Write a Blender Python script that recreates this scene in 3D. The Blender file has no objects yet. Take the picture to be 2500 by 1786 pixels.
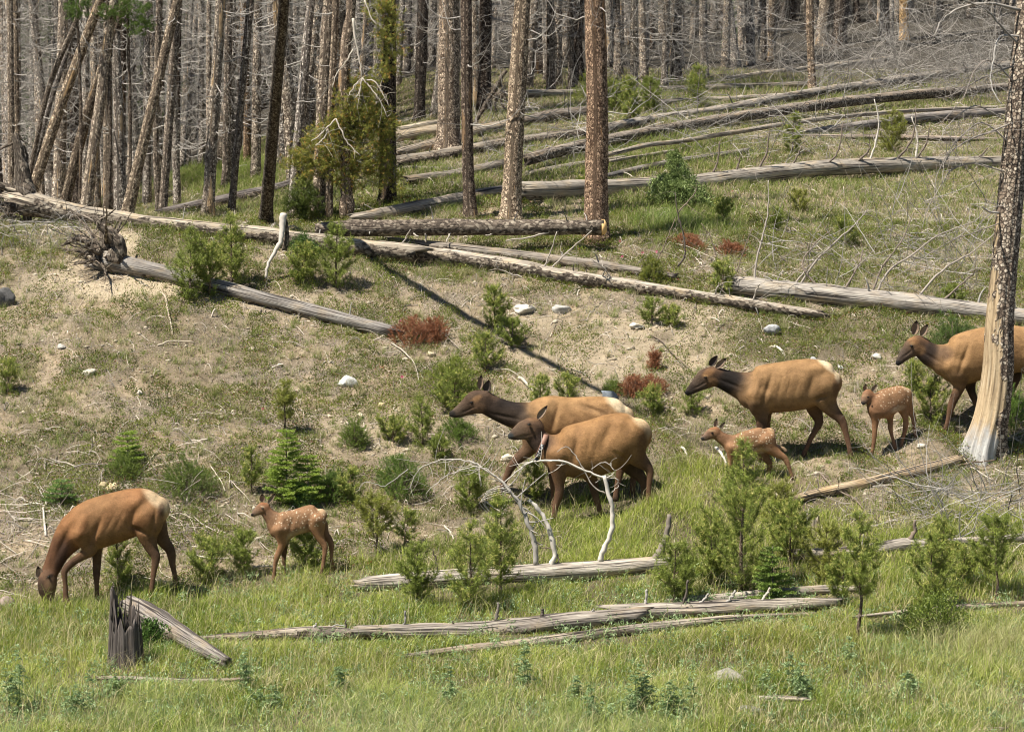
import bpy, math
import numpy as np
sc = bpy.context.scene
# ---------------------------------------------------------------- camera, light, exposure
F = 6100.0            # focal length in photograph pixels (2500 wide)
PITCH = -0.04
cam_d = bpy.data.cameras.new("camera"); cam = bpy.data.objects.new("camera", cam_d)
sc.collection.objects.link(cam); sc.camera = cam
cam_d.sensor_width = 36.0; cam_d.lens = 36.0 * F / 2500.0
cam_d.clip_start = 0.5; cam_d.clip_end = 900.0
cam.location = (0, 0, 0); cam.rotation_euler = (math.pi / 2 + PITCH, 0, 0)
SUN = np.array([-0.40, -0.27, 0.87]); SUN /= np.linalg.norm(SUN)
w = bpy.data.worlds.new("World"); sc.world = w; w.use_nodes = True
nt = w.node_tree; sky = nt.nodes.new("ShaderNodeTexSky"); sky.sky_type = 'NISHITA'; sky.sun_disc = False
sky.sun_elevation = math.asin(SUN[2]); sky.sun_rotation = math.atan2(SUN[0], SUN[1])
sky.altitude = 2500
nt.links.new(sky.outputs[0], nt.nodes["Background"].inputs[0]); nt.nodes["Background"].inputs[1].default_value = 0.05
ld = bpy.data.lights.new("sun", 'SUN'); ld.energy = 4.9; ld.angle = math.radians(0.5); ld.color = (1.0, 0.94, 0.84)
lo = bpy.data.objects.new("sun", ld); sc.collection.objects.link(lo)
from mathutils import Vector
lo.rotation_euler = Vector(SUN).to_track_quat('Z', 'Y').to_euler()
sc.view_settings.view_transform = 'Standard'; sc.view_settings.look = 'None'
sc.view_settings.exposure = 0.86; sc.view_settings.gamma = 1.0
sc.cycles.filter_width = 1.05; sc.cycles.max_bounces = 5; sc.cycles.diffuse_bounces = 2; sc.cycles.glossy_bounces = 1
sc.cycles.transmission_bounces = 2; sc.cycles.transparent_max_bounces = 4

rng = np.random.default_rng(7)
cp, sp = math.cos(PITCH), math.sin(PITCH)
def ray(u, v):
    """direction with y component 1 (world) through photograph pixel (u, v)"""
    u = np.asarray(u, float); v = np.asarray(v, float)
    a = (u - 1250) / F; b = (893 - v) / F
    y = cp - b * sp; z = sp + b * cp
    return a / y, z / y
def proj(p):
    p = np.asarray(p, float); x, y, z = p[..., 0], p[..., 1], p[..., 2]
    d = y * cp + z * sp; h = -y * sp + z * cp
    return 1250 + F * x / d, 893 - F * h / d
def at(u, v, y):
    a, b = ray(u, v); y = np.asarray(y, float) + 0 * a
    return np.stack([a * y, y, b * y], -1)

# ---------------------------------------------------------------- noise
def _hash(ix, iy, s):
    h = (ix * 374761393 + iy * 668265263 + s * 982451653) & 0xffffffff
    h = ((h ^ (h >> 13)) * 1274126177) & 0xffffffff
    return ((h ^ (h >> 16)) & 0xffff) / 65535.0
def noise2(x, y, s=0):
    x = np.asarray(x, float); y = np.asarray(y, float)
    ix = np.floor(x).astype(np.int64); iy = np.floor(y).astype(np.int64)
    fx = x - ix; fy = y - iy; fx = fx * fx * (3 - 2 * fx); fy = fy * fy * (3 - 2 * fy)
    a = _hash(ix, iy, s); b = _hash(ix + 1, iy, s); c = _hash(ix, iy + 1, s); d = _hash(ix + 1, iy + 1, s)
    return (a * (1 - fx) + b * fx) * (1 - fy) + (c * (1 - fx) + d * fx) * fy
def fbm(x, y, s=0, o=3):
    t = 0; a = 0.5
    for k in range(o):
        t = t + a * noise2(x * 2 ** k, y * 2 ** k, s + k); a *= 0.5
    return t / (1 - 0.5 ** o)
def sstep(a, b, x):
    t = np.clip((x - a) / (b - a), 0, 1); return t * t * (3 - 2 * t)

# ---------------------------------------------------------------- terrain
def prof(vy, extra):
    ys = [y for v, y in vy]; zs = [float(y * ray(1250, v)[1]) for v, y in vy]
    ys = [5] + ys + [e[0] for e in extra]; zs = [zs[0] - 0.6] + zs + [e[1] for e in extra]
    g = np.arange(0, 420, 0.25); z = np.interp(g, ys, zs)
    k = np.exp(-0.5 * (np.arange(-6, 7) / 2.6) ** 2); k /= k.sum()
    return np.convolve(np.pad(z, 6, mode='edge'), k, mode='valid')
PL = prof([(1900, 25), (1786, 27), (1500, 33), (1420, 34.2), (1200, 36.3), (900, 39.8), (650, 43.2), (545, 45.0)], [(47, .80), (60, .9), (90, 3), (110, 8), (160, 24), (400, 90)])
PC = prof([(1900, 25), (1786, 27), (1500, 32.5), (1300, 36), (1255, 36.6), (1200, 37.2), (1100, 38.5), (900, 41), (700, 43.8), (600, 45.5), (540, 47.5), (400, 53), (300, 58), (200, 68)], [(100, 9), (160, 25), (400, 92)])
PR = prof([(1900, 25), (1786, 27), (1500, 32), (1300, 35.5), (1120, 38), (1000, 39.5), (850, 41.5), (740, 43.5), (600, 47.5), (400, 56), (200, 72), (100, 85)], [(110, 12.5), (160, 26), (400, 92)])
BUMPS = None
def h0(x, y):
    x = np.asarray(x, float); y = np.asarray(y, float)
    u = 1250 + F * x / np.maximum(y, 12)
    g = np.arange(0, 420, 0.25)
    l = np.interp(y, g, PL); c = np.interp(y, g, PC); r = np.interp(y, g, PR)
    a = sstep(150, 1150, u); b = sstep(1350, 2350, u)
    z = l * (1 - a) + c * a; z = z * (1 - b) + r * b
    k = sstep(30, 38, y)
    z = z + (0.05 + 0.10 * k) * (fbm(x * 0.8, y * 0.8, 3, 3) - .5) + (0.03 + .04 * k) * (fbm(x * 3.1, y * 3.1, 9, 3) - .5)
    z = z + .055 * k * (fbm(x * 8, y * 8, 15, 3) - .5)
    return z
def h(x, y):
    z = h0(x, y)
    if BUMPS is not None:
        P, W, S = BUMPS
        x = np.asarray(x, float); y = np.asarray(y, float)
        for p, w_ in zip(P, W):
            z = z + w_ * np.exp(-((x - p[0]) ** 2 + (y - p[1]) ** 2) / (2 * S * S))
    return z
def hit(u, v, y0=24., y1=170.):
    u = np.atleast_1d(np.asarray(u, float)); v = np.atleast_1d(np.asarray(v, float)); u, v = np.broadcast_arrays(u, v)
    a, b = ray(u, v)
    ys = np.concatenate([np.arange(y0, 70, 0.2), np.arange(70, y1, 1.0)])
    Y = ys[None, :]; below = (h(a[:, None] * Y, Y + 0 * a[:, None]) > b[:, None] * Y)
    i = np.argmax(below, 1); i = np.where(below.any(1), i, len(ys) - 1); i = np.maximum(i, 1)
    lo_, hi_ = ys[i - 1], ys[i]
    for _ in range(12):
        m = (lo_ + hi_) / 2; bl = h(a * m, m) > b * m
        hi_ = np.where(bl, m, hi_); lo_ = np.where(bl, lo_, m)
    y = (lo_ + hi_) / 2
    return np.stack([a * y, y, b * y], -1)
def hit1(u, v): return hit(u, v)[0]
def ppm(y): return F / y     # photograph pixels per metre at distance y

# ---------------------------------------------------------------- mesh building
class MB:
    def __init__(s): s.V = []; s.Q = []; s.T = []; s.TC = []; s.C = []; s.n = 0
    def add(s, V, Q=None, T=None, tc=None, col=None):
        V = np.asarray(V, float).reshape(-1, 3)
        if Q is not None and len(Q): s.Q.append(np.asarray(Q, np.int64) + s.n)
        if T is not None and len(T): s.T.append(np.asarray(T, np.int64) + s.n)
        s.V.append(V); s.n += len(V)
        s.TC.append(np.zeros_like(V) if tc is None else np.asarray(tc, float).reshape(-1, 3))
        s.C.append(np.ones_like(V) if col is None else np.broadcast_to(np.asarray(col, float), V.shape))
    def mesh(s, name, mat, smooth=True):
        me = bpy.data.meshes.new(name)
        V = np.concatenate(s.V); nv = len(V)
        Q = np.concatenate(s.Q) if s.Q else np.zeros((0, 4), np.int64); T = np.concatenate(s.T) if s.T else np.zeros((0, 3), np.int64)
        me.vertices.add(nv); me.vertices.foreach_set('co', V.astype(np.float32).ravel())
        L = np.concatenate([Q.ravel(), T.ravel()]); tot = np.concatenate([np.full(len(Q), 4), np.full(len(T), 3)])
        st = np.concatenate([[0], np.cumsum(tot)[:-1]]) if len(tot) else np.zeros(0)
        me.loops.add(len(L)); me.loops.foreach_set('vertex_index', L.astype(np.int32))
        me.polygons.add(len(tot)); me.polygons.foreach_set('loop_start', st.astype(np.int32)); 
        me.polygons.foreach_set('loop_total', tot.astype(np.int32))
        me.polygons.foreach_set('use_smooth', np.full(len(tot), smooth))
        for nm, A in (('tc', s.TC), ('col', s.C)):
            at_ = me.attributes.new(nm, 'FLOAT_VECTOR', 'POINT'); at_.data.foreach_set('vector', np.concatenate(A).astype(np.float32).ravel())
        me.update(calc_edges=True)
        if mat is not None: me.materials.append(mat)
        return me
    def obj(s, name, mat, parent=None, smooth=True, origin=None):
        if origin is not None: s.V = [v - np.asarray(origin) for v in s.V]
        o = bpy.data.objects.new(name, s.mesh(name, mat, smooth)); sc.collection.objects.link(o)
        if origin is not None and parent is None: o.location = origin
        if parent is not None: o.parent = parent
        return o
def unit(a): return a / np.maximum(np.linalg.norm(a, axis=-1, keepdims=True), 1e-9)
def tubes(mb, P, R, sides=6, cap=True, rough=0.0, col=None, flat=None, seed=0):
    """P (N,K,3) paths, R (N,K) radii"""
    P = np.asarray(P, float); R = np.asarray(R, float)
    if P.ndim == 2: P = P[None]; R = R[None]
    N, K, _ = P.shape
    T = unit(np.gradient(P, axis=1))
    mt = unit(P[:, -1] - P[:, 0] + 1e-6)
    ref = np.where(np.abs(mt[:, 2:3]) > 0.8, np.array([[0., -1., 0.]]), np.array([[0., 0., 1.]]))[:, None, :]
    A = unit(ref - T * (ref * T).sum(-1, keepdims=True)); B = np.cross(T, A)
    th = np.arange(sides) / sides * 2 * np.pi
    c = np.cos(th)[None, None, :, None]; s_ = np.sin(th)[None, None, :, None]
    nrm = A[:, :, None, :] * c + B[:, :, None, :] * s_
    seg = np.concatenate([np.zeros((N, 1)), np.cumsum(np.linalg.norm(np.diff(P, axis=1), axis=-1), 1)], 1)
    RR = R[:, :, None] * np.ones(sides)
    if rough:
        rr = np.random.default_rng(seed + 5)
        a = rr.uniform(0, 50)
        RR = RR * (1 + rough * (2 * fbm(seg[:, :, None] * 2.2 + a, th[None, None, :] * 1.1 + 0 * seg[:, :, None], seed, 3) - 1))
    V = P[:, :, None, :] + nrm * RR[..., None]
    tc = np.stack([th * R.mean() + 0 * seg[:, :, None], seg[:, :, None] + 0 * th, nrm[..., 2] if True else 0], -1)
    idx = np.arange(N * K * sides).reshape(N, K, sides)
    a = idx[:, :-1, :]; b = np.roll(a, -1, 2); c2 = np.roll(idx[:, 1:, :], -1, 2); d = idx[:, 1:, :]
    Q = np.stack([a, b, c2, d], -1).reshape(-1, 4)
    VV = V.reshape(-1, 3); TCC = tc.reshape(-1, 3)
    TT = None
    if cap and sides >= 3:
        n0 = len(VV); ends = np.concatenate([P[:, 0], P[:, -1]]); VV = np.concatenate([VV, ends])
        te = np.concatenate([tc[:, 0].mean(1), tc[:, -1].mean(1)]); TCC = np.concatenate([TCC, te])
        f0 = idx[:, 0, :]; f1 = idx[:, -1, :]
        c0 = (n0 + np.arange(N))[:, None] + 0 * f0; c1 = (n0 + N + np.arange(N))[:, None] + 0 * f1
        TT = np.concatenate([np.stack([np.roll(f0, -1, 1), f0, c0], -1).reshape(-1, 3), np.stack([f1, np.roll(f1, -1, 1), c1], -1).reshape(-1, 3)])
    if col is not None:
        col = np.asarray(col, float)
        if col.ndim == 2:
            cc = np.repeat(col, K * sides, 0)
            if TT is not None: cc = np.concatenate([cc, col, col])
            col = cc
    mb.add(VV, Q, TT, TCC, col)
def resample(pts, n):
    """smooth curve through control points (Catmull-Rom), columns of any number"""
    p = np.asarray(pts, float)
    if len(p) == 2: t = np.linspace(0, 1, n)[:, None]; return p[0] * (1 - t) + p[1] * t
    q = np.concatenate([[2 * p[0] - p[1]], p, [2 * p[-1] - p[-2]]])
    t = np.linspace(0, len(p) - 1 - 1e-9, n); i = t.astype(int); f = (t - i)[:, None]
    a, b, c, d = q[i], q[i + 1], q[i + 2], q[i + 3]
    return 0.5 * ((2 * b) + (c - a) * f + (2 * a - 5 * b + 4 * c - d) * f ** 2 + (3 * b - a - 3 * c + d) * f ** 3)
def needles(mb, base, dr, ln, wd, col, r):
    n = len(base); side = unit(np.cross(dr, r.normal(size=(n, 3)))) * (wd * 0.5)
    if np.ndim(wd): pass
    V = np.stack([base - side, base + side, base + dr * np.asarray(ln).reshape(-1, 1)], 1).reshape(-1, 3)
    mb.add(V, None, np.arange(3 * n).reshape(-1, 3), None, np.repeat(col, 3, 0))
def leaves(mb, base, dr, ln, wd, col, r):
    n = len(base); side = unit(np.cross(dr, r.normal(size=(n, 3))))
    ln = np.broadcast_to(np.asarray(ln, float), (n,))[:, None]; wd = np.broadcast_to(np.asarray(wd, float), (n,))[:, None]
    up = np.cross(side, dr)
    V = np.stack([base, base + dr * ln * .5 - side * wd * .5 + up * wd * .12, base + dr * ln, base + dr * ln * .5 + side * wd * .5 + up * wd * .12], 1).reshape(-1, 3)
    mb.add(V, np.arange(4 * n).reshape(-1, 4), None, None, np.repeat(col, 4, 0))
def shoots(mb, P, A, L, npn, nl, wd, c1, c2, r, spread=1.0, tipc=None):
    """needle-clad shoots: base P (N,3), axis A, length L; npn needles each"""
    N = len(P); L = np.broadcast_to(np.asarray(L, float), (N,))
    t = r.uniform(0, 1, (N, npn)); ax = A[:, None, :]
    rad = unit(np.cross(ax + 0 * r.normal(size=(N, npn, 3)), r.normal(size=(N, npn, 3))))
    d = unit(ax * r.uniform(.35, .9, (N, npn, 1)) + rad * spread)
    b = P[:, None, :] + ax * (L[:, None] * t)[..., None]
    m = r.uniform(0, 1, (N, 1, 1)) * .6 + r.uniform(0, 1, (N, npn, 1)) * .4
    col = np.asarray(c1) * (1 - m) + np.asarray(c2) * m
    if tipc is not None:
        k = (t > .8)[..., None] & (r.uniform(size=(N, 1, 1)) < .35); col = np.where(k, np.asarray(tipc), col)
    ll = nl * r.uniform(.7, 1.15, (N, npn))
    needles(mb, b.reshape(-1, 3), d.reshape(-1, 3), ll.ravel(), wd, col.reshape(-1, 3), r)

# ---------------------------------------------------------------- naming
def tag(o, label=None, cat=None, group=None, kind=None):
    if label: o['label'] = label
    if cat: o['category'] = cat
    if group: o['group'] = group
    if kind: o['kind'] = kind
    return o
def empty(name, loc, label, cat, group=None):
    o = bpy.data.objects.new(name, None); o.location = loc; o.empty_display_size = .2
    sc.collection.objects.link(o); return tag(o, label, cat, group)

# ---------------------------------------------------------------- materials
class NG:
    def __init__(s, name, rough=.9, spec=.2):
        s.m = bpy.data.materials.new(name); s.m.use_nodes = True; s.t = s.m.node_tree; s.b = s.t.nodes['Principled BSDF']
        s.b.inputs['Roughness'].default_value = rough; s.b.inputs['Specular IOR Level'].default_value = spec
    def n(s, ty, **k):
        x = s.t.nodes.new('ShaderNode' + ty)
        for a, b in k.items():
            if a.startswith('_'): x.inputs[a[1:].replace('_', ' ')].default_value = b
            else: setattr(x, a, b)
        return x
    def l(s, a, b): s.t.links.new(a, b)
    def attr(s, name): return s.n('Attribute', attribute_name=name).outputs['Vector']
    def scale(s, vec, sx, sy, sz):
        x = s.n('VectorMath', operation='MULTIPLY'); s.l(vec, x.inputs[0]); x.inputs[1].default_value = (sx, sy, sz); return x.outputs[0]
    def noise(s, vec, scale=5., detail=3., rough=.6):
        x = s.n('TexNoise'); s.l(vec, x.inputs['Vector']); x.inputs['Scale'].default_value = scale; x.inputs['Detail'].default_value = detail; x.inputs['Roughness'].default_value = rough; return x.outputs['Fac']
    def vor(s, vec, scale, feature='F1'):
        x = s.n('TexVoronoi', feature=feature); s.l(vec, x.inputs['Vector']); x.inputs['Scale'].default_value = scale; return x
    def ramp(s, fac, stops, interp='LINEAR'):
        x = s.n('ValToRGB'); s.l(fac, x.inputs[0]); cr = x.color_ramp; cr.interpolation = interp
        while len(cr.elements) < len(stops): cr.elements.new(.5)
        for e, (p, c) in zip(cr.elements, stops): e.position = p; e.color = (*c, 1) if len(c) == 3 else c
        return x.outputs[0]
    def mix(s, f, a, b, mode='MIX'):
        x = s.n('Mix', data_type='RGBA', blend_type=mode)
        for i, k in ((0, f), (6, a), (7, b)):
            if hasattr(k, 'links'): s.l(k, x.inputs[i])
            elif i == 0: x.inputs[0].default_value = k
            else: x.inputs[i].default_value = (*k, 1)
        return x.outputs[2]
    def math(s, op, a, b=0., c=None):
        x = s.n('Math', operation=op)
        for i, k in enumerate((a, b) if c is None else (a, b, c)):
            if hasattr(k, 'links'): s.l(k, x.inputs[i])
            else: x.inputs[i].default_value = k
        return x.outputs[0]
    def sep(s, v):
        x = s.n('SeparateXYZ'); s.l(v, x.inputs[0]); return x.outputs
    def out(s, col, bump=None, dist=.01, strength=.6):
        if hasattr(col, 'links'): s.l(col, s.b.inputs['Base Color'])
        else: s.b.inputs['Base Color'].default_value = (*col, 1)
        if bump is not None:
            x = s.n('Bump'); x.inputs['Distance'].default_value = dist; x.inputs['Strength'].default_value = strength
            s.l(bump, x.inputs['Height']); s.l(x.outputs[0], s.b.inputs['Normal'])
        return s.m

def mat_bark():
    g = NG('pine_bark', .95, .1); tc = g.attr('tc'); oi = g.n('ObjectInfo')
    rnd = g.n('VectorMath', operation='ADD'); g.l(tc, rnd.inputs[0]); g.l(oi.outputs['Location'], rnd.inputs[1]); tc = rnd.outputs[0]
    nz = g.noise(g.scale(tc, 1, .7, 0), 14, 4)
    warp = g.n('VectorMath', operation='ADD'); g.l(g.scale(tc, 36, 22, 0), warp.inputs[0])
    wn = g.n('TexNoise'); g.l(tc, wn.inputs['Vector']); wn.inputs['Scale'].default_value = 30; g.l(g.scale(wn.outputs['Color'], 1.2, 1.2, 0), warp.inputs[1])
    v = g.vor(warp.outputs[0], 1.0); v2 = g.vor(warp.outputs[0], 1.0, 'DISTANCE_TO_EDGE')
    flake = g.ramp(g.sep(v.outputs['Color'])[0], [(0, (.11, .098, .088)), (.22, (.28, .255, .225)), (.5, (.48, .45, .395)), (.8, (.66, .625, .555)), (1, (.80, .76, .68))])
    gap = g.ramp(v2.outputs['Distance'], [(.02, (0, 0, 0)), (.16, (1, 1, 1))])
    col = g.mix(gap, (.07, .053, .042), flake)
    pat = g.noise(g.scale(tc, 4.5, .55, 0), 1.0, 4, .6); pw = g.ramp(pat, [(.63, (0, 0, 0)), (.645, (1, 1, 1))]); gw = g.noise(g.scale(tc, 50, 2, 0), 1.0, 3)
    col = g.mix(pw, col, g.ramp(gw, [(.35, (.30, .22, .14)), (.6, (.62, .50, .34))]))
    big = g.ramp(nz, [(.35, (.62, .58, .56)), (.65, (1.12, 1.06, 1.0))])
    col = g.mix(1., col, big, 'MULTIPLY'); col = g.mix(1., col, oi.outputs['Color'], 'MULTIPLY')
    return g.out(col, g.math('ADD', g.sep(v.outputs['Color'])[0], v2.outputs['Distance']), .02, .8)
def mat_wood():
    """weathered log: object colour tints it, alpha sets how much bark is still on"""
    g = NG('weathered_wood', .85, .15); tc = g.attr('tc'); oi = g.n('ObjectInfo'); s = g.sep(tc)
    rnd = g.n('VectorMath', operation='ADD'); g.l(tc, rnd.inputs[0]); g.l(oi.outputs['Location'], rnd.inputs[1]); rt = rnd.outputs[0]
    grain = g.noise(g.scale(rt, 60, 2.2, 0), 1.0, 4); streak = g.noise(g.scale(rt, 18, .9, 0), 1.0, 3)
    blot = g.noise(g.scale(rt, 5, 2.0, 0), 1.0, 3)
    col = g.ramp(grain, [(.30, (.10, .09, .08)), (.42, (.30, .275, .245)), (.56, (.47, .435, .38)), (.72, (.66, .62, .54))])
    col = g.mix(g.ramp(streak, [(.40, (0, 0, 0)), (.62, (1, 1, 1))]), g.mix(1., col, (.66, .64, .64), 'MULTIPLY'), col)
    col = g.mix(g.math('MULTIPLY', g.ramp(blot, [(.5, (0, 0, 0)), (.7, (1, 1, 1))]), .5), col, (.50, .38, .23))
    col = g.mix(1., col, oi.outputs['Color'], 'MULTIPLY')
    # cracks
    cr = g.noise(g.scale(rt, 34, .55, 0), 1.0, 2); crk = g.ramp(cr, [(.37, (0, 0, 0)), (.41, (1, 1, 1))]); col = g.mix(crk, (.06, .05, .045), col)
    v = g.vor(g.scale(rt, 30, 20, 0), 1.0)
    bark = g.ramp(g.sep(v.outputs['Color'])[0], [(0, (.05, .04, .032)), (.5, (.14, .11, .085)), (.8, (.27, .22, .17)), (1, (.42, .36, .28))])
    n = g.noise(g.scale(rt, 7, 3.2, 0), 1.0, 5, .7)
    k = g.math('SUBTRACT', g.math('ADD', n, g.math('MULTIPLY', s[2], -.24)), g.math('SUBTRACT', 1.0, oi.outputs['Alpha']))
    k = g.ramp(k, [(.0, (0, 0, 0)), (.03, (1, 1, 1))])
    col = g.mix(k, col, bark)
    return g.out(col, g.math('ADD', g.math('ADD', grain, g.math('MULTIPLY', g.sep(v.outputs['Color'])[1], k)), g.math('MULTIPLY', crk, 1.2)), .03, .9)
def mat_twig():
    g = NG('dead_twig', .8, .2); oi = g.n('ObjectInfo'); c = g.attr('col')
    n = g.noise(g.attr('tc'), 25, 2); col = g.mix(n, (.30, .27, .24), (.52, .49, .44))
    col = g.mix(1., col, c, 'MULTIPLY'); col = g.mix(1., col, oi.outputs['Color'], 'MULTIPLY')
    return g.out(col)
def mat_leaf(name, trans=.25, rough=.55, spec=.3):
    g = NG(name, rough, spec); c = g.attr('col'); g.l(c, g.b.inputs['Base Color'])
    tr = g.n('BsdfTranslucent'); g.l(c, tr.inputs[0]); mx = g.n('MixShader'); mx.inputs[0].default_value = trans
    g.l(g.b.outputs[0], mx.inputs[1]); g.l(tr.outputs[0], mx.inputs[2]); g.l(mx.outputs[0], g.t.nodes['Material Output'].inputs[0])
    return g.m
def mat_ground():
    g = NG('hillside_soil', .95, .1); geo = g.n('NewGeometry'); P = geo.outputs['Position']; mask = g.sep(g.attr('col'))
    n1 = g.noise(P, 1.3, 4); n2 = g.noise(P, 9, 5, .7); n3 = g.noise(P, 45, 3, .7)
    dirt = g.ramp(n2, [(.28, (.13, .10, .068)), (.48, (.29, .225, .15)), (.72, (.47, .385, .27))])
    lit = g.ramp(n3, [(.33, (.075, .058, .042)), (.5, (.19, .155, .115)), (.68, (.42, .37, .29))])
    col = g.mix(g.ramp(n1, [(.40, (0, 0, 0)), (.62, (1, 1, 1))]), dirt, lit)
    v = g.vor(P, 38); peb = g.ramp(v.outputs['Distance'], [(.0, (1, 1, 1)), (.18, (1, 1, 1)), (.3, (0, 0, 0))])
    pc = g.ramp(g.sep(v.outputs['Color'])[0], [(.0, (.32, .26, .18)), (.7, (.42, .36, .27)), (1, (.58, .52, .42))])
    on = g.ramp(g.sep(v.outputs['Color'])[1], [(.55, (0, 0, 0)), (.6, (1, 1, 1))])
    col = g.mix(g.math('MULTIPLY', peb, on), col, pc)
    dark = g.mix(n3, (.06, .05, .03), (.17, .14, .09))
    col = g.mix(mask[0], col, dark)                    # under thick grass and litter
    pale = g.mix(n2, (.30, .24, .155), (.60, .50, .36)); col = g.mix(mask[1], col, pale); col = g.mix(mask[2], col, g.mix(n3, (.025, .022, .018), (.10, .088, .07)))   # canopy shade painted as dark litter on the forest floor
    bump = g.math('ADD', g.math('MULTIPLY', n3, .7), g.math('ADD', n2, g.math('MULTIPLY', peb, on)))
    return g.out(col, bump, .03, .9)
def mat_col(name, rough=.8, spec=.2, bscale=60, bdist=.01):
    g = NG(name, rough, spec); geo = g.n('NewGeometry'); n = g.noise(geo.outputs['Position'], bscale, 4, .7)
    c = g.mix(1., g.attr('col'), g.ramp(n, [(.25, (.6, .6, .6)), (.75, (1.2, 1.2, 1.2))]), 'MULTIPLY')
    return g.out(c, n, bdist, .7)
BARK, WOOD, TWIG, GROUND = mat_bark(), mat_wood(), mat_twig(), mat_ground()
NEEDLE, GRASS, LEAF, STONE = mat_leaf('pine_needle', .2, .5), mat_leaf('grass_blade', .35, .6, .2), mat_leaf('green_leaf', .3, .4), mat_col('stone', .9, .2, 30)
# ================================================================ elk: outlines measured on the photograph, given real distance, size and thickness
def mat_coat(name, spots):
    g = NG(name, .62, .16); c = g.attr('col'); geo = g.n('NewGeometry'); P = geo.outputs['Position']
    n = g.noise(g.scale(P, 1.0, 1.0, 1.6), 95, 4, .75); n2 = g.noise(P, 7, 4, .65)
    col = g.mix(1., c, g.ramp(n, [(.3, (.70, .68, .66)), (.7, (1.28, 1.26, 1.22))]), 'MULTIPLY')
    col = g.mix(1., col, g.ramp(n2, [(.3, (.72, .70, .68)), (.7, (1.16, 1.16, 1.16))]), 'MULTIPLY')
    if spots:
        v = g.vor(P, 25); d = g.ramp(g.math('ADD', v.outputs['Distance'], g.math('MULTIPLY', n, .25)), [(.30, (1, 1, 1)), (.47, (0, 0, 0))])
        on = g.ramp(g.sep(v.outputs['Color'])[0], [(.20, (0, 0, 0)), (.25, (1, 1, 1))])
        m = g.math('MULTIPLY', g.math('MULTIPLY', d, on), g.sep(g.attr('tc'))[0]); col = g.mix(m, col, (.62, .50, .35))
    return g.out(col, g.math('ADD', n, g.math('MULTIPLY', n2, 2.5)), .012, .6)
COAT, COATS = mat_coat('elk_coat', False), mat_coat('calf_coat', True)
g_ = NG('eye_black', .12, .6); EYE = g_.out((.012, .009, .007))
g_ = NG('collar_strap', .5, .3); STRAP = g_.out((.30, .17, .12)); g_ = NG('collar_dark', .4, .4); CDARK = g_.out((.02, .022, .03)); g_ = NG('collar_white', .5, .4); CWHITE = g_.out((.72, .72, .72))

def etube(xf, y0, st, dr, dy, K=16, cap=True, yaw=(0, 0)):
    ox, oy, s = xf; st = np.array([list(a) + [0] * (4 - len(a)) for a in st], float)  # zx zy zr ddy
    p = resample(st, K); u = ox + p[:, 0] / s; v = oy + p[:, 1] / s
    Y = y0 + dy + p[:, 3] + yaw[1] * (p[:, 0] - yaw[0]) / s * y0 / F
    C = at(u, v, Y); R = np.abs(p[:, 2]) / s * y0 / F
    T = np.gradient(C, axis=0); T[:, 1] = 0; T = unit(T); N = np.stack([-T[:, 2], 0 * T[:, 0], T[:, 0]], 1)
    T3 = unit(np.gradient(C, axis=0))
    if cap:
        def capr(c, t, r, n_):
            a = np.array([20, 45, 68, 84]) * np.pi / 180
            return [(c + t * r * math.sin(x), r * math.cos(x)) for x in a]
        e = capr(C[-1], T3[-1], R[-1] * .8, 1); b = capr(C[0], -T3[0], R[0] * .8, 1)[::-1]
        C = np.concatenate([[x[0] for x in b], C, [x[0] for x in e]])
        R = np.concatenate([[x[1] / .8 for x in b], R, [x[1] / .8 for x in e]])
        N = np.concatenate([np.repeat(N[:1], 4, 0), N, np.repeat(N[-1:], 4, 0)])
    th = np.arange(44) / 44 * 2 * np.pi; D = np.array([0, 1., 0])
    ce, se = np.cos(th), np.sin(th); ex = .88
    ce = np.sign(ce) * np.abs(ce) ** ex; se = np.sign(se) * np.abs(se) ** ex
    V = C[:, None] + R[:, None, None] * (ce[None, :, None] * N[:, None] + dr * se[None, :, None] * D)
    return C, R, V, p
def tube_faces(V):
    K, S, _ = V.shape; idx = np.arange(K * S).reshape(K, S)
    a = idx[:-1]; b = np.roll(a, -1, 1); d = idx[1:]; c = np.roll(d, -1, 1)
    F_ = [tuple(x) for x in np.stack([a, b, c, d], -1).reshape(-1, 4)]
    return F_ + [tuple(idx[0][::-1]), tuple(idx[-1])]
TAN, NECKC, LEGC, HEADC, DARK, CREAM = (.30, .165, .075), (.022, .016, .013), (.11, .064, .04), (.10, .064, .042), (.03, .02, .015), (.72, .56, .36)
FUR = []
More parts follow.
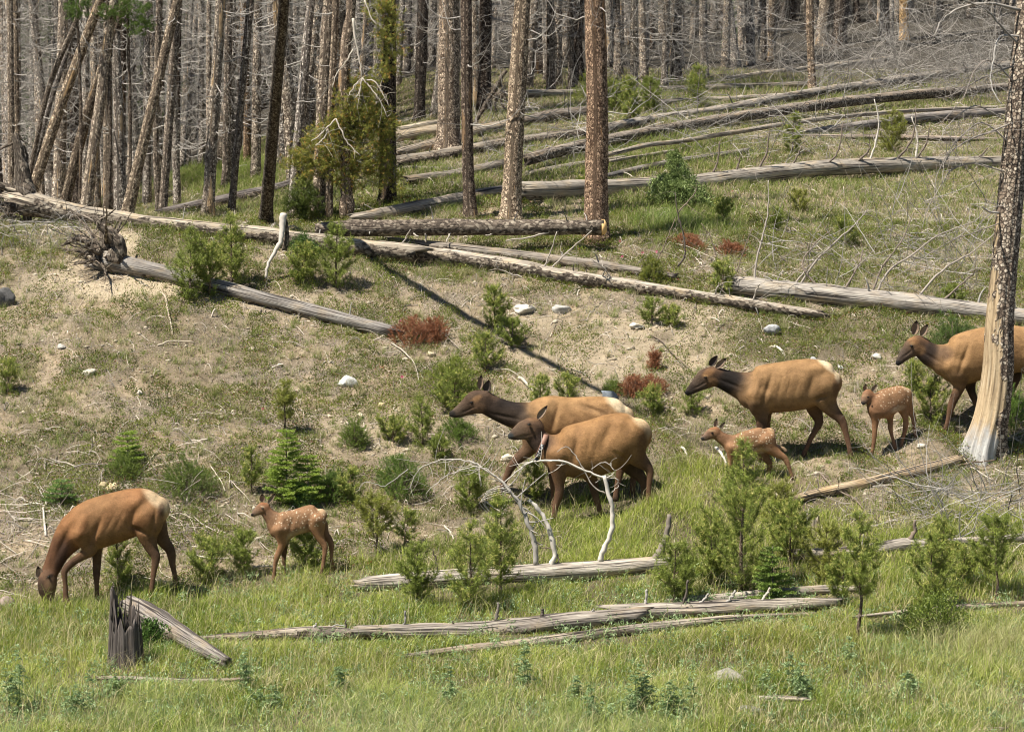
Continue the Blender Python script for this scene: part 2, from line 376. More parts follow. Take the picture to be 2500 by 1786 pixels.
def animal(name, label, cat, group, xf, y0, spec, paints, coat, vox, eyes=(), ears=(), yaw=(0, 0), smooth=4, spotmask=None, calf=False, sculpt=None):
    vs, fs, sts = [], [], []; n = 0
    for part in spec:
        st, dr, dy, col = part[:4]
        C, R, V, p = etube(xf, y0, st, dr, dy, 2 * (part[4] if len(part) > 4 else 16), True, yaw)
        vs.append(V.reshape(-1, 3)); fs += [tuple(i + n for i in f) for f in tube_faces(V)]; n += V.shape[0] * V.shape[1]
        cs = np.array(col, float)
        if cs.ndim == 1: cs = np.repeat(cs[None], len(C), 0)
        else: cs = np.stack([np.interp(np.linspace(0, 1, len(C)), np.linspace(0, 1, len(cs)), cs[:, k]) for k in range(3)], 1)
        sts.append((C, R, cs))
    me = bpy.data.meshes.new('tmp'); me.from_pydata(np.concatenate(vs).tolist(), [], fs); me.update()
    o = bpy.data.objects.new('tmp', me); sc.collection.objects.link(o)
    m = o.modifiers.new('r', 'REMESH'); m.mode = 'VOXEL'; m.voxel_size = vox; m.use_smooth_shade = True
    m = o.modifiers.new('s', 'SMOOTH'); m.factor = .5; m.iterations = smooth
    dg = bpy.context.evaluated_depsgraph_get(); ev = o.evaluated_get(dg); m2 = bpy.data.meshes.new_from_object(ev)
    nv = len(m2.vertices); co = np.zeros(nv * 3, np.float32); m2.vertices.foreach_get('co', co); co = co.reshape(-1, 3).astype(float)
    bpy.data.objects.remove(o); bpy.data.meshes.remove(me)
    C = np.concatenate([a[0] for a in sts]); R_ = np.concatenate([a[1] for a in sts])
    near = np.zeros(nv)
    for i in range(0, nv, 8000):
        d = np.linalg.norm(co[i:i + 8000, None] - C[None], axis=-1) / np.maximum(R_[None], .012); k_ = np.exp(-3 * d); near[i:i + 8000] = (k_ @ R_) / k_.sum(1)
    ne = len(m2.edges); ed = np.zeros(ne * 2, np.int32); m2.edges.foreach_get('vertices', ed); ed = ed.reshape(-1, 2)
    wv = (.06 + .94 * sstep(.05, .15, near))[:, None] * .6; deg = np.maximum(np.bincount(ed.ravel(), minlength=nv), 1)[:, None]; co0 = co.copy()
    for it in range(20):
        acc = np.stack([np.bincount(ed[:, 0], co[ed[:, 1], k], nv) + np.bincount(ed[:, 1], co[ed[:, 0], k], nv) for k in range(3)], 1) / deg
        co = co + wv * (acc - co)
    ox, oy, s = xf; u, v = proj(co); zx = (u - ox) * s; zy = (v - oy) * s; sg = np.sign(co[:, 1] - y0); am = sstep(.02, .10, np.abs(co[:, 1] - y0))
    for px, py, rx, ry, ang, amt in (sculpt or ()):
        a = math.radians(ang); dx = zx - px; dy = zy - py; e = ((dx * math.cos(a) + dy * math.sin(a)) / rx) ** 2 + ((-dx * math.sin(a) + dy * math.cos(a)) / ry) ** 2
        co[:, 1] += sg * am * amt * np.exp(-e * 1.2)
    C = np.concatenate([a[0] for a in sts]); R = np.concatenate([a[1] for a in sts]); CC = np.concatenate([a[2] for a in sts])
    col = np.zeros((nv, 3))
    for i in range(0, nv, 8000):
        d = np.linalg.norm(co[i:i + 8000, None] - C[None], axis=-1) / np.maximum(R[None], .012)
        w_ = 1 / (d ** 14 + .02); col[i:i + 8000] = (w_ @ CC) / w_.sum(1, keepdims=True)
    ox, oy, s = xf; u, v = proj(co); zx = (u - ox) * s; zy = (v - oy) * s
    for px, py, rx, ry, ang, c, k in paints:  # coat markings, plus shade painted in at flanks, shoulders and bellies
        a = math.radians(ang); dx = zx - px; dy = zy - py; e = ((dx * math.cos(a) + dy * math.sin(a)) / rx) ** 2 + ((-dx * math.sin(a) + dy * math.cos(a)) / ry) ** 2
        wg = (k * sstep(1.5, .55, np.sqrt(e)))[:, None]; col = col * (1 - wg) + np.array(c) * wg
    loc = np.array([co[:, 0].mean(), co[:, 1].mean(), co[:, 2].min()])
    m2.vertices.foreach_set('co', (co - loc).astype(np.float32).ravel()); m2.name = name
    at_ = m2.attributes.new('col', 'FLOAT_VECTOR', 'POINT'); at_.data.foreach_set('vector', col.astype(np.float32).ravel())
    tcv = np.zeros((nv, 3))
    if spotmask is not None:
        for px, py, rx, ry, ang in spotmask:
            a = math.radians(ang); dx = zx - px; dy = zy - py; e = ((dx * math.cos(a) + dy * math.sin(a)) / rx) ** 2 + ((-dx * math.sin(a) + dy * math.cos(a)) / ry) ** 2
            tcv[:, 0] = np.maximum(tcv[:, 0], sstep(1.15, .9, np.sqrt(e)))
    at_ = m2.attributes.new('tc', 'FLOAT_VECTOR', 'POINT'); at_.data.foreach_set('vector', tcv.astype(np.float32).ravel())
    m2.materials.clear(); m2.materials.append(coat); m2.update()
    root = empty(name, loc, label, cat, group)
    # short hair lying along the body: backwards on the trunk, downwards on the legs
    m2.calc_loop_triangles(); nt_ = len(m2.loop_triangles); tri = np.zeros(nt_ * 3, np.int32); m2.loop_triangles.foreach_get('vertices', tri); tri = tri.reshape(-1, 3)
    A_, B_, C_ = co[tri[:, 0]], co[tri[:, 1]], co[tri[:, 2]]; cr = np.cross(B_ - A_, C_ - A_); ar = np.linalg.norm(cr, axis=1); rh = np.random.default_rng(len(label)); NH = 26000 if calf else 60000
    ti = rh.choice(nt_, NH, p=ar / ar.sum()); w3 = rh.dirichlet((1, 1, 1), NH)[..., None]; Pp = (co[tri[ti]] * w3).sum(1); nn = unit(cr[ti]); cl_ = (col[tri[ti]] * w3).sum(1); tv = (tcv[tri[ti]] * w3).sum(1) if True else 0
    rl = near[tri[ti, 0]]; body_ = sstep(.06, .16, rl)[:, None]; fl = np.array([.95, 0, -.45]) * body_ + np.array([.1, 0, -1.]) * (1 - body_) + rh.normal(0, .22, (NH, 3)); fl = unit(fl - nn * (fl * nn).sum(1, keepdims=True))
    D_ = unit(fl + nn * rh.uniform(.05, .28, (NH, 1))); ll_ = rh.uniform(.5, 1.2, NH) * (.020 if calf else .030) * (.45 + .55 * body_[:, 0]); sd_ = unit(np.cross(D_, nn)) * (.0022 if calf else .0030)
    Pp = Pp - nn * .002; hv = np.stack([Pp - sd_, Pp + sd_, Pp + D_ * ll_[:, None]], 1).reshape(-1, 3); fm = MB(); jit = rh.uniform(.62, 1.38, (NH, 1))
    fm.add(hv - loc, None, np.arange(3 * NH).reshape(-1, 3), np.repeat(tv, 3, 0), np.repeat(cl_ * jit, 3, 0)); FUR.append((fm, coat, root))
    b = bpy.data.objects.new('body', m2); sc.collection.objects.link(b); b.parent = root
    for (ex_, ey_, er, ddy) in eyes:
        P = at(ox + ex_ / s, oy + ey_ / s, y0 + ddy + yaw[1] * (ex_ - yaw[0]) / s * y0 / F)
        mb = MB(); r_ = er / s * y0 / F; t = np.linspace(-1, 1, 9)
        tubes(mb, (P - loc)[None, None] + np.array([1., 0, 0])[None, None] * (t * r_ * 1.25)[None, :, None], (np.sqrt(np.maximum(1 - t ** 2, .001)) * r_)[None], 10)
        mb.obj('eye', EYE, root)
    for (bx, by, tx, ty, wd, ddy, cdark) in ears:
        yy = y0 + ddy + yaw[1] * (bx - yaw[0]) / s * y0 / F
        A = at(ox + bx / s, oy + by / s, yy); B = at(ox + tx / s, oy + ty / s, yy + (-.02)); W = wd / s * y0 / F / 2
        t = np.linspace(0, 1, 12); prof_ = np.sin(np.pi * np.clip(t, 0, 1) ** .75) ** .8 * .97 + .12 * (1 - t); prof_[0] = .42; prof_[-1] = .03
        ctr = A[None] * (1 - t[:, None]) + B[None] * t[:, None]; ax = unit((B - A)[None])[0]; sd = unit(np.cross(ax, [0, 1, 0])[None])[0]
        th = np.linspace(-1, 1, 9)
        cup = (th ** 2 - .55)[None, :] * (W * .55 * prof_)[:, None]
        front = ctr[:, None] + sd * (th[None, :] * (W * prof_)[:, None])[..., None] + np.array([0, -1, 0]) * cup[..., None]
        back = front + np.array([0, .012 if not calf else .008, 0])
        mb = MB(); K, S = 12, 9
        allv = np.concatenate([front.reshape(-1, 3), back.reshape(-1, 3)]) - loc; idx = np.arange(K * S).reshape(K, S); o_ = K * S
        q = np.stack([idx[:-1, :-1], idx[:-1, 1:], idx[1:, 1:], idx[1:, :-1]], -1).reshape(-1, 4)
        rim = [[idx[i, 0], idx[i + 1, 0], idx[i + 1, 0] + o_, idx[i, 0] + o_] for i in range(K - 1)] + [[idx[i + 1, -1], idx[i, -1], idx[i, -1] + o_, idx[i + 1, -1] + o_] for i in range(K - 1)]
        inner = np.broadcast_to(np.array([.30, .22, .16]) if not cdark else np.array([.075, .06, .05]), (K * S, 3)).reshape(K, S, 3).copy()
        inner[:, [0, -1]] = (.06, .045, .035); inner[-3:] = (.05, .035, .03)
        cl = np.concatenate([inner.reshape(-1, 3), np.broadcast_to(np.array([.12, .08, .055]), (K * S, 3))])
        mb.add(allv, np.concatenate([q, q[:, ::-1] + o_, np.array(rim)]), None, None, cl); mb.obj('ear', COAT, root)
    fm, c_, r_ = FUR.pop(); fm.obj('fur', c_, r_, True)
    return root, loc
def gdepth(xf, pts):
    ox, oy, s = xf; p = np.array(pts, float); return float(np.median(hit(ox + p[:, 0] / s, oy + p[:, 1] / s)[:, 1]))

# leg colour ramp helpers
def legc(top): return [top, tuple(np.array(top) * .75), LEGC, (.15, .085, .05), (.14, .08, .05), DARK]
SPECS = []
# ---- grazing cow
X1 = (50, 1150, 4.64); RB = (.33, .165, .073); RN = (.17, .085, .045)
S1 = dict(xf=X1, hooves=[(560, 1545, 0), (868, 1570, .17), (1465, 1430, -.13), (1770, 1385, .14)], spec=[
 ([(1575, 430, 150), (1510, 430, 205), (1400, 440, 255), (1250, 470, 275), (1100, 515, 285), (950, 560, 290), (800, 610, 285), (680, 640, 250), (590, 670, 190)], .78, 0, [CREAM, RB, RB, TAN, TAN, RB, RB], 26),
 ([(640, 640, 200), (540, 760, 175), (430, 930, 125), (370, 1060, 108), (320, 1170, 98)], .62, 0, [RB, RN, RN, RN, (.12, .07, .045)], 20),
 ([(325, 1160, 92), (308, 1235, 112), (300, 1330, 106), (308, 1430, 76), (318, 1515, 56)], .72, -.02, [(.14, .08, .05), (.17, .10, .06), (.13, .08, .05), (.06, .04, .03), (.03, .02, .02)], 16),
 ([(720, 700, 150), (780, 840, 95), (790, 905, 70), (690, 960, 56), (580, 1035, 50), (502, 1120, 44), (500, 1180, 36), (508, 1280, 29), (512, 1400, 33), (525, 1470, 40), (575, 1528, 30)], .85, -.13, legc(TAN), 34),
 ([(850, 760, 130), (865, 900, 66), (865, 1050, 52), (862, 1160, 44), (862, 1270, 29), (866, 1400, 27), (868, 1490, 34), (868, 1545, 34)], .85, .17, legc((.20, .12, .07)), 28),
 ([(1440, 480, 190), (1450, 610, 165), (1440, 720, 125), (1475, 850, 82), (1530, 960, 60), (1525, 1050, 44), (1508, 1150, 34), (1492, 1280, 30), (1475, 1370, 34), (1465, 1410, 30)], .62, -.13, legc(TAN), 32),
 ([(1520, 500, 130), (1560, 650, 110), (1615, 780, 82), (1690, 880, 62), (1712, 960, 52), (1722, 1050, 38), (1745, 1160, 31), (1760, 1280, 31), (1768, 1360, 36)], .62, .14, legc((.22, .13, .075)), 32),
 ([(1600, 360, 60), (1640, 430, 34)], .6, 0, [CREAM, CREAM], 6)],
 paints=[(1550, 310, 175, 78, 40, CREAM, .9), (1640, 390, 40, 60, 0, CREAM, .9), (460, 960, 60, 180, 15, (.05, .03, .022), .8), (1590, 430, 40, 90, 10, (.10, .055, .035), .7),
         (330, 1190, 45, 22, -25, (.02, .015, .012), .9), (310, 1500, 80, 55, 0, (.018, .014, .012), .95), (220, 1330, 45, 120, 0, (.06, .04, .03), .8), (330, 1290, 50, 55, 0, (.24, .15, .085), .7), (1300, 640, 50, 70, 30, (.13, .065, .03), .7), (1400, 560, 60, 130, 50, (.16, .075, .03), .55), (700, 640, 40, 160, 20, (.20, .09, .035), .5), (1050, 770, 300, 50, -8, (.20, .10, .045), .5), (940, 560, 60, 170, 25, (.24, .11, .045), .35)],  # last patches paint shade at flank fold, shoulder and belly
 eyes=[(322, 1195, 13, -.12)], ears=[(235, 1215, 195, 1070, 84, -.05, False)])
# ---- rear cow of the pair
X2 = (1080, 900, 4.059); BE = (.37, .22, .10)
S2 = dict(xf=X2, hooves=[(555, 1325, 0), (1100, 1420, .1), (1715, 1310, .1), (1880, 1290, .1)], spec=[
 ([(1800, 505, 140), (1735, 500, 195), (1600, 485, 212), (1450, 495, 222), (1250, 510, 230), (1080, 505, 240), (950, 525, 225), (860, 545, 175)], .78, 0, [BE, BE, BE, BE, BE, BE, (.26, .16, .09)], 26),
 ([(930, 520, 200), (800, 480, 155), (680, 450, 130), (560, 405, 118), (450, 350, 112)], .6, 0, [(.28, .18, .10), NECKC, NECKC, NECKC, (.09, .055, .035)], 20),
 ([(430, 315, 112), (330, 332, 122), (262, 368, 98), (190, 408, 72), (130, 438, 52), (92, 448, 36)], .52, -.02, [HEADC, HEADC, HEADC, (.12, .085, .06), (.09, .065, .05), (.04, .03, .025)], 18),
 ([(920, 620, 150), (860, 790, 78), (770, 870, 58), (680, 975, 44), (640, 1060, 34), (600, 1150, 27), (570, 1240, 27), (558, 1300, 33)], .85, -.05, legc((.2, .12, .07)), 28),
 ([(1040, 700, 130), (1080, 900, 62), (1098, 1080, 46), (1100, 1200, 30), (1098, 1320, 26), (1098, 1400, 30)], .85, .12, legc((.2, .12, .07)), 26),
 ([(1650, 560, 150), (1720, 760, 95), (1790, 900, 55), (1765, 1000, 44), (1740, 1120, 32), (1722, 1230, 29), (1715, 1290, 34)], .62, -.1, legc(BE), 28),
 ([(1750, 560, 120), (1800, 760, 80), (1900, 900, 50), (1900, 1020, 38), (1885, 1150, 30), (1880, 1260, 32)], .62, .16, legc(BE), 26)],
 paints=[(1745, 350, 150, 60, 40, (.78, .64, .43), .95), (330, 300, 60, 26, -35, (.30, .17, .08), .8), (350, 380, 60, 50, 0, (.22, .13, .075), .6), (285, 335, 32, 16, -20, (.02, .015, .012), .8), (90, 450, 40, 40, 0, (.02, .018, .016), .9),
         (480, 380, 40, 100, -20, (.035, .024, .018), .6), (700, 480, 220, 90, 15, (.06, .042, .03), .8), (160, 470, 60, 12, -12, (.03, .022, .018), .6), (1050, 480, 60, 190, 15, (.24, .15, .07), .5), (1500, 400, 200, 30, 12, (.26, .16, .08), .45), (1600, 480, 50, 120, 20, (.24, .14, .07), .4)],  # last three patches put shoulder and hip shade into the coat
 eyes=[(290, 333, 12, -.105)], ears=[(432, 228, 462, 108, 78, -.05, True), (372, 200, 386, 58, 62, .06, False)])
# ---- collared cow of the pair
BC = (.345, .195, .085)
S3 = dict(xf=X2, hooves=[(1095, 1545, -.1), (1600, 1535, .12), (2045, 1345, -.12), (1975, 1450, .1)], spec=[
 ([(1950, 640, 160), (1895, 655, 215), (1790, 680, 255), (1680, 720, 278), (1550, 770, 282), (1400, 805, 278), (1280, 820, 265), (1180, 830, 225), (1100, 820, 170)], .78, 0, [BC, BC, BC, BC, BC, BC, (.24, .14, .08)], 26),
 ([(1180, 810, 180), (1080, 785, 145), (1000, 745, 118), (935, 680, 108), (900, 620, 100)], .62, -.03, [(.24, .14, .08), (.11, .065, .042), (.05, .034, .026), (.07, .045, .032), (.14, .085, .05)], 18),
 ([(930, 575, 98), (870, 590, 112), (800, 610, 98), (740, 640, 76), (695, 660, 52), (672, 668, 36)], .56, -.06, [HEADC, (.17, .10, .06), (.15, .10, .065), (.15, .105, .075), (.10, .075, .055), (.03, .03, .03)], 16),
 ([(1170, 850, 150), (1155, 1000, 95), (1158, 1120, 60), (1160, 1190, 48), (1150, 1260, 46), (1125, 1350, 34), (1110, 1440, 28), (1098, 1520, 30)], .85, -.12, legc((.25, .14, .075)), 30),
 ([(1330, 880, 130), (1430, 1020, 80), (1490, 1110, 56), (1505, 1200, 46), (1528, 1300, 36), (1560, 1400, 29), (1590, 1480, 30), (1605, 1525, 34)], .85, .13, legc((.16, .09, .05)), 30),
 ([(1860, 640, 180), (1890, 760, 150), (1930, 870, 102), (2010, 950, 66), (2055, 1010, 46), (2052, 1090, 37), (2046, 1190, 29), (2044, 1280, 30), (2046, 1325, 34)], .62, -.13, legc(BC), 32),
 ([(1800, 760, 150), (1850, 930, 108), (1930, 1030, 74), (1995, 1120, 50), (2000, 1220, 38), (1992, 1320, 30), (1978, 1400, 30), (1972, 1435, 34)], .62, .14, legc((.07, .042, .028)), 30)],
 paints=[(1945, 490, 165, 50, 48, (.74, .56, .34), .9), (2030, 600, 28, 80, 0, (.70, .52, .32), .85), (1990, 760, 60, 180, 5, (.15, .075, .035), .75), (1200, 1040, 160, 90, 0, (.16, .09, .05), .8), (1500, 1030, 230, 70, -8, (.16, .09, .045), .7), (1800, 900, 60, 130, 30, (.13, .065, .03), .7), (1320, 760, 50, 200, 10, (.22, .12, .055), .45), (1600, 560, 60, 120, 40, (.22, .12, .05), .35),  # after the rump, shade of thigh, elbow, belly and flank is painted
         (858, 548, 20, 13, 0, (.015, .012, .01), .9), (676, 662, 28, 28, 0, (.05, .06, .065), .95), (720, 690, 50, 9, 12, (.03, .02, .018), .7), (890, 490, 60, 30, 15, (.24, .13, .06), .6), (990, 680, 40, 130, -25, (.035, .024, .02), .7)],
 eyes=[(860, 550, 13, -.175)], ears=[(945, 492, 1042, 362, 62, -.09, False)])
# ---- walking cow with dark neck
X3 = (1650, 850, 4.836); T3 = (.35, .21, .098)
S4 = dict(xf=X3, hooves=[(990, 1345, -.12), (1080, 1310, .12), (2065, 1300, -.12), (1500, 1300, .12)], spec=[
 ([(1845, 415, 150), (1795, 405, 215), (1720, 390, 250), (1600, 400, 282), (1450, 430, 300), (1250, 458, 298), (1080, 476, 290), (960, 500, 272), (880, 500, 220)], .76, 0, [T3, T3, T3, T3, T3, T3, T3, (.24, .15, .085)], 28),
 ([(900, 480, 215), (780, 445, 172), (660, 405, 140), (560, 365, 124), (470, 330, 116)], .58, 0, [(.13, .085, .055), (.022, .016, .013), (.017, .013, .011), (.02, .015, .012), (.05, .032, .022)], 20),
 ([(440, 318, 118), (350, 362, 124), (280, 412, 100), (215, 462, 74), (160, 505, 52), (135, 527, 36)], .52, -.02, [(.2, .11, .06), HEADC, (.10, .07, .05), (.085, .062, .048), (.06, .045, .036), (.015, .015, .015)], 18),
 ([(1000, 560, 190), (990, 700, 130), (1012, 800, 82), (1010, 900, 64), (1005, 1000, 50), (1000, 1120, 36), (995, 1230, 30), (990, 1320, 34)], .8, -.13, legc(T3), 30),
 ([(1030, 640, 140), (1060, 860, 62), (1075, 1000, 48), (1080, 1120, 34), (1080, 1220, 28), (1080, 1290, 34)], .85, .13, legc((.16, .09, .05)), 26),
 ([(1750, 420, 200), (1760, 540, 165), (1790, 650, 120), (1865, 750, 82), (1950, 840, 60), (1985, 920, 46), (2010, 1010, 37), (2035, 1110, 32), (2055, 1210, 33), (2066, 1275, 40)], .62, -.13, legc(T3), 34),
 ([(1600, 540, 160), (1640, 720, 98), (1680, 820, 68), (1690, 880, 55), (1650, 960, 44), (1590, 1070, 34), (1545, 1170, 29), (1515, 1240, 34), (1498, 1285, 32)], .62, .14, legc((.15, .085, .048)), 32)],
 paints=[(1800, 190, 165, 50, 38, (.80, .66, .44), .95), (1900, 310, 28, 90, -8, (.78, .64, .42), .9), (1890, 470, 40, 120, 0, (.14, .075, .04), .8), (960, 720, 170, 70, 25, (.13, .08, .05), .7), (1300, 715, 350, 50, -3, (.20, .12, .06), .6), (1060, 520, 45, 190, 15, (.20, .12, .055), .5), (940, 430, 40, 150, 12, (.24, .145, .07), .45), (1640, 420, 60, 170, 20, (.20, .12, .055), .45), (1730, 560, 90, 50, -20, (.17, .10, .05), .6),  # elbow, belly, shoulder and hip shade painted beside the rump markings
         (380, 290, 70, 40, -30, (.30, .16, .07), .8), (345, 318, 26, 16, 0, (.45, .27, .12), .8), (420, 400, 60, 60, 0, (.25, .14, .065), .7), (350, 345, 22, 13, 0, (.015, .012, .01), .9), (130, 530, 34, 30, 0, (.012, .012, .014), .95), (240, 500, 90, 10, -28, (.03, .02, .018), .7),
         (850, 270, 60, 50, 0, (.16, .10, .06), .6)],
 eyes=[(352, 345, 13, -.12)], ears=[(475, 232, 602, 112, 72, -.06, False), (405, 205, 492, 82, 82, .06, True)])
# ---- cow behind the big trunk
X5 = (2080, 760, 4.164); T5 = (.36, .215, .10)
S5 = dict(xf=X5, hooves=[(935, 1245, -.12), (1310, 1130, .12), (1560, 1000, .12)], spec=[
 ([(1960, 410, 130), (1900, 400, 190), (1780, 390, 225), (1620, 385, 245), (1430, 410, 262), (1250, 445, 262), (1100, 490, 255), (1000, 505, 220), (940, 500, 165)], .76, 0, [T5, T5, T5, T5, T5, T5, (.26, .16, .09)], 28),
 ([(990, 490, 180), (890, 470, 142), (800, 440, 122), (730, 385, 108), (690, 340, 100)], .58, 0, [(.15, .095, .06), (.045, .03, .024), (.035, .025, .02), (.05, .034, .026), (.12, .07, .045)], 18),
 ([(680, 325, 96), (615, 365, 98), (565, 415, 76), (520, 460, 58), (485, 505, 43), (465, 525, 30)], .55, -.02, [(.24, .13, .065), (.18, .11, .065), (.11, .08, .06), (.10, .075, .06), (.07, .055, .045), (.02, .018, .018)], 16),
 ([(1080, 560, 160), (1085, 690, 100), (1090, 770, 62), (1050, 860, 50), (1010, 960, 42), (990, 1050, 30), (968, 1140, 25), (945, 1215, 30)], .8, -.13, legc(T5), 30),
 ([(1180, 620, 110), (1205, 780, 52), (1240, 880, 40), (1285, 980, 30), (1305, 1060, 26), (1310, 1110, 30)], .85, .14, legc((.06, .04, .028)), 24),
 ([(1850, 450, 190), (1860, 640, 110), (1920, 760, 70), (1930, 860, 46), (1920, 980, 32), (1915, 1080, 34)], .62, -.13, legc(T5), 26),
 ([(1720, 460, 150), (1670, 590, 85), (1675, 660, 55), (1640, 760, 42), (1600, 870, 32), (1565, 960, 30), (1560, 990, 34)], .62, .14, legc((.07, .045, .03)), 26)],
 paints=[(620, 290, 60, 40, 30, (.30, .16, .07), .8), (615, 325, 24, 14, 0, (.4, .25, .12), .7), (690, 390, 50, 50, 0, (.26, .15, .07), .6), (605, 352, 18, 11, 0, (.015, .012, .01), .9), (468, 525, 30, 26, 0, (.02, .02, .022), .95), (1080, 680, 120, 60, 20, (.16, .10, .055), .6),
         (960, 420, 70, 70, 0, (.13, .08, .05), .7)],
 eyes=[(606, 352, 12, -.11)], ears=[(632, 235, 660, 88, 84, .05, False), (705, 245, 772, 128, 70, -.06, False)])
# ---- calves
CB = (.29, .165, .088)
X6 = (590, 1180, 6.248)
def clegc(): return [CB, (.30, .16, .08), (.27, .15, .08), (.24, .13, .075), (.22, .125, .075), (.08, .05, .035)]
S6 = dict(xf=X6, hooves=[(480, 1515, -.06), (682, 1430, .07), (1215, 1400, -.06), (1400, 1345, .07)], spec=[
 ([(1225, 470, 100), (1165, 500, 165), (1060, 520, 202), (920, 560, 200), (780, 600, 200), (650, 640, 222), (560, 640, 200), (510, 610, 150)], .66, 0, [(.5, .33, .18), CB, CB, CB, CB, CB, (.25, .14, .075)], 24),
 ([(560, 600, 180), (460, 520, 122), (395, 450, 96), (365, 400, 88)], .62, 0, [CB, (.20, .115, .065), (.17, .095, .055), (.2, .11, .06)], 14),
 ([(370, 375, 88), (320, 380, 100), (270, 405, 82), (222, 438, 60), (182, 468, 42), (160, 478, 28)], .6, -.01, [(.25, .12, .06), (.27, .14, .075), (.26, .16, .10), (.24, .16, .11), (.15, .11, .09), (.03, .03, .03)], 14),
 ([(610, 700, 150), (615, 850, 90), (612, 940, 62), (570, 1040, 48), (535, 1130, 44), (512, 1230, 31), (498, 1350, 27), (490, 1430, 30), (480, 1490, 28)], .85, -.06, clegc(), 26),
 ([(680, 760, 110), (662, 930, 52), (648, 1060, 42), (642, 1160, 34), (655, 1260, 22), (670, 1350, 21), (680, 1415, 24)], .85, .07, [(.14, .08, .045)] * 3 + [(.16, .10, .06)] * 2 + [DARK], 24),
 ([(1140, 560, 150), (1160, 700, 112), (1190, 810, 74), (1240, 900, 54), (1270, 970, 46), (1266, 1060, 36), (1250, 1170, 30), (1235, 1280, 31), (1215, 1370, 32)], .7, -.06, clegc(), 28),
 ([(1220, 620, 100), (1270, 760, 66), (1340, 860, 52), (1368, 950, 44), (1370, 1050, 33), (1372, 1160, 30), (1385, 1260, 38), (1398, 1320, 28)], .7, .07, [(.2, .11, .06)] * 2 + [(.25, .14, .08)] * 3 + [(.12, .07, .05)], 26)],
 paints=[(1230, 400, 90, 50, 35, (.62, .44, .27), .8), (850, 760, 160, 50, -20, (.42, .30, .19), .8), (720, 850, 40, 90, 10, (.45, .34, .23), .7), (320, 350, 32, 12, 15, (.6, .45, .3), .8), (318, 378, 18, 12, 0, (.012, .01, .008), .9), (160, 480, 26, 22, 0, (.02, .02, .02), .95), (230, 485, 60, 9, -8, (.45, .33, .22), .7),
         (330, 620, 60, 130, -25, (.09, .055, .035), .7), (330, 300, 50, 30, 0, (.32, .13, .055), .6)],
 eyes=[(318, 378, 12, -.07)], ears=[(405, 300, 518, 142, 62, -.04, False), (318, 275, 312, 155, 88, .04, False)], spotmask=[(930, 520, 430, 190, -8)])
S7 = dict(xf=X3, hooves=[(1385, 1555, -.06), (1075, 1520, .03), (640, 1510, -.05), (700, 1480, .06)], spec=[
 ([(1110, 1000, 76), (1060, 1040, 122), (960, 1075, 140), (850, 1110, 142), (740, 1140, 135), (650, 1145, 112)], .66, 0, [CB, CB, CB, CB, CB, (.28, .15, .08)], 22),
 ([(690, 1140, 112), (580, 1080, 80), (510, 1035, 68), (470, 1000, 66)], .62, 0, [CB, (.22, .12, .065), (.20, .11, .06), (.25, .13, .07)], 14),
 ([(480, 990, 68), (425, 1005, 70), (375, 1033, 52), (335, 1058, 36), (312, 1066, 22)], .6, -.01, [(.26, .13, .065), (.25, .14, .08), (.2, .13, .09), (.15, .11, .09), (.04, .04, .04)], 14),
 ([(1070, 1080, 115), (1120, 1170, 85), (1200, 1240, 54), (1280, 1290, 38), (1315, 1350, 32), (1340, 1410, 24), (1365, 1480, 21), (1382, 1535, 24)], .75, -.06, clegc(), 26),
 ([(1010, 1180, 90), (1060, 1290, 52), (1110, 1360, 34), (1100, 1420, 26), (1085, 1470, 22), (1072, 1510, 24)], .75, .05, [(.16, .09, .05)] * 5 + [DARK], 22),
 ([(1120, 1120, 46), (1200, 1165, 24), (1265, 1180, 22), (1300, 1215, 24)], .8, .1, [(.2, .12, .07), (.3, .2, .12), (.35, .25, .16), DARK], 14),
 ([(680, 1180, 100), (650, 1300, 44), (640, 1400, 28), (640, 1495, 24)], .85, -.05, clegc(), 18),
 ([(740, 1200, 80), (720, 1320, 36), (705, 1400, 25), (700, 1465, 24)], .85, .06, clegc(), 18)],
 paints=[(1130, 950, 60, 45, 45, (.50, .32, .18), .8), (930, 1220, 160, 34, -10, (.45, .33, .22), .8), (430, 970, 40, 12, 0, (.5, .33, .18), .7), (430, 1000, 16, 10, 0, (.012, .01, .008), .9), (315, 1068, 22, 20, 0, (.03, .03, .03), .9), (430, 940, 60, 24, 0, (.30, .13, .055), .6)],
 eyes=[(432, 1000, 10, -.07)], ears=[(525, 940, 580, 868, 42, -.04, False), (465, 930, 482, 825, 48, .04, False)], spotmask=[(940, 1060, 260, 130, -15)])
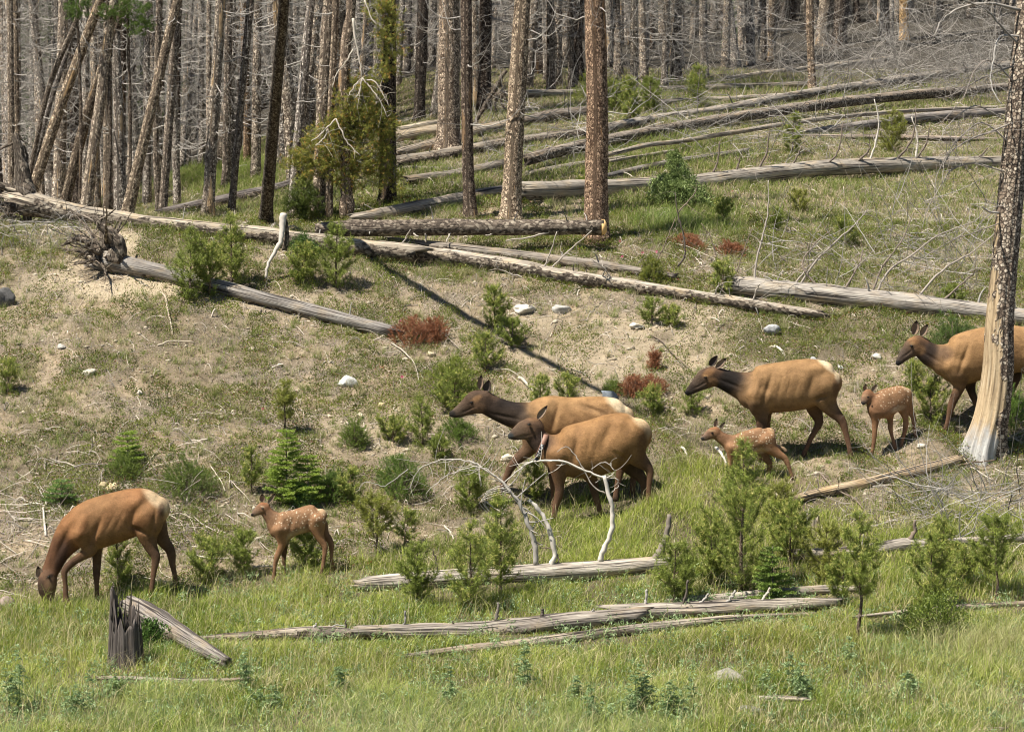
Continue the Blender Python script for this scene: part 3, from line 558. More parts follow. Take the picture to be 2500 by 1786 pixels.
S8 = dict(xf=X5, hooves=[(190, 1500, -.08), (435, 1405, .03), (500, 1385, .08), (650, 1285, .16)], spec=[
 ([(560, 850, 78, .1), (505, 860, 112, .08), (430, 890, 130, .05), (350, 930, 145), (280, 970, 138, -.04), (238, 1000, 105, -.06)], .7, 0, [(.5, .33, .18), CB, CB, CB, (.28, .15, .08), (.26, .14, .075)], 22),
 ([(250, 990, 100, -.05), (212, 925, 72, -.07), (185, 870, 60, -.08)], .7, 0, [(.3, .16, .085), (.24, .13, .07), (.24, .13, .07)], 12),
 ([(178, 838, 58, -.08), (152, 862, 58, -.1), (132, 895, 44, -.12), (116, 928, 30, -.14)], .75, -.01, [(.27, .13, .065), (.27, .15, .085), (.2, .13, .09), (.04, .04, .04)], 12),
 ([(240, 1020, 80), (238, 1110, 42), (232, 1190, 29), (226, 1290, 23), (212, 1390, 19), (195, 1455, 22), (188, 1485, 22)], .85, -.08, clegc(), 24),
 ([(370, 1010, 70), (388, 1100, 34), (390, 1180, 27), (400, 1240, 19), (422, 1320, 17), (436, 1385, 22)], .85, .03, clegc(), 22),
 ([(500, 930, 90), (525, 1010, 54), (545, 1090, 33), (545, 1170, 28), (525, 1260, 20), (508, 1320, 18), (498, 1370, 22)], .75, .08, clegc(), 24),
 ([(550, 930, 70), (590, 1015, 40), (622, 1070, 29), (632, 1150, 22), (640, 1220, 18), (650, 1272, 20)], .75, .16, clegc(), 22)],
 paints=[(560, 770, 50, 34, 30, (.62, .44, .27), .7), (470, 990, 70, 26, -20, (.5, .38, .27), .8), (112, 935, 26, 20, 0, (.03, .028, .028), .95), (165, 870, 14, 10, 0, (.012, .01, .008), .9), (130, 855, 36, 10, 0, (.42, .27, .16), .6)],
 eyes=[(168, 872, 8, -.2)], ears=[(205, 808, 250, 742, 44, -.1, False), (128, 805, 142, 732, 40, -.04, False)], spotmask=[(430, 860, 190, 120, -25)])
ELK = [
 ('elk_cow', 'reddish brown cow elk grazing with its head down in the grass', 'elk', S1, 'cow'),
 ('elk_cow', 'cow elk with raised head half hidden behind the collared elk, one foreleg lifted', 'elk', S2, 'cow'),
 ('elk_cow', 'cow elk wearing a tracking collar with a black and white tag', 'elk', S3, 'cow'),
 ('elk_cow', 'cow elk with near black neck walking above the small running calf', 'elk', S4, 'cow'),
 ('elk_cow', 'cow elk walking out from behind the thick half stripped tree trunk', 'elk', S5, 'cow'),
 ('elk_calf', 'spotted elk calf standing alone beside the grazing cow', 'elk calf', S6, 'calf'),
 ('elk_calf', 'spotted elk calf trotting below the dark necked cow, partly behind a young pine', 'elk calf', S7, 'calf'),
 ('elk_calf', 'spotted elk calf facing the viewer between the dark necked cow and the thick trunk', 'elk calf', S8, 'calf')]
# muscle and bone relief: (x, y, radius along, radius across, angle, metres)
S1['sculpt'] = [(690, 640, 70, 200, 25, .035), (840, 690, 40, 180, 25, -.030), (1330, 330, 60, 90, 30, .035), (1270, 520, 60, 150, 20, -.036), (1440, 560, 120, 130, 0, .030), (1330, 660, 120, 26, 25, -.03), (1500, 600, 26, 160, 10, -.02), (1000, 600, 22, 150, 30, -.0045), (1090, 600, 22, 150, 30, -.0045), (480, 800, 40, 200, 25, -.02)]
S2['sculpt'] = [(1010, 430, 60, 170, 15, .035), (1120, 480, 34, 150, 15, -.025), (1600, 330, 90, 40, 20, .035), (1480, 400, 160, 30, 20, -.03), (1640, 480, 110, 110, 0, .025), (620, 470, 160, 20, 12, -.015), (240, 410, 80, 12, -25, -.012)]
S3['sculpt'] = [(1190, 760, 60, 190, 10, .035), (1320, 800, 40, 180, 10, -.028), (1780, 520, 70, 60, 30, .035), (1640, 640, 60, 180, 25, -.04), (1860, 700, 110, 150, 10, .03), (1450, 760, 22, 160, 15, -.0045), (1530, 760, 22, 160, 15, -.0045), (780, 670, 90, 12, -15, -.012), (1760, 860, 90, 26, 30, -.025)]
S4['sculpt'] = [(960, 430, 55, 190, 18, .035), (1075, 500, 36, 190, 18, -.032), (1690, 230, 80, 60, 30, .035), (1600, 430, 60, 170, 15, -.036), (1760, 460, 110, 150, 10, .03), (1230, 450, 24, 170, 15, -.005), (1330, 450, 24, 170, 15, -.005), (1430, 450, 24, 160, 15, -.004), (930, 660, 90, 70, 0, .025), (290, 430, 100, 12, -28, -.014), (650, 420, 150, 20, 22, -.015), (1700, 590, 80, 24, -20, -.03)]
S5['sculpt'] = [(1030, 430, 50, 170, 20, .035), (1140, 480, 32, 160, 20, -.03), (1060, 660, 80, 60, 0, .025), (560, 430, 80, 12, -38, -.012), (820, 470, 110, 18, 30, -.015)]
S6['sculpt'] = [(600, 620, 60, 130, 10, .018), (760, 620, 40, 130, 15, -.014), (1140, 540, 90, 110, 0, .015), (1030, 590, 40, 110, 10, -.014), (880, 560, 16, 110, 15, -.002)]
for e in ELK:
    S = e[3]; S['y0'] = gdepth(S['xf'], [(a, b) for a, b, c in S['hooves']])
S3['y0'] = min(S3['y0'], S2['y0'] - .75); S7['y0'] = min(S7['y0'], S4['y0'] - .75)
bp, bt = [], []
for e in ELK:
    S = e[3]; ox, oy, s = S['xf']
    for a, b, c in S['hooves']:
        P = at(ox + a / s, oy + b / s, S['y0'] + c); bp.append(P[:2]); bt.append(P[2])
    S['P'] = at(ox + np.mean([a for a, b, c in S['hooves']]) / s, oy + np.mean([b for a, b, c in S['hooves']]) / s, S['y0'])
bp = np.array(bp); bt = np.array(bt); res = bt - h(bp[:, 0], bp[:, 1]); SB = .42
Kx = np.exp(-((bp[:, None] - bp[None]) ** 2).sum(-1) / (2 * SB * SB)) + .03 * np.eye(len(bp))
BUMPS = (bp, np.linalg.solve(Kx, res), SB)
if globals().get('DEBUG'): print('hoof residual', np.round(res, 2), 'after', np.round(bt - h(bp[:, 0], bp[:, 1]), 3), [round(e[3]['y0'], 1) for e in ELK])
for nm, lab, cat, S, kind in ELK:
    r_, loc = animal(nm, lab, cat, 'herd of elk cows' if kind == 'cow' else 'spotted elk calves', S['xf'], S['y0'], S['spec'], S['paints'], COAT if kind == 'cow' else COATS, .014 if kind == 'cow' else .009, S['eyes'], S['ears'], sculpt=S.get('sculpt'), spotmask=S.get('spotmask'), calf=kind == 'calf', smooth=3)
    S['root'] = r_; S['loc'] = loc
# tracking collar: hangs round the neck of the collared cow
y0 = S3['y0']; z2 = lambda zx, zy, dy: at(1080 + zx / 4.059, 900 + zy / 4.059, y0 + dy)
cl = empty('tracking_collar', S3['loc'], 'brown tracking collar with a black and white number tag round the cow elk\'s neck', 'collar')
cc = z2(985, 762, -.04); dn = unit((z2(950, 862, 0) - z2(1030, 662, 0))[None])[0]; ax_ = unit(np.cross(dn, [0, 1, 0])[None])[0]
th = np.linspace(0, 2 * np.pi, 49); hw = 130 / 4.059 * y0 / F; wd = 25 / 4.059 * y0 / F
ring = lambda k, off, a0=0, a1=2 * np.pi, n=49, dd=0: [cc + dn * (hw + k) * .93 * math.cos(t) + np.array([0, 1, 0]) * -(hw * .70 + k) * math.sin(t) + ax_ * off + dn * dd for t in np.linspace(a0, a1, n)]
def band(name, mat, k, w0, w1, a0, a1, n):
    mb = MB(); R0 = np.array(ring(k, w0, a0, a1, n)); R1 = np.array(ring(k, w1, a0, a1, n)); I0 = np.array(ring(k - .012, w0, a0, a1, n)); I1 = np.array(ring(k - .012, w1, a0, a1, n))
    V = np.concatenate([R0, R1, I0, I1]) - S3['loc']; i = np.arange(n - 1)
    q = [np.stack([i, i + 1, n + i + 1, n + i], 1), np.stack([2 * n + i + 1, 2 * n + i, 3 * n + i, 3 * n + i + 1], 1), np.stack([i + 1, i, 2 * n + i, 2 * n + i + 1], 1), np.stack([n + i, n + i + 1, 3 * n + i + 1, 3 * n + i], 1), np.array([[0, n, 3 * n, 2 * n], [n - 1, 3 * n - 1, 4 * n - 1, 2 * n - 1]])]
    mb.add(V, np.concatenate(q)); return mb.obj(name, mat, cl)
band('strap', STRAP, .016, -wd, wd, 0, 2 * np.pi, 49)
band('tag_plate', CDARK, .021, -wd * .8, wd * .8, .55, 1.75, 16)
for j, (a0, a1, o0, o1) in enumerate([(.62, .70, -.7, .5), (.70, .95, .3, .55), (.80, .86, -.6, .3), (1.02, 1.08, -.6, .6), (1.08, 1.2, -.6, -.35), (1.28, 1.34, -.6, .6), (1.34, 1.5, .35, .6), (1.52, 1.58, -.5, .6), (1.62, 1.7, -.6, .4)]):
    band('tag_mark', CWHITE, .0245, wd * o0, wd * o1, a0, a1, 4)
mb = MB(); P = (cc + dn * (hw + .02) * .95 - ax_ * .0) - S3['loc']
tubes(mb, np.stack([P + np.array([0, t, 0]) for t in (-.055, -.05, .05, .055)]), np.array([.02, .036, .036, .02]), 8); mb.obj('battery_box', CDARK, cl)
# ================================================================ ground
def meadow(u, v):
    """1 in the lush grass at the foot of the bank, in photograph coordinates"""
    b = np.interp(u, [-400, 0, 300, 560, 700, 900, 1150, 1350, 1500, 1700, 1950, 2150, 2900], [1490, 1475, 1450, 1400, 1385, 1375, 1330, 1240, 1180, 1130, 1160, 1240, 1260])
    return sstep(b - 25, b + 45, v)
def in_ell(u, v, L):
    m = 0 * u
    for a, b, rx, ry, k in L: m = np.maximum(m, k * sstep(1.3, .6, np.sqrt(((u - a) / rx) ** 2 + ((v - b) / ry) ** 2)))
    return m
PALE = [(290, 690, 230, 45, 1), (250, 650, 120, 30, 1), (300, 590, 60, 30, 1), (1250, 790, 160, 50, .5), (1500, 850, 350, 90, .55), (1350, 1000, 150, 80, .4), (700, 740, 200, 30, .5), (1680, 800, 140, 60, .7), (950, 1050, 180, 70, .4), (60, 760, 120, 80, .3)]
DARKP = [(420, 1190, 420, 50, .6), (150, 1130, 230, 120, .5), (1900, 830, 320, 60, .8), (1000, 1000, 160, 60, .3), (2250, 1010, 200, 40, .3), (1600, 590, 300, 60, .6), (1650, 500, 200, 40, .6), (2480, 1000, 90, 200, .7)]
xs = np.linspace(-1, 1, 520); ysg = np.concatenate([np.arange(6, 24, 1.), np.arange(24, 34, .16), np.arange(34, 56, .07), np.arange(56, 90, .3), np.arange(90, 420, 4.)])
tx = np.tan(xs * .36) / np.tan(.36) * .30     # half-width grows with distance, denser in the middle
X = tx[None, :] * (ysg[:, None] + 8); Yg = ysg[:, None] + 0 * X
Z = h(X, Yg); u, v = proj(np.stack([X, Yg, Z], -1))
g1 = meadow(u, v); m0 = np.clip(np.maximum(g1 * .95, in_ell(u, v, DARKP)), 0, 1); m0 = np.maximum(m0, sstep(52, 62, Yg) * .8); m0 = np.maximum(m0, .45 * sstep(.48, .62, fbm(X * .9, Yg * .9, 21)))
far_ = sstep(60, 80, Yg); m1 = in_ell(u, v, PALE) * sstep(.25, .5, fbm(X * 2, Yg * 2, 31, 2)) * (Yg < 50)  # far_ masks the ground colour darkened for canopy shade
ny, nx = X.shape; idx = np.arange(ny * nx).reshape(ny, nx)
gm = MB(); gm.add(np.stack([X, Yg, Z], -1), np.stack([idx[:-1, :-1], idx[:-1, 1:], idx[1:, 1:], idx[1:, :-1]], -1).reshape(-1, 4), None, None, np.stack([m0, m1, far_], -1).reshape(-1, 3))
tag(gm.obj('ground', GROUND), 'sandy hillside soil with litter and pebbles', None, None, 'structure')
# ================================================================ standing trees
def branchset(r, H0, H1, n, rad_at, Lr=(.4, 1.3), twigs=2, thick=.011, K=7, droop=(.0, .5), curl=(.2, 1.1), sub=.35, wig=.06, thin=1.0):
    """dead curled branches round a vertical trunk; returns paths and radii in tree space"""
    hh = r.uniform(H0, H1, n); a = r.uniform(0, 2 * np.pi, n); L = r.uniform(*Lr, n)
    d = np.stack([np.cos(a), np.sin(a), 0 * a], 1); t = np.linspace(0, 1, K)
    base = np.stack([0 * a, 0 * a, hh], 1) + d * rad_at(hh)[:, None] * .6
    dz = -r.uniform(*droop, n)[:, None] * t + r.uniform(*curl, n)[:, None] * t ** 2.6
    side = np.stack([-np.sin(a), np.cos(a), 0 * a], 1); cur = (r.normal(0, .35, n)[:, None] * t ** 2)
    P = base[:, None] + L[:, None, None] * (d[:, None] * (t * (1 - .25 * t))[None, :, None] + side[:, None] * cur[..., None] + np.array([0, 0, 1]) * dz[..., None])
    P = P + np.cumsum(r.normal(0, wig, P.shape), 1) * L[:, None, None] * .35
    R = thick * thin * (.6 + .5 * L)[:, None] * (1 - .8 * t)[None]
    out = [(P, R)]
    if twigs:
        m = n * twigs; i = np.repeat(np.arange(n), twigs); k = r.integers(2, K - 1, m); b = P[i, k]; dr = unit(P[i, k + 1] - P[i, k] + r.normal(0, .5, (m, 3)) * np.linalg.norm(P[i, k + 1] - P[i, k], axis=-1, keepdims=True) * 1.6)
        l2 = L[i] * r.uniform(.25, .6, m) * sub / .35; K2 = 5; t2 = np.linspace(0, 1, K2)
        P2 = b[:, None] + dr[:, None] * (l2[:, None] * t2)[..., None] + np.array([0, 0, 1]) * (l2[:, None] * r.uniform(-.5, .6, m)[:, None] * t2 ** 2)[..., None] + np.cumsum(r.normal(0, .08, (m, K2, 3)), 1) * l2[:, None, None] * .5
        R2 = R[i, k][:, None] * .6 * (1 - .7 * t2)[None]
        out.append((P2, R2))
    return out
def cone_r(r0, H):
    return lambda z: r0 * np.clip(1 - np.asarray(z) / (H * 1.05), .05, 1) ** .8
# --- dead pines of the forest: a few shapes, copied
def pine_meshes(seed, r0, H, low=.6, nb=90, fine=True):
    r = np.random.default_rng(seed); ra = cone_r(r0, H); K = 16; t = np.linspace(0, 1, K); z = H * t ** 1.3
    lean = np.cumsum(r.normal(0, .02, (K, 2)), 0) * t[:, None]
    P = np.stack([lean[:, 0], lean[:, 1], z - .3 * (t == 0)], 1); mb = MB(); R = ra(z) * (1 + .35 * np.exp(-z / .25)); tubes(mb, P, R, 12, rough=.08, seed=seed)
    tm = mb.mesh('trunk', BARK)
    mb = MB()
    for P_, R_ in branchset(r, low, H * .75, nb, ra, (.4, 1.5), 2, .010): tubes(mb, P_, np.maximum(R_, .0022), 3, cap=False)
    return tm, mb.mesh('dead_branches', TWIG)
VAR = [pine_meshes(100 + i, .10 + .012 * (i % 5), 11 + i % 4, .8 + .25 * (i % 3), 120) for i in range(8)]
LIVE = []
for i in range(3):
    r = np.random.default_rng(300 + i); mb = MB(); H = 12; n = 260
    zz = r.uniform(1.5, H, n); a = r.uniform(0, 6.283, n); rr = (1.5 * (1 - zz / (H + 1)) + .3) * r.uniform(.35, 1, n)
    base = np.stack([np.cos(a) * rr, np.sin(a) * rr, zz + r.normal(0, .1, n)], 1); m = 5
    B = np.repeat(base, m, 0) + r.normal(0, .14, (n * m, 3)); A = unit(np.repeat(np.stack([np.cos(a), np.sin(a), .3 + 0 * a], 1), m, 0) + r.normal(0, .5, (n * m, 3)))
    shoots(mb, B, A, .22, 26, .08, .009, (.035, .06, .018), (.14, .19, .05), r)
    LIVE.append(mb.mesh('crown', NEEDLE, False))
def put(name, me, parent, color=None):
    o = bpy.data.objects.new(name, me); sc.collection.objects.link(o); o.parent = parent
    if color: o.color = color
    return o
r = np.random.default_rng(11)
# candidates in the middle distance, avoiding the ones already placed too near (in plan)
pts = []
def try_add(x, y, dmin):
    for (a, b) in pts:
        if (a - x) ** 2 + (b - y) ** 2 < dmin * dmin: return False
    pts.append((x, y)); return True
k = 0
while len(pts) < 235 and k < 20000:
    k += 1; y = 50 + 48 * r.uniform() ** 1.1; u_ = r.uniform(-250, 2750); x = (u_ - 1250) / F * y
    vb = proj(np.array([x, y, float(h(x, y))]))[1]
    lim = np.interp(u_, [-300, 400, 700, 900, 1100, 1500, 1800, 2100, 2800], [600, 520, 470, 330, 300, 225, 170, 120, 70])
    if vb > lim: continue
    if u_ < 700 and y < 55: continue
    try_add(x, y, .75)
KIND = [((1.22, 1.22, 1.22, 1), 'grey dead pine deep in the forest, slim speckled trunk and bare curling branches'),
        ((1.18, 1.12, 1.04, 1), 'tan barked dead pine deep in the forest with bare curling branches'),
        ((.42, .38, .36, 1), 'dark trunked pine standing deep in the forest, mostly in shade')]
for j, (x, y) in enumerate(pts):
    kk = r.choice(3, p=[.5, .3, .2]); sc_ = r.uniform(.75, 1.35); tm, bm = VAR[r.integers(8)]
    e = empty('dead_pine', (x, y, float(h(x, y)) - .05), KIND[kk][1], 'tree', 'dead pines in the background forest')
    e.rotation_euler = (r.normal(0, .045), r.normal(0, .05) + (.12 if r.uniform() < .07 else 0), r.uniform(0, 6.28)); e.scale = (sc_, sc_, 1.1)
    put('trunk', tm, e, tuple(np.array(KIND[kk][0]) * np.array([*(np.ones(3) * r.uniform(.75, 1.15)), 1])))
    g_ = r.uniform(.5, 1.1); put('dead_branches', bm, e, (g_, g_, g_, 1))
for j, (u_, y, s_) in enumerate([(165, 75, .9), (400, 80, .8), (1120, 85, .9), (690, 72, .8), (1370, 82, .8), (1500, 92, .9), (1780, 95, 1.1), (1930, 97, 1.1), (2010, 100, 1.), (920, 78, .9), (1650, 90, .8), (1000, 90, 1.), (300, 95, 1.), (560, 92, 1.), (40, 90, 1.), (2300, 105, 1.), (2150, 104, .9)]):
    x = (u_ - 1250) / F * y; tm, bm = VAR[j % 8]
    e = empty('live_pine', (x, y, float(h(x, y))), 'green needled pine standing among the dead trees deep in the forest', 'tree', 'live pines in the background forest')
    e.scale = (s_, s_, s_); e.rotation_euler[2] = j; put('trunk', tm, e, (.5, .45, .42, 1)); put('crown', LIVE[j % 3], e)
# the wood beyond, one mass
mb = MB(); mt = MB(); r = np.random.default_rng(12)
n = 760; y = r.uniform(96, 168, n); u_ = np.where(r.uniform(size=n) < .6, r.uniform(-350, 2850, n), r.uniform(1000, 2850, n)); x = (u_ - 1250) / F * y; z = h(x, y); K = 6; t = np.linspace(0, 1, K)
lean = r.normal(0, .5, (n, 2)); H = r.uniform(9, 15, n)
P = np.stack([x[:, None] + lean[:, :1] * t, y[:, None] + lean[:, 1:] * t, z[:, None] + H[:, None] * t], -1)
tubes(mb, P, r.uniform(.09, .17, n)[:, None] * (1 - .6 * t)[None], 8, cap=False)
far = mb.obj('distant_forest', BARK, None); tag(far, 'mass of grey dead trunks and branches filling the far hillside', 'forest', None, 'stuff'); far.color = (.8, .78, .76, 1)
nb = n * 30; i = np.repeat(np.arange(n), 30); zz = r.uniform(.2, .95, nb); a = r.uniform(0, 6.283, nb); L = r.uniform(.4, 1.6, nb); K = 4; t = np.linspace(0, 1, K)
b0 = P[i, 0] * (1 - zz[:, None]) + P[i, -1] * zz[:, None]
PP = b0[:, None] + np.stack([np.cos(a)[:, None] * L[:, None] * t, np.sin(a)[:, None] * L[:, None] * t, L[:, None] * (r.uniform(-.6, .2, nb)[:, None] * t + r.uniform(0, .8, nb)[:, None] * t ** 2)], -1) + r.normal(0, .05, (nb, K, 3)) * t[None, :, None]
tubes(mt, PP, .011 * (1 - .7 * t)[None] * np.ones((nb, 1)), 3, cap=False)
ob = mt.obj('distant_branches', TWIG, None); ob.color = (.62, .61, .60, 1); tag(ob, 'tangle of fine bare branches of the far wood', 'forest', None, 'stuff')

# --- the near trees, each measured on the photograph: (label, path [(u,v,width)], colour, branches n, low, kwargs)
NEAR = [
 ('slim tan dead pine at the left edge of the forest', [(28, 480, 17), (25, 0, 15)], (1.05, .98, .88), 10),
 ('very thin dead pine close behind the tan one at the left edge', [(44, 478, 12), (38, 0, 11)], (.8, .72, .62), 8),
 ('brown speckled pine leaning right, its foot behind the upturned root at left', [(79, 470, 27), (155, 240, 25), (246, 0, 23)], (1.0, .90, .76), 10),
 ('thin dark pine leaning right at far left', [(72, 430, 11), (120, 210, 13), (189, 44, 14), (215, -60, 13)], (.6, .56, .52), 6),
 ('thin grey pine leaning right between two thicker leaning trunks', [(75, 440, 12), (120, 260, 12), (170, 110, 11), (205, -20, 11)], (.75, .75, .78), 6),
 ('dark brown pine leaning right, crossed by a pale trunk', [(163, 478, 26), (210, 290, 25), (262, 132, 24), (305, 0, 22)], (.58, .52, .45), 8),
 ('pale leaning pine with a green tuft beside its top', [(211, 500, 31), (230, 350, 27), (247, 230, 26), (262, 100, 24), (280, 0, 22)], (1.15, 1.08, .98), 8),
 ('straight brown pine rising behind the pale leaning trunk', [(263, 500, 23), (262, 0, 19)], (.8, .74, .66), 8),
 ('grey pine trunk standing left of a leaning speckled trunk', [(294, 510, 32), (290, 300, 26), (284, 120, 22), (282, 0, 20)], (1.0, 1.0, 1.0), 8),
 ('speckled brown pine leaning right from behind the long fallen log', [(312, 515, 29), (345, 370, 26), (378, 230, 24), (433, 0, 22)], (.95, .86, .74), 9),
 ('slim grey pine left of centre in the row behind the log, twisted stem', [(385, 470, 14), (380, 300, 14), (389, 0, 15)], (.85, .8, .74), 14),
 ('grey pine with a small green tuft at its upper left', [(400, 475, 20), (420, 200, 22), (435, 0, 21)], (.82, .78, .74), 12),
 ('thin dark pine on the left side of the grassy mound', [(431, 450, 13), (438, 0, 12)], (.4, .36, .33), 10),
 ('grey speckled pine standing in front of the dark fallen trunk, left of its neighbour', [(506, 528, 30), (520, 300, 27), (534, 100, 25), (539, 0, 24)], (1.0, .97, .92), 9),
 ('grey pine on the grassy mound right behind the speckled one', [(551, 465, 20), (559, 0, 18)], (.85, .8, .75), 12),
 ('slim pine leaning slightly right in front of the dark fallen trunk', [(563, 523, 17), (587, 264, 18), (612, 0, 18)], (.8, .76, .72), 8),
 ('brown pine at the crest of the grassy mound', [(604, 396, 17), (600, 200, 18), (594, 0, 18)], (.7, .55, .42), 10),
 ('almost black pine trunk leaning slightly right', [(647, 545, 31), (662, 380, 31), (680, 220, 29), (704, 0, 27)], (.38, .36, .34), 3),
 ('light grey pine leaning slightly right beside the almost black one', [(711, 532, 24), (725, 370, 23), (739, 220, 23), (759, 0, 21)], (1.1, 1.1, 1.12), 4),
 ('grey brown pine behind the hanging green branches, left one', [(775, 530, 30), (783, 380, 32), (795, 150, 33), (805, 0, 31)], (.95, .88, .80), 4),
 ('thin pine trunk between two thicker ones behind the green branches', [(803, 540, 18), (806, 330, 18), (820, 0, 16)], (.85, .76, .66), 5),
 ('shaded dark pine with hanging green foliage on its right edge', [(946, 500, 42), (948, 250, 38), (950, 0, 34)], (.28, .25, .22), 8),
 ('dark pine standing far back left of the thickest trunk', [(1023, 298, 28), (1028, 150, 27), (1033, 0, 27)], (.33, .31, .30), 12),
 ('thickest grey pine, left of centre in the logs', [(1094, 368, 62), (1096, 250, 55), (1097, 0, 50)], (1.0, .90, .80), 16),
 ('dark greyish pine close beside the thickest trunk', [(1149, 534, 34), (1143, 420, 29), (1139, 220, 27), (1138, 0, 27)], (.52, .46, .42), 6),
 ('pale speckled pine at the centre with drooping white limbs', [(1246, 540, 52), (1252, 420, 46), (1261, 250, 44), (1276, 0, 40)], (1.15, 1.02, .86), 14),
 ('brown scaly pine standing at the sawn end of the bark covered log', [(1455, 588, 60), (1456, 450, 56), (1458, 250, 54), (1452, 0, 50)], (.90, .70, .56), 12),
 ('slim tan broken pine standing in the logs at upper right', [(1984, 222, 20), (1979, 120, 18), (1977, 0, 18)], (1.1, .95, .80), 8),
 ('thick grey pine leaning right at upper right', [(2002, 112, 34), (2012, 50, 33), (2024, -20, 32)], (.9, .85, .78), 8),
 ('thick dark pine beside the leaning grey one at upper right', [(2046, 122, 38), (2056, 0, 36)], (.5, .46, .43), 8),
 ('narrow grey pine behind the brush at upper right', [(1861, 145, 20), (1862, 0, 19)], (.9, .88, .84), 12),
 ('narrow brownish pine touching the grey one behind the brush', [(1884, 150, 20), (1886, 0, 19)], (.8, .72, .62), 12),
 ('orange tan stripped snag at the upper right edge of the wood', [(2208, 98, 24), (2206, 0, 22)], (1.8, 1.35, .8), 3),
 ('tall grey pine between centre and right in front of the deep wood', [(1548, 222, 20), (1549, 0, 19)], (.95, .92, .86), 14),
 ('grey pine right of the brown scaly one, deep in thin branches', [(1622, 215, 17), (1628, 0, 16)], (.9, .88, .85), 16),
 ('slim grey pine in the tangle above the white log end', [(1720, 190, 22), (1716, 0, 20)], (.95, .93, .9), 16),
 ('brown pine between the centre pine and the brown scaly one', [(1345, 228, 22), (1343, 0, 20)], (.8, .74, .68), 16),
 ('dark slim pine just left of the brown scaly one', [(1395, 222, 16), (1392, 0, 15)], (.5, .48, .46), 16),
]
TREEY = {}; YO = {0: 52, 1: 56, 2: 49, 3: 54, 4: 56, 5: 50, 6: 48.5, 7: 51, 8: 50, 9: 48, 10: 54, 11: 52, 12: 58}   # feet hidden behind the crest
for j, (lab, path, colr, nb) in enumerate(NEAR):
    r = np.random.default_rng(500 + j); b = hit1(path[0][0], path[0][1]); y = YO.get(j, b[1]); TREEY[j] = y
    p = np.array(path, float); P = at(p[:, 0], p[:, 1], y); R = p[:, 2] / 2 / ppm(y)
    if j in YO:
        d0 = (P[0] - P[1]) / (P[0, 2] - P[1, 2]); g0 = P[0] + d0 * (h(P[0, 0], y) - P[0, 2]); g0[2] = float(h(g0[0], y)); b = g0
        if g0[2] < P[0, 2] - .1: P = np.concatenate([[g0], P]); R = np.concatenate([R[:1], R])
        else: P[0] = g0
    if j == 17:      # this one leans far out towards the viewer; its shadow runs down the bank
        B_ = hit1(1480, 962); Q_ = B_ + SUN * 11.3; t_ = np.array([0, .15, .3, .45, .6]); P = b[None] * (1 - t_[:, None]) + Q_[None] * t_[:, None]; R = np.interp(proj(P)[1], [-400, 0, 541], [20, 26, 31]) / 2 / ppm(P[:, 1])
    d = unit((P[-1] - P[-2])[None])[0]; top = P[-1]; Hleft = max(13 - (top[2] - b[2]), 4.)
    ext = np.stack([top + d * Hleft * k / 3 for k in (1, 2, 3)]); P = np.concatenate([P, ext]); R = np.concatenate([R, R[-1] * np.array([.8, .5, .2])])
    P[0, 2] -= .12
    q = resample(np.concatenate([P, R[:, None]], 1), 34); q[:, 3] *= 1 + .3 * np.exp(-(q[:, 2] - b[2]) / .18)
    e = empty('dead_pine', b, lab, 'tree', None)
    mb = MB(); tubes(mb, q[:, :3] - b, q[:, 3], 18, rough=.09, seed=j); t_ = mb.obj('trunk', BARK, e); t_.color = (*colr, 1)
    near = y < 62; H1 = min(9., 13); mb = MB(); ra = cone_r(R[0], 13); g = 0
    low = 1.3 if j not in (23, 25, 26) else 2.0
    n_all = nb * (2 if near else 3)
    BS = branchset(r, low, 8.0, n_all, ra, (.3, 1.3 if near else 1.5), 2, .011 if near else .012, K=9); parts_ = [MB() for _ in range(n_all)]
    for bi, (P_, R_) in enumerate(BS):
        cz = np.interp(P_[:, :1, 2] if False else P_[:, 0, 2], q[:, 2] - b[2], q[:, 0] - b[0]); P_ = P_.copy()
        P_[..., 0] += cz[:, None]; cy = np.interp(P_[:, 0, 2], q[:, 2] - b[2], q[:, 1] - b[1]); P_[..., 1] += cy[:, None] * 0
        for q_ in range(len(P_)): tubes(parts_[q_ if bi == 0 else q_ // 2], P_[q_], np.maximum(R_[q_], .0018), 4, cap=False)
    c = .95 + .1 * r.uniform()
    for m_ in parts_: m_.obj('dead_branch', TWIG, e).color = (c, c, c, 1)

# --- curved limbs drawn one by one: helper used by trees, logs and loose branches
def limb(parent, org, name, pts, y, w0, w1, mat=None, color=None, dy=0., seed=0, twigs=0, sides=8, tw=(.15, .4)):
    """pts in photograph pixels at distance y (dy = drift in depth along it); w0,w1 widths in pixels"""
    p = np.array(pts, float); n = max(8, 4 * len(p)); q = resample(p, n); t = np.linspace(0, 1, n)
    P = at(q[:, 0], q[:, 1], y + dy * t); R = (w0 * (1 - t) + w1 * t) / 2 / ppm(y)
    rr = np.random.default_rng(seed + 900); P = P + rr.normal(0, .0075, P.shape) * np.sin(np.pi * t)[:, None] ** .5; R = R * (1 + rr.normal(0, .08, n)); mb = MB(); o_ = np.asarray(org)
    tubes(mb, P - o_, R, sides, rough=.12, seed=seed)
    if twigs:
        i = rr.integers(n // 4, n, twigs); d = unit(rr.normal(0, 1, (twigs, 3)) * np.array([1, .6, 1])); L = rr.uniform(*tw, twigs); K = 6; tt = np.linspace(0, 1, K)
        c = rr.normal(0, .9, (twigs, 3))
        PP = (P[i] - o_)[:, None] + d[:, None] * (L[:, None] * tt)[..., None] + c[:, None] * (L[:, None] * tt ** 2 * .6)[..., None]
        tubes(mb, PP, (R[i] * .45)[:, None] * (1 - .6 * tt)[None], 4, cap=False)
    o = mb.obj(name, mat or TWIG, parent)
    if color: o.color = (*color, 1)
    return o
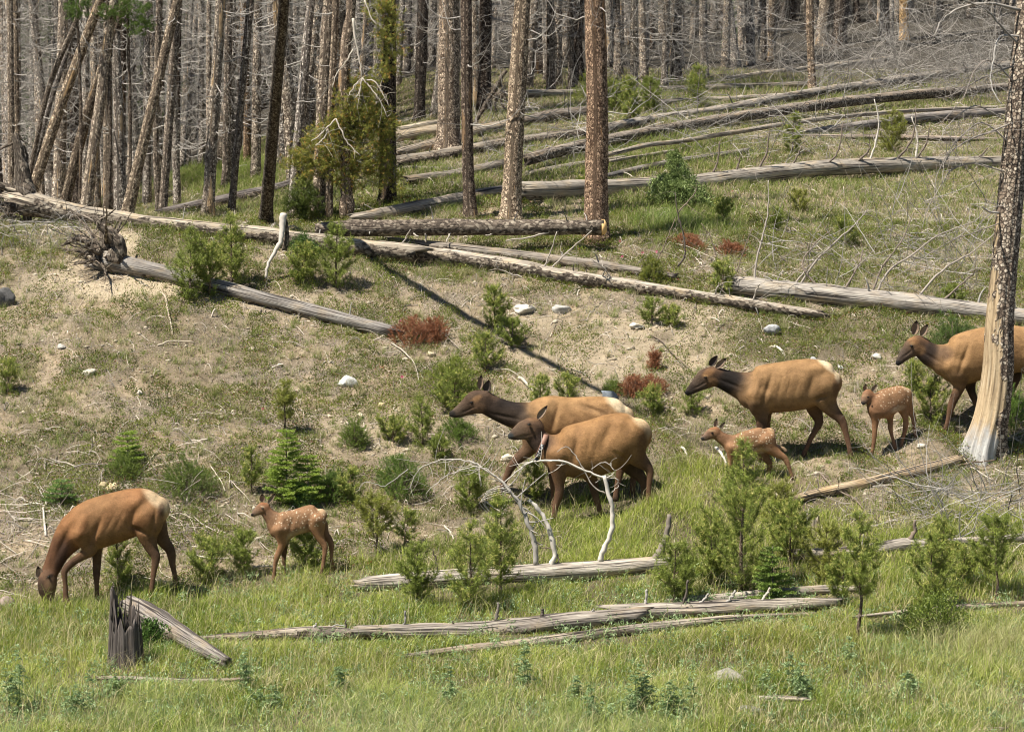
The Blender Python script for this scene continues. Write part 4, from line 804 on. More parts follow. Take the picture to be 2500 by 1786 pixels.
# ================================================================ fallen logs
def log(label, pts, tint, barky=.35, group=None, name='fallen_log', yset=None, stubs=0, sl=(.08, .3), dark=False, ends=None, taper=None, seed=0, n=None, key_rag=True, rough=.16, ydel=0., flatend=None, cat='log'):
    """pts [(u, v, width)] of its centre line in the photograph; it lies on the terrain under that line"""
    p = np.array(pts, float); p[:, 2] *= 1.12; L = len(p); n = n or max(18, int(np.hypot(p[-1, 0] - p[0, 0], p[-1, 1] - p[0, 1]) / 22))
    q = resample(p, n); hb = hit(q[:, 0], q[:, 1] + q[:, 2] * .42); yy = np.where(q[:, 0] < 640, np.minimum(hb[:, 1], 45.6 if q[0, 1] < 515 and L > 5 else 52), hb[:, 1])
    A = np.stack([np.ones(n), q[:, 0] - q[:, 0].mean()], 1); co = np.linalg.lstsq(A, yy, rcond=None)[0]; y = A @ co
    P = at(q[:, 0], q[:, 1], y); R = q[:, 2] / 2 / ppm(y)
    for _ in range(40):        # slide towards the viewer until it is not buried
        if (h(P[:, 0], P[:, 1]) - (P[:, 2] - R * .35)).max() <= 0.02: break
        y = y - .06; P = at(q[:, 0], q[:, 1], y); R = q[:, 2] / 2 / ppm(y)
    y = y + ydel
    if yset: y = np.full(n, yset)
    P = at(q[:, 0], q[:, 1], y); R = q[:, 2] / 2 / ppm(y)
    org = P[n // 2].copy(); e = empty(name, org, label, cat, group); rj = np.random.default_rng(seed + 7)
    mb = MB(); tubes(mb, P - org, R, 18, rough=rough, seed=seed); V_ = mb.V[0]
    if name != 'fallen_pole' and key_rag:
        for s_, t_, g_ in ((slice(0, 18), P[0] - P[1], R[0]), (slice((n - 1) * 18, n * 18), P[-1] - P[-2], R[-1])):
            V_[s_] += unit(t_[None]) * (rj.uniform(-.3, 2.6, (18, 1)) ** 2 * .45 * g_)
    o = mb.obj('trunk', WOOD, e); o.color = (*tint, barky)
    r = np.random.default_rng(seed + 40)
    for k in range(stubs):
        i = r.integers(1, n - 1); l = r.uniform(*sl); up = np.array([r.normal(0, .35), r.uniform(-.7, .1), 1]) * 1.; up = unit(up[None])[0]
        if r.uniform() < .25: up[2] *= -.2; up = unit(up[None])[0]
        t = np.linspace(0, 1, 7)[:, None]; b = P[i] - org + up * R[i] * .6; c = r.normal(0, .35, 3)
        mb = MB(); w = r.uniform(.008, .016) * min(1.6, R[i] / .08); tubes(mb, b + up * l * t + c * l * t ** 2, (w * (1 - .65 * t[:, 0])), 6, rough=.1, seed=k)
        s = mb.obj('branch_stub', TWIG, e); c_ = r.choice([.35, .8, 1.15]); s.color = (c_, c_, c_, 1)
    return e, org, P, R, y
G1 = (.92, .90, .88); W1 = (1.22, 1.16, 1.06); D1 = (.55, .52, .50); TN = (1.25, 1.08, .85)
LG = {}
LG['main'] = log('long weathered log with upturned root at far left, running right to a round rotten end', [(66, 498, 54), (150, 516, 44), (308, 540, 38), (440, 555, 37), (660, 577, 38), (860, 603, 40), (1012, 620, 40)], (1.22, 1.15, 1.02), .60, seed=1, stubs=4)
LG['main2'] = log('long straight pale log with dark bark below, its tip above the dark necked cow', [(960, 612, 36), (1190, 640, 35), (1366, 673, 33), (1500, 692, 30), (1720, 726, 27), (1995, 768, 22)], (1.28, 1.22, 1.12), .61, seed=2, stubs=8, sl=(.06, .3))
LG['behind'] = log('grey half buried log lying close behind the long pale one', [(960, 590, 20), (1250, 622, 24), (1480, 652, 24), (1640, 674, 16)], (.80, .76, .72), .5, seed=3, stubs=6)
LG['right'] = log('thick silvery log behind the head of the cow at right', [(1795, 697, 40), (1940, 712, 44), (2160, 734, 44), (2406, 762, 40), (2560, 782, 38)], (1.08, 1.07, 1.06), .22, seed=4, stubs=9, sl=(.1, .45))
LG['low'] = log('grey cracked log with its uprooted foot at left, pointing down at the red dead branch', [(262, 636, 46), (320, 650, 42), (396, 666, 38), (541, 703, 34), (748, 756, 32), (952, 809, 28)], (.86, .86, .88), .30, seed=5, stubs=2)
LG['sawn'] = log('brown bark covered log with a freshly sawn orange end', [(770, 560, 30), (860, 557, 35), (1100, 555, 36), (1300, 555, 34), (1474, 555, 34)], (.95, .82, .66), .98, seed=6, key_rag=False, yset=45.35, stubs=6, sl=(.08, .3))
LG['mid'] = log('grey log rising to the right from behind the sawn log', [(868, 534, 26), (1014, 508, 30), (1150, 482, 30), (1226, 468, 28)], (.98, .93, .86), .38, seed=7, stubs=1)
LG['thick'] = log('thick pale log from beside the centre pine to the right, passing behind the green bush', [(1276, 466, 40), (1500, 458, 38), (1700, 446, 38), (1990, 412, 36), (2240, 402, 33), (2450, 398, 30)], (1.06, 1.03, .98), .25, seed=8)
LG['a'] = log('grey barked log going left from the centre pine under the brown pine\'s limbs', [(972, 397, 28), (1100, 376, 28), (1234, 352, 27), (1440, 324, 24)], (.8, .76, .70), .62, seed=9, stubs=3)
LG['b'] = log('weathered log just above the grey barked one, left of the centre pine', [(970, 378, 26), (1060, 352, 26), (1160, 322, 24), (1240, 302, 20)], (1.05, .98, .88), .40, seed=10, stubs=2)
LG['c'] = log('short pale yellowish log end behind the thickest trunk', [(968, 336, 28), (1020, 326, 28), (1080, 316, 26)], (1.2, 1.1, .92), .2, seed=11)
LG['c2'] = log('second pale log end lying behind the thickest trunk, the upper one', [(970, 318, 16), (1030, 308, 18), (1085, 298, 16)], (1.2, 1.12, .96), .2, seed=12)
LG['d'] = log('lower of the two long parallel logs behind the brown scaly pine, bark covered', [(1290, 388, 26), (1400, 360, 26), (1500, 340, 26), (1750, 294, 24), (1984, 259, 24), (2200, 234, 22), (2490, 213, 20)], (.86, .80, .74), .62, seed=13, stubs=5)
LG['e'] = log('upper of the two long parallel logs, dark at left and silvery at right', [(1436, 320, 22), (1600, 292, 22), (1764, 268, 22), (1920, 238, 21), (2072, 214, 21), (2300, 180, 19), (2480, 156, 18)], (1.02, .99, .95), .48, seed=14, stubs=12, sl=(.1, .4))
LG['f'] = log('pale horizontal log behind the brown scaly pine near the deep wood', [(1280, 229, 18), (1500, 226, 18), (1700, 216, 16), (1965, 206, 14)], (1.15, 1.1, 1.0), .3, seed=15, stubs=5)
LG['g'] = log('thin grey log below the pale horizontal one near the deep wood', [(1530, 252, 13), (1700, 246, 14), (1950, 232, 14), (2150, 205, 13)], (1.05, 1.0, .92), .4, seed=16, stubs=4)
LG['hh'] = log('thin pale log rising right at the foot of the brush pile', [(1773, 194, 12), (1880, 178, 13), (2010, 163, 12), (2170, 143, 11)], (1.1, 1.05, .95), .35, seed=17, stubs=4)
LG['pole'] = log('slender bent pole resting on the logs, the upper one', [(1440, 386, 8), (1500, 374, 10), (1580, 354, 10), (1654, 346, 10), (1800, 322, 10), (1984, 293, 10), (2204, 272, 9), (2460, 262, 9)], (1.05, 1.0, .92), .3, seed=18, stubs=2, name='fallen_pole')
LG['pole2'] = log('slender pole resting on the logs, the lower one', [(1490, 393, 7), (1700, 360, 8), (1900, 330, 8), (2080, 308, 7)], (1.1, 1.05, 1.0), .1, seed=19, name='fallen_pole')
LG['i'] = log('thin reddish barked log lying level above the clump of young pines at right', [(1970, 335, 13), (2200, 336, 13), (2460, 342, 10)], (1.0, .9, .85), .5, seed=20, stubs=3)
LG['j'] = log('broad grey rotten log behind the slender bent pole', [(1960, 326, 16), (2090, 308, 20), (2250, 288, 22), (2470, 272, 20)], (.85, .83, .84), .35, seed=21, stubs=2)
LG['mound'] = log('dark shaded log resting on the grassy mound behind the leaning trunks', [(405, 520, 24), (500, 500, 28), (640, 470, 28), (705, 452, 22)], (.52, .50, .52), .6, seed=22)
LG['m2'] = log('thin grey branchless log crossing level in front of the thickest trunk', [(975, 409, 9), (1080, 412, 9), (1180, 414, 8)], (.8, .78, .8), .2, seed=23)
LG['m3'] = log('grey sunken log in the green undergrowth behind the dark greyish pine', [(1000, 440, 20), (1120, 425, 24), (1230, 400, 22)], (.75, .72, .68), .45, seed=24)
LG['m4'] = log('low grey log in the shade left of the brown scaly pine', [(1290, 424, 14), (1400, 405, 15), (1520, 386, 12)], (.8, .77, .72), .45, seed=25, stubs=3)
LG['m5'] = log('grey sunken log running right from behind the top of the green bush', [(1400, 450, 12), (1600, 405, 16), (1750, 380, 15), (1830, 368, 12)], (.75, .74, .74), .3, seed=26)
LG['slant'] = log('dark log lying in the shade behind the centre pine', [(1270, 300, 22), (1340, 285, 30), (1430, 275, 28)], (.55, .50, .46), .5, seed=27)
# foreground
LG['white'] = log('smooth silver grey log in the grass with tall white curving branches and a sharp end', [(872, 1424, 16), (905, 1424, 34), (1000, 1417, 38), (1150, 1408, 40), (1300, 1400, 44), (1450, 1390, 40), (1560, 1380, 36), (1625, 1374, 34)], (1.32, 1.29, 1.24), .05, seed=30, rough=.06, n=40)
LG['fgl'] = log('thin rotten bark covered log at the left end of the foreground row of logs', [(486, 1558, 12), (600, 1556, 24), (700, 1549, 26), (790, 1546, 30), (900, 1549, 22)], (.80, .74, .68), .62, seed=310, rough=.4, n=40)
LG['fg'] = log('thick grey foreground log with short upright stubs, the middle one of a broken row', [(878, 1540, 26), (1000, 1543, 36), (1216, 1536, 40), (1400, 1515, 40), (1560, 1500, 36)], (.98, .94, .90), .42, seed=31, rough=.3, n=50)
LG['fgc'] = log('grey foreground log with leaning stubs, reaching right to the bright little fir', [(1500, 1492, 30), (1620, 1490, 38), (1750, 1484, 36), (1900, 1478, 32), (2050, 1468, 18)], (1.08, 1.04, .98), .34, seed=311, rough=.3, n=40)
LG['fg2'] = log('flat splintered log lying parallel below the long stubby one', [(985, 1600, 8), (1100, 1588, 18), (1240, 1574, 24), (1500, 1542, 22), (1750, 1514, 18), (1990, 1498, 10)], (1.0, .94, .86), .3, seed=32, rough=.3, n=50)
LG['fg3'] = log('thin grey log half hidden in grass at the right edge of the foreground', [(2070, 1508, 8), (2250, 1490, 13), (2400, 1478, 12), (2540, 1470, 10)], (1.05, .98, .9), .25, seed=33, rough=.25)
LG['fgr'] = log('silvery log behind the young pines at right with an upturned branch', [(1960, 1352, 24), (2100, 1345, 26), (2200, 1330, 30), (2260, 1328, 24), (2400, 1318, 18), (2540, 1308, 18)], (1.2, 1.17, 1.12), .1, seed=34, stubs=2, rough=.1)
LG['fgm'] = log('grey log partly buried behind the bright little fir', [(1640, 1468, 16), (1800, 1455, 20), (1960, 1443, 22), (2110, 1436, 16)], (1.0, .98, .94), .25, seed=35, rough=.25)
LG['tan'] = log('tan stripped log pointing up right to the foot of the thick trunk', [(1920, 1222, 16), (2000, 1203, 24), (2120, 1178, 25), (2250, 1146, 25), (2336, 1122, 22)], (1.32, 1.12, .84), .40, seed=37, stubs=2, rough=.1)
LG['rot'] = log('small rotten dark stick in the grass below the broken stump', [(240, 1654, 7), (330, 1656, 11), (430, 1662, 13), (540, 1660, 10), (612, 1654, 6)], (.85, .78, .72), .45, seed=38, rough=.35, name='rotten_stick', cat='stick')
LG['wb'] = log('short white stick near the bottom right in the grass', [(1852, 1703, 12), (1920, 1704, 12), (1985, 1708, 9)], (1.35, 1.3, 1.22), .0, seed=39, name='white_stick', cat='stick')
LG['be'] = log('pale log end just entering at the bottom right edge', [(2130, 1786, 12), (2300, 1782, 14), (2450, 1780, 12)], (1.2, 1.12, 1.02), .2, seed=41)
LG['st2'] = log('broken off log leaning from the jagged stump down into the grass', [(326, 1482, 50), (380, 1513, 52), (440, 1549, 44), (500, 1584, 34), (552, 1614, 22)], (.74, .72, .72), .30, seed=42, rough=.22, n=26, ydel=-.15)
def lb(key, pts, w0, w1, color, mat=None, name='branch', dy=0., tw=0, seed=0, twl=(.15, .4)):
    e, org, P, R, y = LG[key]; u0 = pts[0][0]; us, _ = proj(P); yy = float(np.interp(u0, us, y))
    return limb(e, org, name, pts, yy - .02, w0, w1, mat, color, dy, seed, tw, tw=twl)
WH = (1.5, 1.48, 1.44); GR = (.95, .95, .95); DK = (.28, .25, .23)
z = lambda L: [(750 + a * .44, 1072 + b * .44) for a, b in L]
lb('white', z([(1268, 700), (1262, 580), (1225, 470), (1185, 360), (1130, 295), (1095, 250)]), 13, 7, GR, tw=14, seed=1)
lb('white', z([(1130, 300), (1085, 235), (1000, 180), (920, 125), (800, 112), (690, 130), (610, 180), (570, 270)]), 6, 2, (1.1, 1.08, 1.05), tw=26, seed=2, dy=.3)
lb('white', z([(1050, 210), (980, 160), (900, 160), (800, 190), (720, 240), (660, 300)]), 3.5, 1.5, (1.15, 1.12, 1.1), tw=14, seed=3)
lb('white', z([(560, 165), (500, 210), (420, 260), (330, 235), (275, 290)]), 2.4, 1.4, GR, seed=31)
lb('white', z([(1350, 710), (1372, 640), (1355, 540), (1315, 440), (1270, 370), (1228, 335)]), 13, 9, WH, seed=4)
lb('white', z([(1622, 680), (1650, 600), (1688, 500), (1692, 400), (1672, 300), (1648, 200)]), 14, 9, WH, seed=5)
lb('white', z([(1650, 215), (1560, 180), (1440, 130), (1330, 115), (1230, 130), (1150, 190), (1085, 245)]), 6, 2.5, WH, tw=16, seed=6, twl=(.08, .25))
lb('white', z([(1655, 300), (1590, 260), (1530, 160), (1480, 80), (1440, 40), (1385, 70)]), 4, 1.6, (.95, .9, .85), tw=3, seed=7, twl=(.06, .16))
lb('white', z([(1650, 215), (1700, 190), (1690, 150), (1640, 125), (1575, 165)]), 2.4, 1.2, WH, tw=5, seed=8, twl=(.1, .22))
lb('white', z([(1680, 300), (1725, 260), (1710, 215), (1640, 220), (1600, 240)]), 2, 1.2, WH, tw=4, seed=81, twl=(.1, .2))
for i in range(5):
    a = [(1090 + 8 * i, 250 + 10 * i), (1000 - 10 * i, 290 + 14 * i), (985 + 14 * i, 370 + 14 * i), (1050 + 14 * i, 425 - 6 * i), (1110 - 8 * i, 360 - 20 * i)]
    lb('white', z(a), 2.0, 1.0, (1.2, 1.18, 1.12), seed=90 + i, dy=.2)
lb('white', z([(1930, 670), (1972, 590), (2000, 500), (2008, 415)]), 20, 10, (.55, .5, .46), seed=9)
lb('white', z([(725, 745), (715, 680), (690, 610), (640, 580)]), 4, 2, DK, seed=10)
lb('white', z([(1350, 715), (1392, 680), (1390, 640), (1350, 605), (1290, 600)]), 5, 2, (.5, .42, .36), seed=11)
lb('white', z([(1395, 780), (1390, 740), (1340, 715), (1290, 715), (1278, 760)]), 6, 3, (.45, .36, .3), seed=12)
for a, b, c, d, w_, cl_ in [(985, 1540, 990, 1490, 7, (.6, .6, .62)), (1210, 1515, 1216, 1470, 8, (.45, .42, .4)), (1322, 1505, 1324, 1485, 9, DK), (1100, 1545, 1104, 1516, 7, DK), (1572, 1488, 1580, 1438, 8, GR), (1662, 1490, 1680, 1415, 7, DK), (1702, 1478, 1730, 1448, 7, GR), (1768, 1480, 1795, 1440, 8, GR), (1860, 1465, 1880, 1434, 8, (1.2, 1.15, 1.1)), (842, 1540, 844, 1512, 5, DK), (762, 1540, 772, 1520, 6, GR), (1438, 1512, 1448, 1485, 5, GR)]:
    lb('fgl' if a < 890 else 'fg' if a < 1530 else 'fgc', [(a, b), ((a + c) / 2 + 2, (b + d) / 2), (c, d)], w_, w_ * .7, cl_, seed=a, name='branch_stub')
lb('fgl', [(780, 1534), (810, 1528), (842, 1526)], 3, 3, GR, seed=3)
lb('fgr', [(2222, 1318), (2232, 1295), (2233, 1268)], 14, 7, (.5, .42, .36), seed=13, name='branch_stub')
for a, b, pts in [('thick', 0, [(1740, 423), (1752, 395), (1757, 345)]), ('thick', 0, [(1795, 422), (1803, 402), (1806, 384)]), ('thick', 0, [(1850, 416), (1870, 375), (1878, 318)]), ('thick', 0, [(1932, 408), (1948, 378), (1958, 355)]),
                  ('thick', 0, [(2006, 412), (2040, 380), (2052, 345), (2058, 300)]), ('thick', 0, [(2078, 404), (2110, 380), (2124, 358), (2112, 350)]), ('thick', 0, [(2180, 398), (2215, 360), (2232, 320), (2236, 260)]), ('thick', 0, [(2232, 397), (2260, 350), (2270, 310)]),
                  ('thick', 1, [(2122, 395), (2138, 350), (2145, 290), (2134, 242)]), ('thick', 1, [(2235, 390), (2240, 340), (2226, 285)]), ('thick', 0, [(2380, 395), (2400, 375), (2412, 360)])]:
    lb(a, pts, 6, 2.4, WH if b else (.42, .36, .33), seed=int(pts[0][0]), tw=2)
for k, pts in enumerate([[(1842, 690), (1846, 640), (1866, 560), (1876, 500), (1876, 440)], [(1868, 700), (1850, 680), (1838, 655)], [(1950, 700), (1990, 640), (2040, 590), (2090, 545), (2120, 510)], [(2130, 712), (2155, 650), (2200, 590), (2230, 520)], [(2140, 715), (2170, 660), (2230, 620), (2290, 575), (2380, 540)], [(2000, 705), (1960, 650), (1985, 600), (2030, 560)], [(2240, 725), (2300, 660), (2380, 610), (2440, 560)], [(2060, 710), (2100, 640), (2105, 600)], [(1935, 700), (1965, 660), (1985, 640)], [(2300, 735), (2350, 690), (2400, 650)]]):
    lb('right', pts, 6, 2, (.55, .48, .43) if k % 2 else (.85, .8, .76), seed=200 + k, tw=9, twl=(.2, .7), dy=.3)
for k, pts in enumerate([[(1655, 650), (1672, 620), (1668, 570), (1655, 520), (1648, 470)], [(1655, 520), (1690, 480), (1700, 460)], [(1745, 690), (1752, 640), (1735, 580), (1712, 545)], [(1555, 668), (1575, 640), (1583, 625)], [(1600, 650), (1625, 590), (1650, 530)], [(1790, 690), (1810, 630), (1835, 560)]]):
    lb('behind', pts, 6 if k in (0, 3) else 3.5, 2, DK if k in (0, 3) else (.5, .42, .36), seed=300 + k, tw=4, twl=(.1, .4))
for k, pts in enumerate([[(958, 620), (985, 590), (1002, 560)], [(1315, 680), (1340, 625), (1360, 565)], [(1322, 682), (1380, 620), (1445, 563)], [(1318, 690), (1250, 670), (1216, 655), (1212, 640)], [(1500, 700), (1480, 660), (1440, 630)], [(1740, 735), (1752, 700), (1755, 690)], [(1835, 740), (1850, 700), (1853, 695)], [(1315, 690), (1290, 740), (1262, 760)]]):
    lb('main2', pts, 5, 2.2, (1.1, 1.05, 1.0), seed=330 + k, tw=4, twl=(.1, .45), dy=-.2)
for k, pts in enumerate([[(1390, 553), (1310, 575), (1235, 588)], [(1108, 563), (1096, 575), (1090, 592)], [(1205, 560), (1200, 572), (1186, 574)], [(1020, 565), (1010, 570), (1022, 578)], [(1040, 568), (1040, 590), (1038, 570)]]):
    lb('sawn', pts, 5, 3, (1.1, 1.05, .98), seed=350 + k, dy=-.2)
# the sawn face
e, org, P, R, y = LG['sawn']; g = NG('fresh_cut', .8, .2); n_ = g.noise(g.attr('tc'), 60, 3); CUT = g.out(g.mix(n_, (.70, .42, .16), (.85, .60, .28)))
d = unit((P[-1] - P[-3])[None])[0]; mb = MB(); tubes(mb, np.stack([P[-1] - org - d * .04, P[-1] - org + d * .01, P[-1] - org + d * .055]), np.array([R[-1] * 1.03, R[-1] * 1.02, R[-1] * .55]), 20); mb.obj('sawn_end', CUT, e)
# uprooted feet and root tangles
def roots(key, cu, cv, n, spread, seed, colr, w=5, ang=(60, 300), L=(30, 90)):
    e, org, P, R, y = LG[key]; rr = np.random.default_rng(seed); i = 0 if abs(proj(P[0])[0] - cu) < abs(proj(P[-1])[0] - cu) else -1; yy = y[i]
    for k in range(n):
        a = math.radians(rr.uniform(*ang)); l = rr.uniform(*L); c = rr.normal(0, 14, 2)
        p0 = (cu + math.cos(a) * spread * .3, cv - math.sin(a) * spread * .3); p1 = (cu + math.cos(a) * l * .5 + c[0], cv - math.sin(a) * l * .5 + c[1]); p2 = (cu + math.cos(a) * l + c[0] * 2, cv - math.sin(a) * l + 1.5 * c[1])
        limb(e, org, 'root', [p0, p1, p2], yy, rr.uniform(.6, 1.4) * w, 1.5, WOOD if w > 7 else TWIG, colr, rr.normal(0, .5), seed * 10 + k, 5, tw=(.06, .25))
roots('low', 258, 618, 26, 70, 3, (.42, .35, .29), 8, (60, 225), (60, 125))
roots('low', 262, 625, 8, 60, 33, (.5, .4, .32), 15, (60, 215), (40, 80))
e, org, P, R, y = LG['low']
limb(e, org, 'root', [(282, 640), (290, 600), (272, 572), (243, 548), (228, 530)], y[0] - .1, 52, 9, WOOD, (.85, .66, .5), -.1, 5, 4)
limb(e, org, 'root', [(262, 636), (245, 608), (215, 590), (185, 583), (150, 600)], y[0], 34, 5, WOOD, (.6, .55, .5), .1, 6, 6)
limb(e, org, 'root', [(258, 645), (252, 615), (262, 588)], y[0] + .05, 66, 30, WOOD, (.4, .32, .26), 0, 7)
limb(e, org, 'root', [(243, 548), (215, 532), (190, 520), (160, 505)], y[0], 6, 2, TWIG, (.8, .72, .66), 0, 8, 6)
e, org, P, R, y = LG['main']
limb(e, org, 'root', [(70, 505), (56, 440), (48, 380), (36, 325)], y[0], 58, 13, WOOD, (1.15, .85, .62), 0, 9, 3)
limb(e, org, 'root', [(64, 445), (66, 390), (58, 350)], y[0] + .1, 10, 4, WOOD, (1.1, .8, .55), 0, 10)
limb(e, org, 'root', [(90, 500), (50, 478), (20, 458), (-30, 448)], y[0], 30, 14, WOOD, (1.15, 1.05, .95), 0, 11)
limb(e, org, 'root', [(80, 510), (40, 505), (-30, 500)], y[0] + .2, 30, 22, WOOD, (.8, .6, .45), 0, 12)
limb(e, org, 'root', [(66, 505), (70, 540), (90, 555)], y[0], 34, 10, WOOD, (.6, .42, .32), 0, 13)
roots('main', 40, 515, 16, 50, 4, (.55, .40, .30), 9, (150, 290), (40, 90))
roots('main', 350, 540, 5, 20, 6, (1.0, .95, .88), 4, (200, 330), (30, 70))
# the leaning snag with its upturned root, behind the centre pine
b = hit1(1160, 306); e = empty('leaning_snag', b, 'dark dead snag leaning right with a rusty root clump, just left of the centre pine', 'dead tree')
limb(e, b, 'trunk', [(1155, 310), (1185, 255), (1215, 205), (1236, 172)], b[1], 12, 9, WOOD, (.5, .38, .3), 0, 21)
for k in range(9): limb(e, b, 'root', [(1222, 225), (1222 + 26 * math.cos(k * .7), 236 - 22 * math.sin(k * .7)), (1224 + 44 * math.cos(k * .7 + .3), 240 - 36 * math.sin(k * .7 + .3))], b[1], 9, 2, WOOD, (.5, .3, .2), 0, 30 + k, 3)
# pale forked root standing in front of the main log
b = hit1(650, 682); e = empty('forked_root', b, 'pale grey curved root piece standing up against the long log', 'root')
limb(e, b, 'root', [(649, 680), (655, 645), (672, 615), (686, 585), (690, 550), (692, 522)], b[1] - .1, 6, 17, TWIG, (1.35, 1.32, 1.28), .25, 41)
limb(e, b, 'bark_slab', [(694, 612), (700, 575), (697, 545), (690, 520)], b[1] + .2, 14, 9, WOOD, (.6, .42, .28), 0, 42)
# upright stump with jagged top
def jag_stump(b, w, hgt, label, seed, tint, nsp=22, name='broken_stump'):
    r = np.random.default_rng(seed); e = empty(name, b, label, 'stump'); K = 14; S = 46; th = np.arange(S) / S * 2 * np.pi
    fl = .86 + .16 * np.abs(np.sin(th * 5.5 + 1)) + .05 * r.normal(size=S); top = hgt * (.62 + .38 * noise2(th * 3.1 + 9, 0 * th, seed) - .35 * r.uniform(0, 1, S) ** 2 * (r.uniform(size=S) < .6)); top = np.maximum(top, hgt * .35)
    top = top * (1.0 + .25 * np.cos(th - 2.6)); t = np.linspace(0, 1, K)[:, None]
    rad = w * .5 * fl[None, :] * (1.12 - .2 * t + .25 * np.exp(-t * 8)); zz = -.1 + (top[None, :] + .1) * t
    V = np.stack([rad * np.cos(th), rad * .85 * np.sin(th), zz], -1); Vi = V[::-1].copy(); Vi[..., :2] *= (.80 - .25 * np.linspace(0, 1, K))[:, None, None]; Vi = Vi[:8]; Vi[0, :, :2] = V[-1, :, :2] * .93; Vi[0, :, 2] -= .01
    A = np.concatenate([V, Vi]); n = len(A); idx = np.arange(n * S).reshape(n, S); a = idx[:-1]; q = np.stack([a, np.roll(a, -1, 1), np.roll(idx[1:], -1, 1), idx[1:]], -1).reshape(-1, 4)
    tc = np.stack([th * w * .5 + 0 * A[..., 2], A[..., 2], -.6 + 0 * A[..., 2]], -1); mb = MB(); mb.add(A, q, None, tc); o = mb.obj('trunk', WOOD, e); o.color = (*tint, .05)
    for k in range(nsp):
        a_ = r.uniform(0, 6.28); rr_ = w * .5 * r.uniform(.5, .92); l = hgt * r.uniform(.2, .5); z0 = hgt * r.uniform(.4, .75) * (1 + .2 * math.cos(a_ - 2.6)); p = np.array([rr_ * math.cos(a_), rr_ * .85 * math.sin(a_), z0])
        t = np.linspace(0, 1, 5)[:, None]; mb = MB(); tubes(mb, p + t * np.array([r.normal(0, .02), r.normal(0, .02), l]), (w * .05 * r.uniform(.5, 1.2) * (1.02 - t[:, 0])), 5, rough=.2, seed=k); s = mb.obj('splinter', WOOD, e); s.color = (*tint, .0)
    return e
b = hit1(308, 1628); jag_stump(b, 82 / ppm(b[1]), 172 / ppm(b[1]), 'grey jagged broken stump standing in the foreground grass', 4, (.38, .36, .37))
b = hit1(1985, 1288); jag_stump(b, 34 / ppm(b[1]), 44 / ppm(b[1]), 'small grey cut stump below the tan stripped log', 5, (1.1, 1.08, 1.05), 2, 'small_stump')
# --- the big half-stripped tree at right
g = NG('stripped_trunk', .85, .15); tc = g.attr('tc'); s_ = g.sep(tc); P3 = g.n('NewGeometry').outputs['Position']
gr = g.noise(g.scale(tc, 42, 1.3, 0), 1., 4); wood = g.ramp(gr, [(.3, (.14, .11, .08)), (.42, (.36, .26, .155)), (.56, (.52, .40, .25)), (.8, (.60, .52, .39))])
grey = g.ramp(gr, [(.3, (.22, .21, .20)), (.6, (.50, .49, .46)), (.8, (.72, .71, .68))])
wood = g.mix(g.ramp(g.math('ADD', g.math('MULTIPLY', s_[1], -.9), g.noise(g.scale(tc, 9, 2.0, 0), 1., 3)), [(.05, (0, 0, 0)), (.30, (1, 1, 1))]), wood, grey)
v = g.vor(g.scale(tc, 26, 19, 0), 1.); fl = g.ramp(g.sep(v.outputs['Color'])[0], [(0, (.14, .105, .08)), (.3, (.30, .23, .17)), (.6, (.50, .41, .31)), (1, (.70, .60, .47))])
v2 = g.vor(g.scale(tc, 26, 19, 0), 1., 'DISTANCE_TO_EDGE'); fl = g.mix(g.ramp(v2.outputs['Distance'], [(.02, (0, 0, 0)), (.2, (1, 1, 1))]), (.05, .036, .028), fl)
k_ = g.math('ADD', g.math('MULTIPLY', s_[0], 2.6), g.math('ADD', g.math('MULTIPLY', s_[1], .20), g.math('MULTIPLY', g.noise(g.scale(tc, 5, 1.6, 0), 1., 4), 1.3)))
k_ = g.ramp(g.math('SUBTRACT', k_, 1.28), [(.0, (0, 0, 0)), (.04, (1, 1, 1))])
STRIP = g.out(g.mix(k_, wood, fl), g.math('ADD', gr, g.math('MULTIPLY', g.math('ADD', k_, g.sep(v.outputs['Color'])[1]), .8)), .02, .8)
b = hit1(2400, 1108); yb = b[1]; pth = np.array([(2396, 1135, 118), (2400, 1100, 104), (2410, 1060, 92), (2424, 1000, 82), (2437, 900, 74), (2440, 800, 68), (2450, 670, 64), (2462, 536, 62), (2478, 370, 60), (2492, 200, 58), (2512, 0, 54), (2560, -500, 44), (2600, -1000, 26)], float)
q = resample(pth, 70); P = at(q[:, 0], q[:, 1], yb); R = q[:, 2] / 2 / ppm(yb); e = empty('stripped_pine', b, 'thick dead pine at right, bark peeled off one side showing orange wood, base bleached white', 'tree')
S = 96; th = np.arange(S) / S * 2 * np.pi; rel = P - b; hgt = rel[:, 2]
lob = 1 + (.30 * np.exp(-np.maximum(hgt, 0) / .22))[:, None] * (np.cos(4 * th + .6) * .5 + .35 * np.cos(2 * th))[None] + .10 * (fbm(hgt[:, None] * 1.2, th[None] * 7, 5, 3) - .5) + .03 * np.sin(th * 15)[None]
V = rel[:, None] + (R[:, None] * lob)[..., None] * np.stack([np.cos(th), np.sin(th), 0 * th], -1)[None]
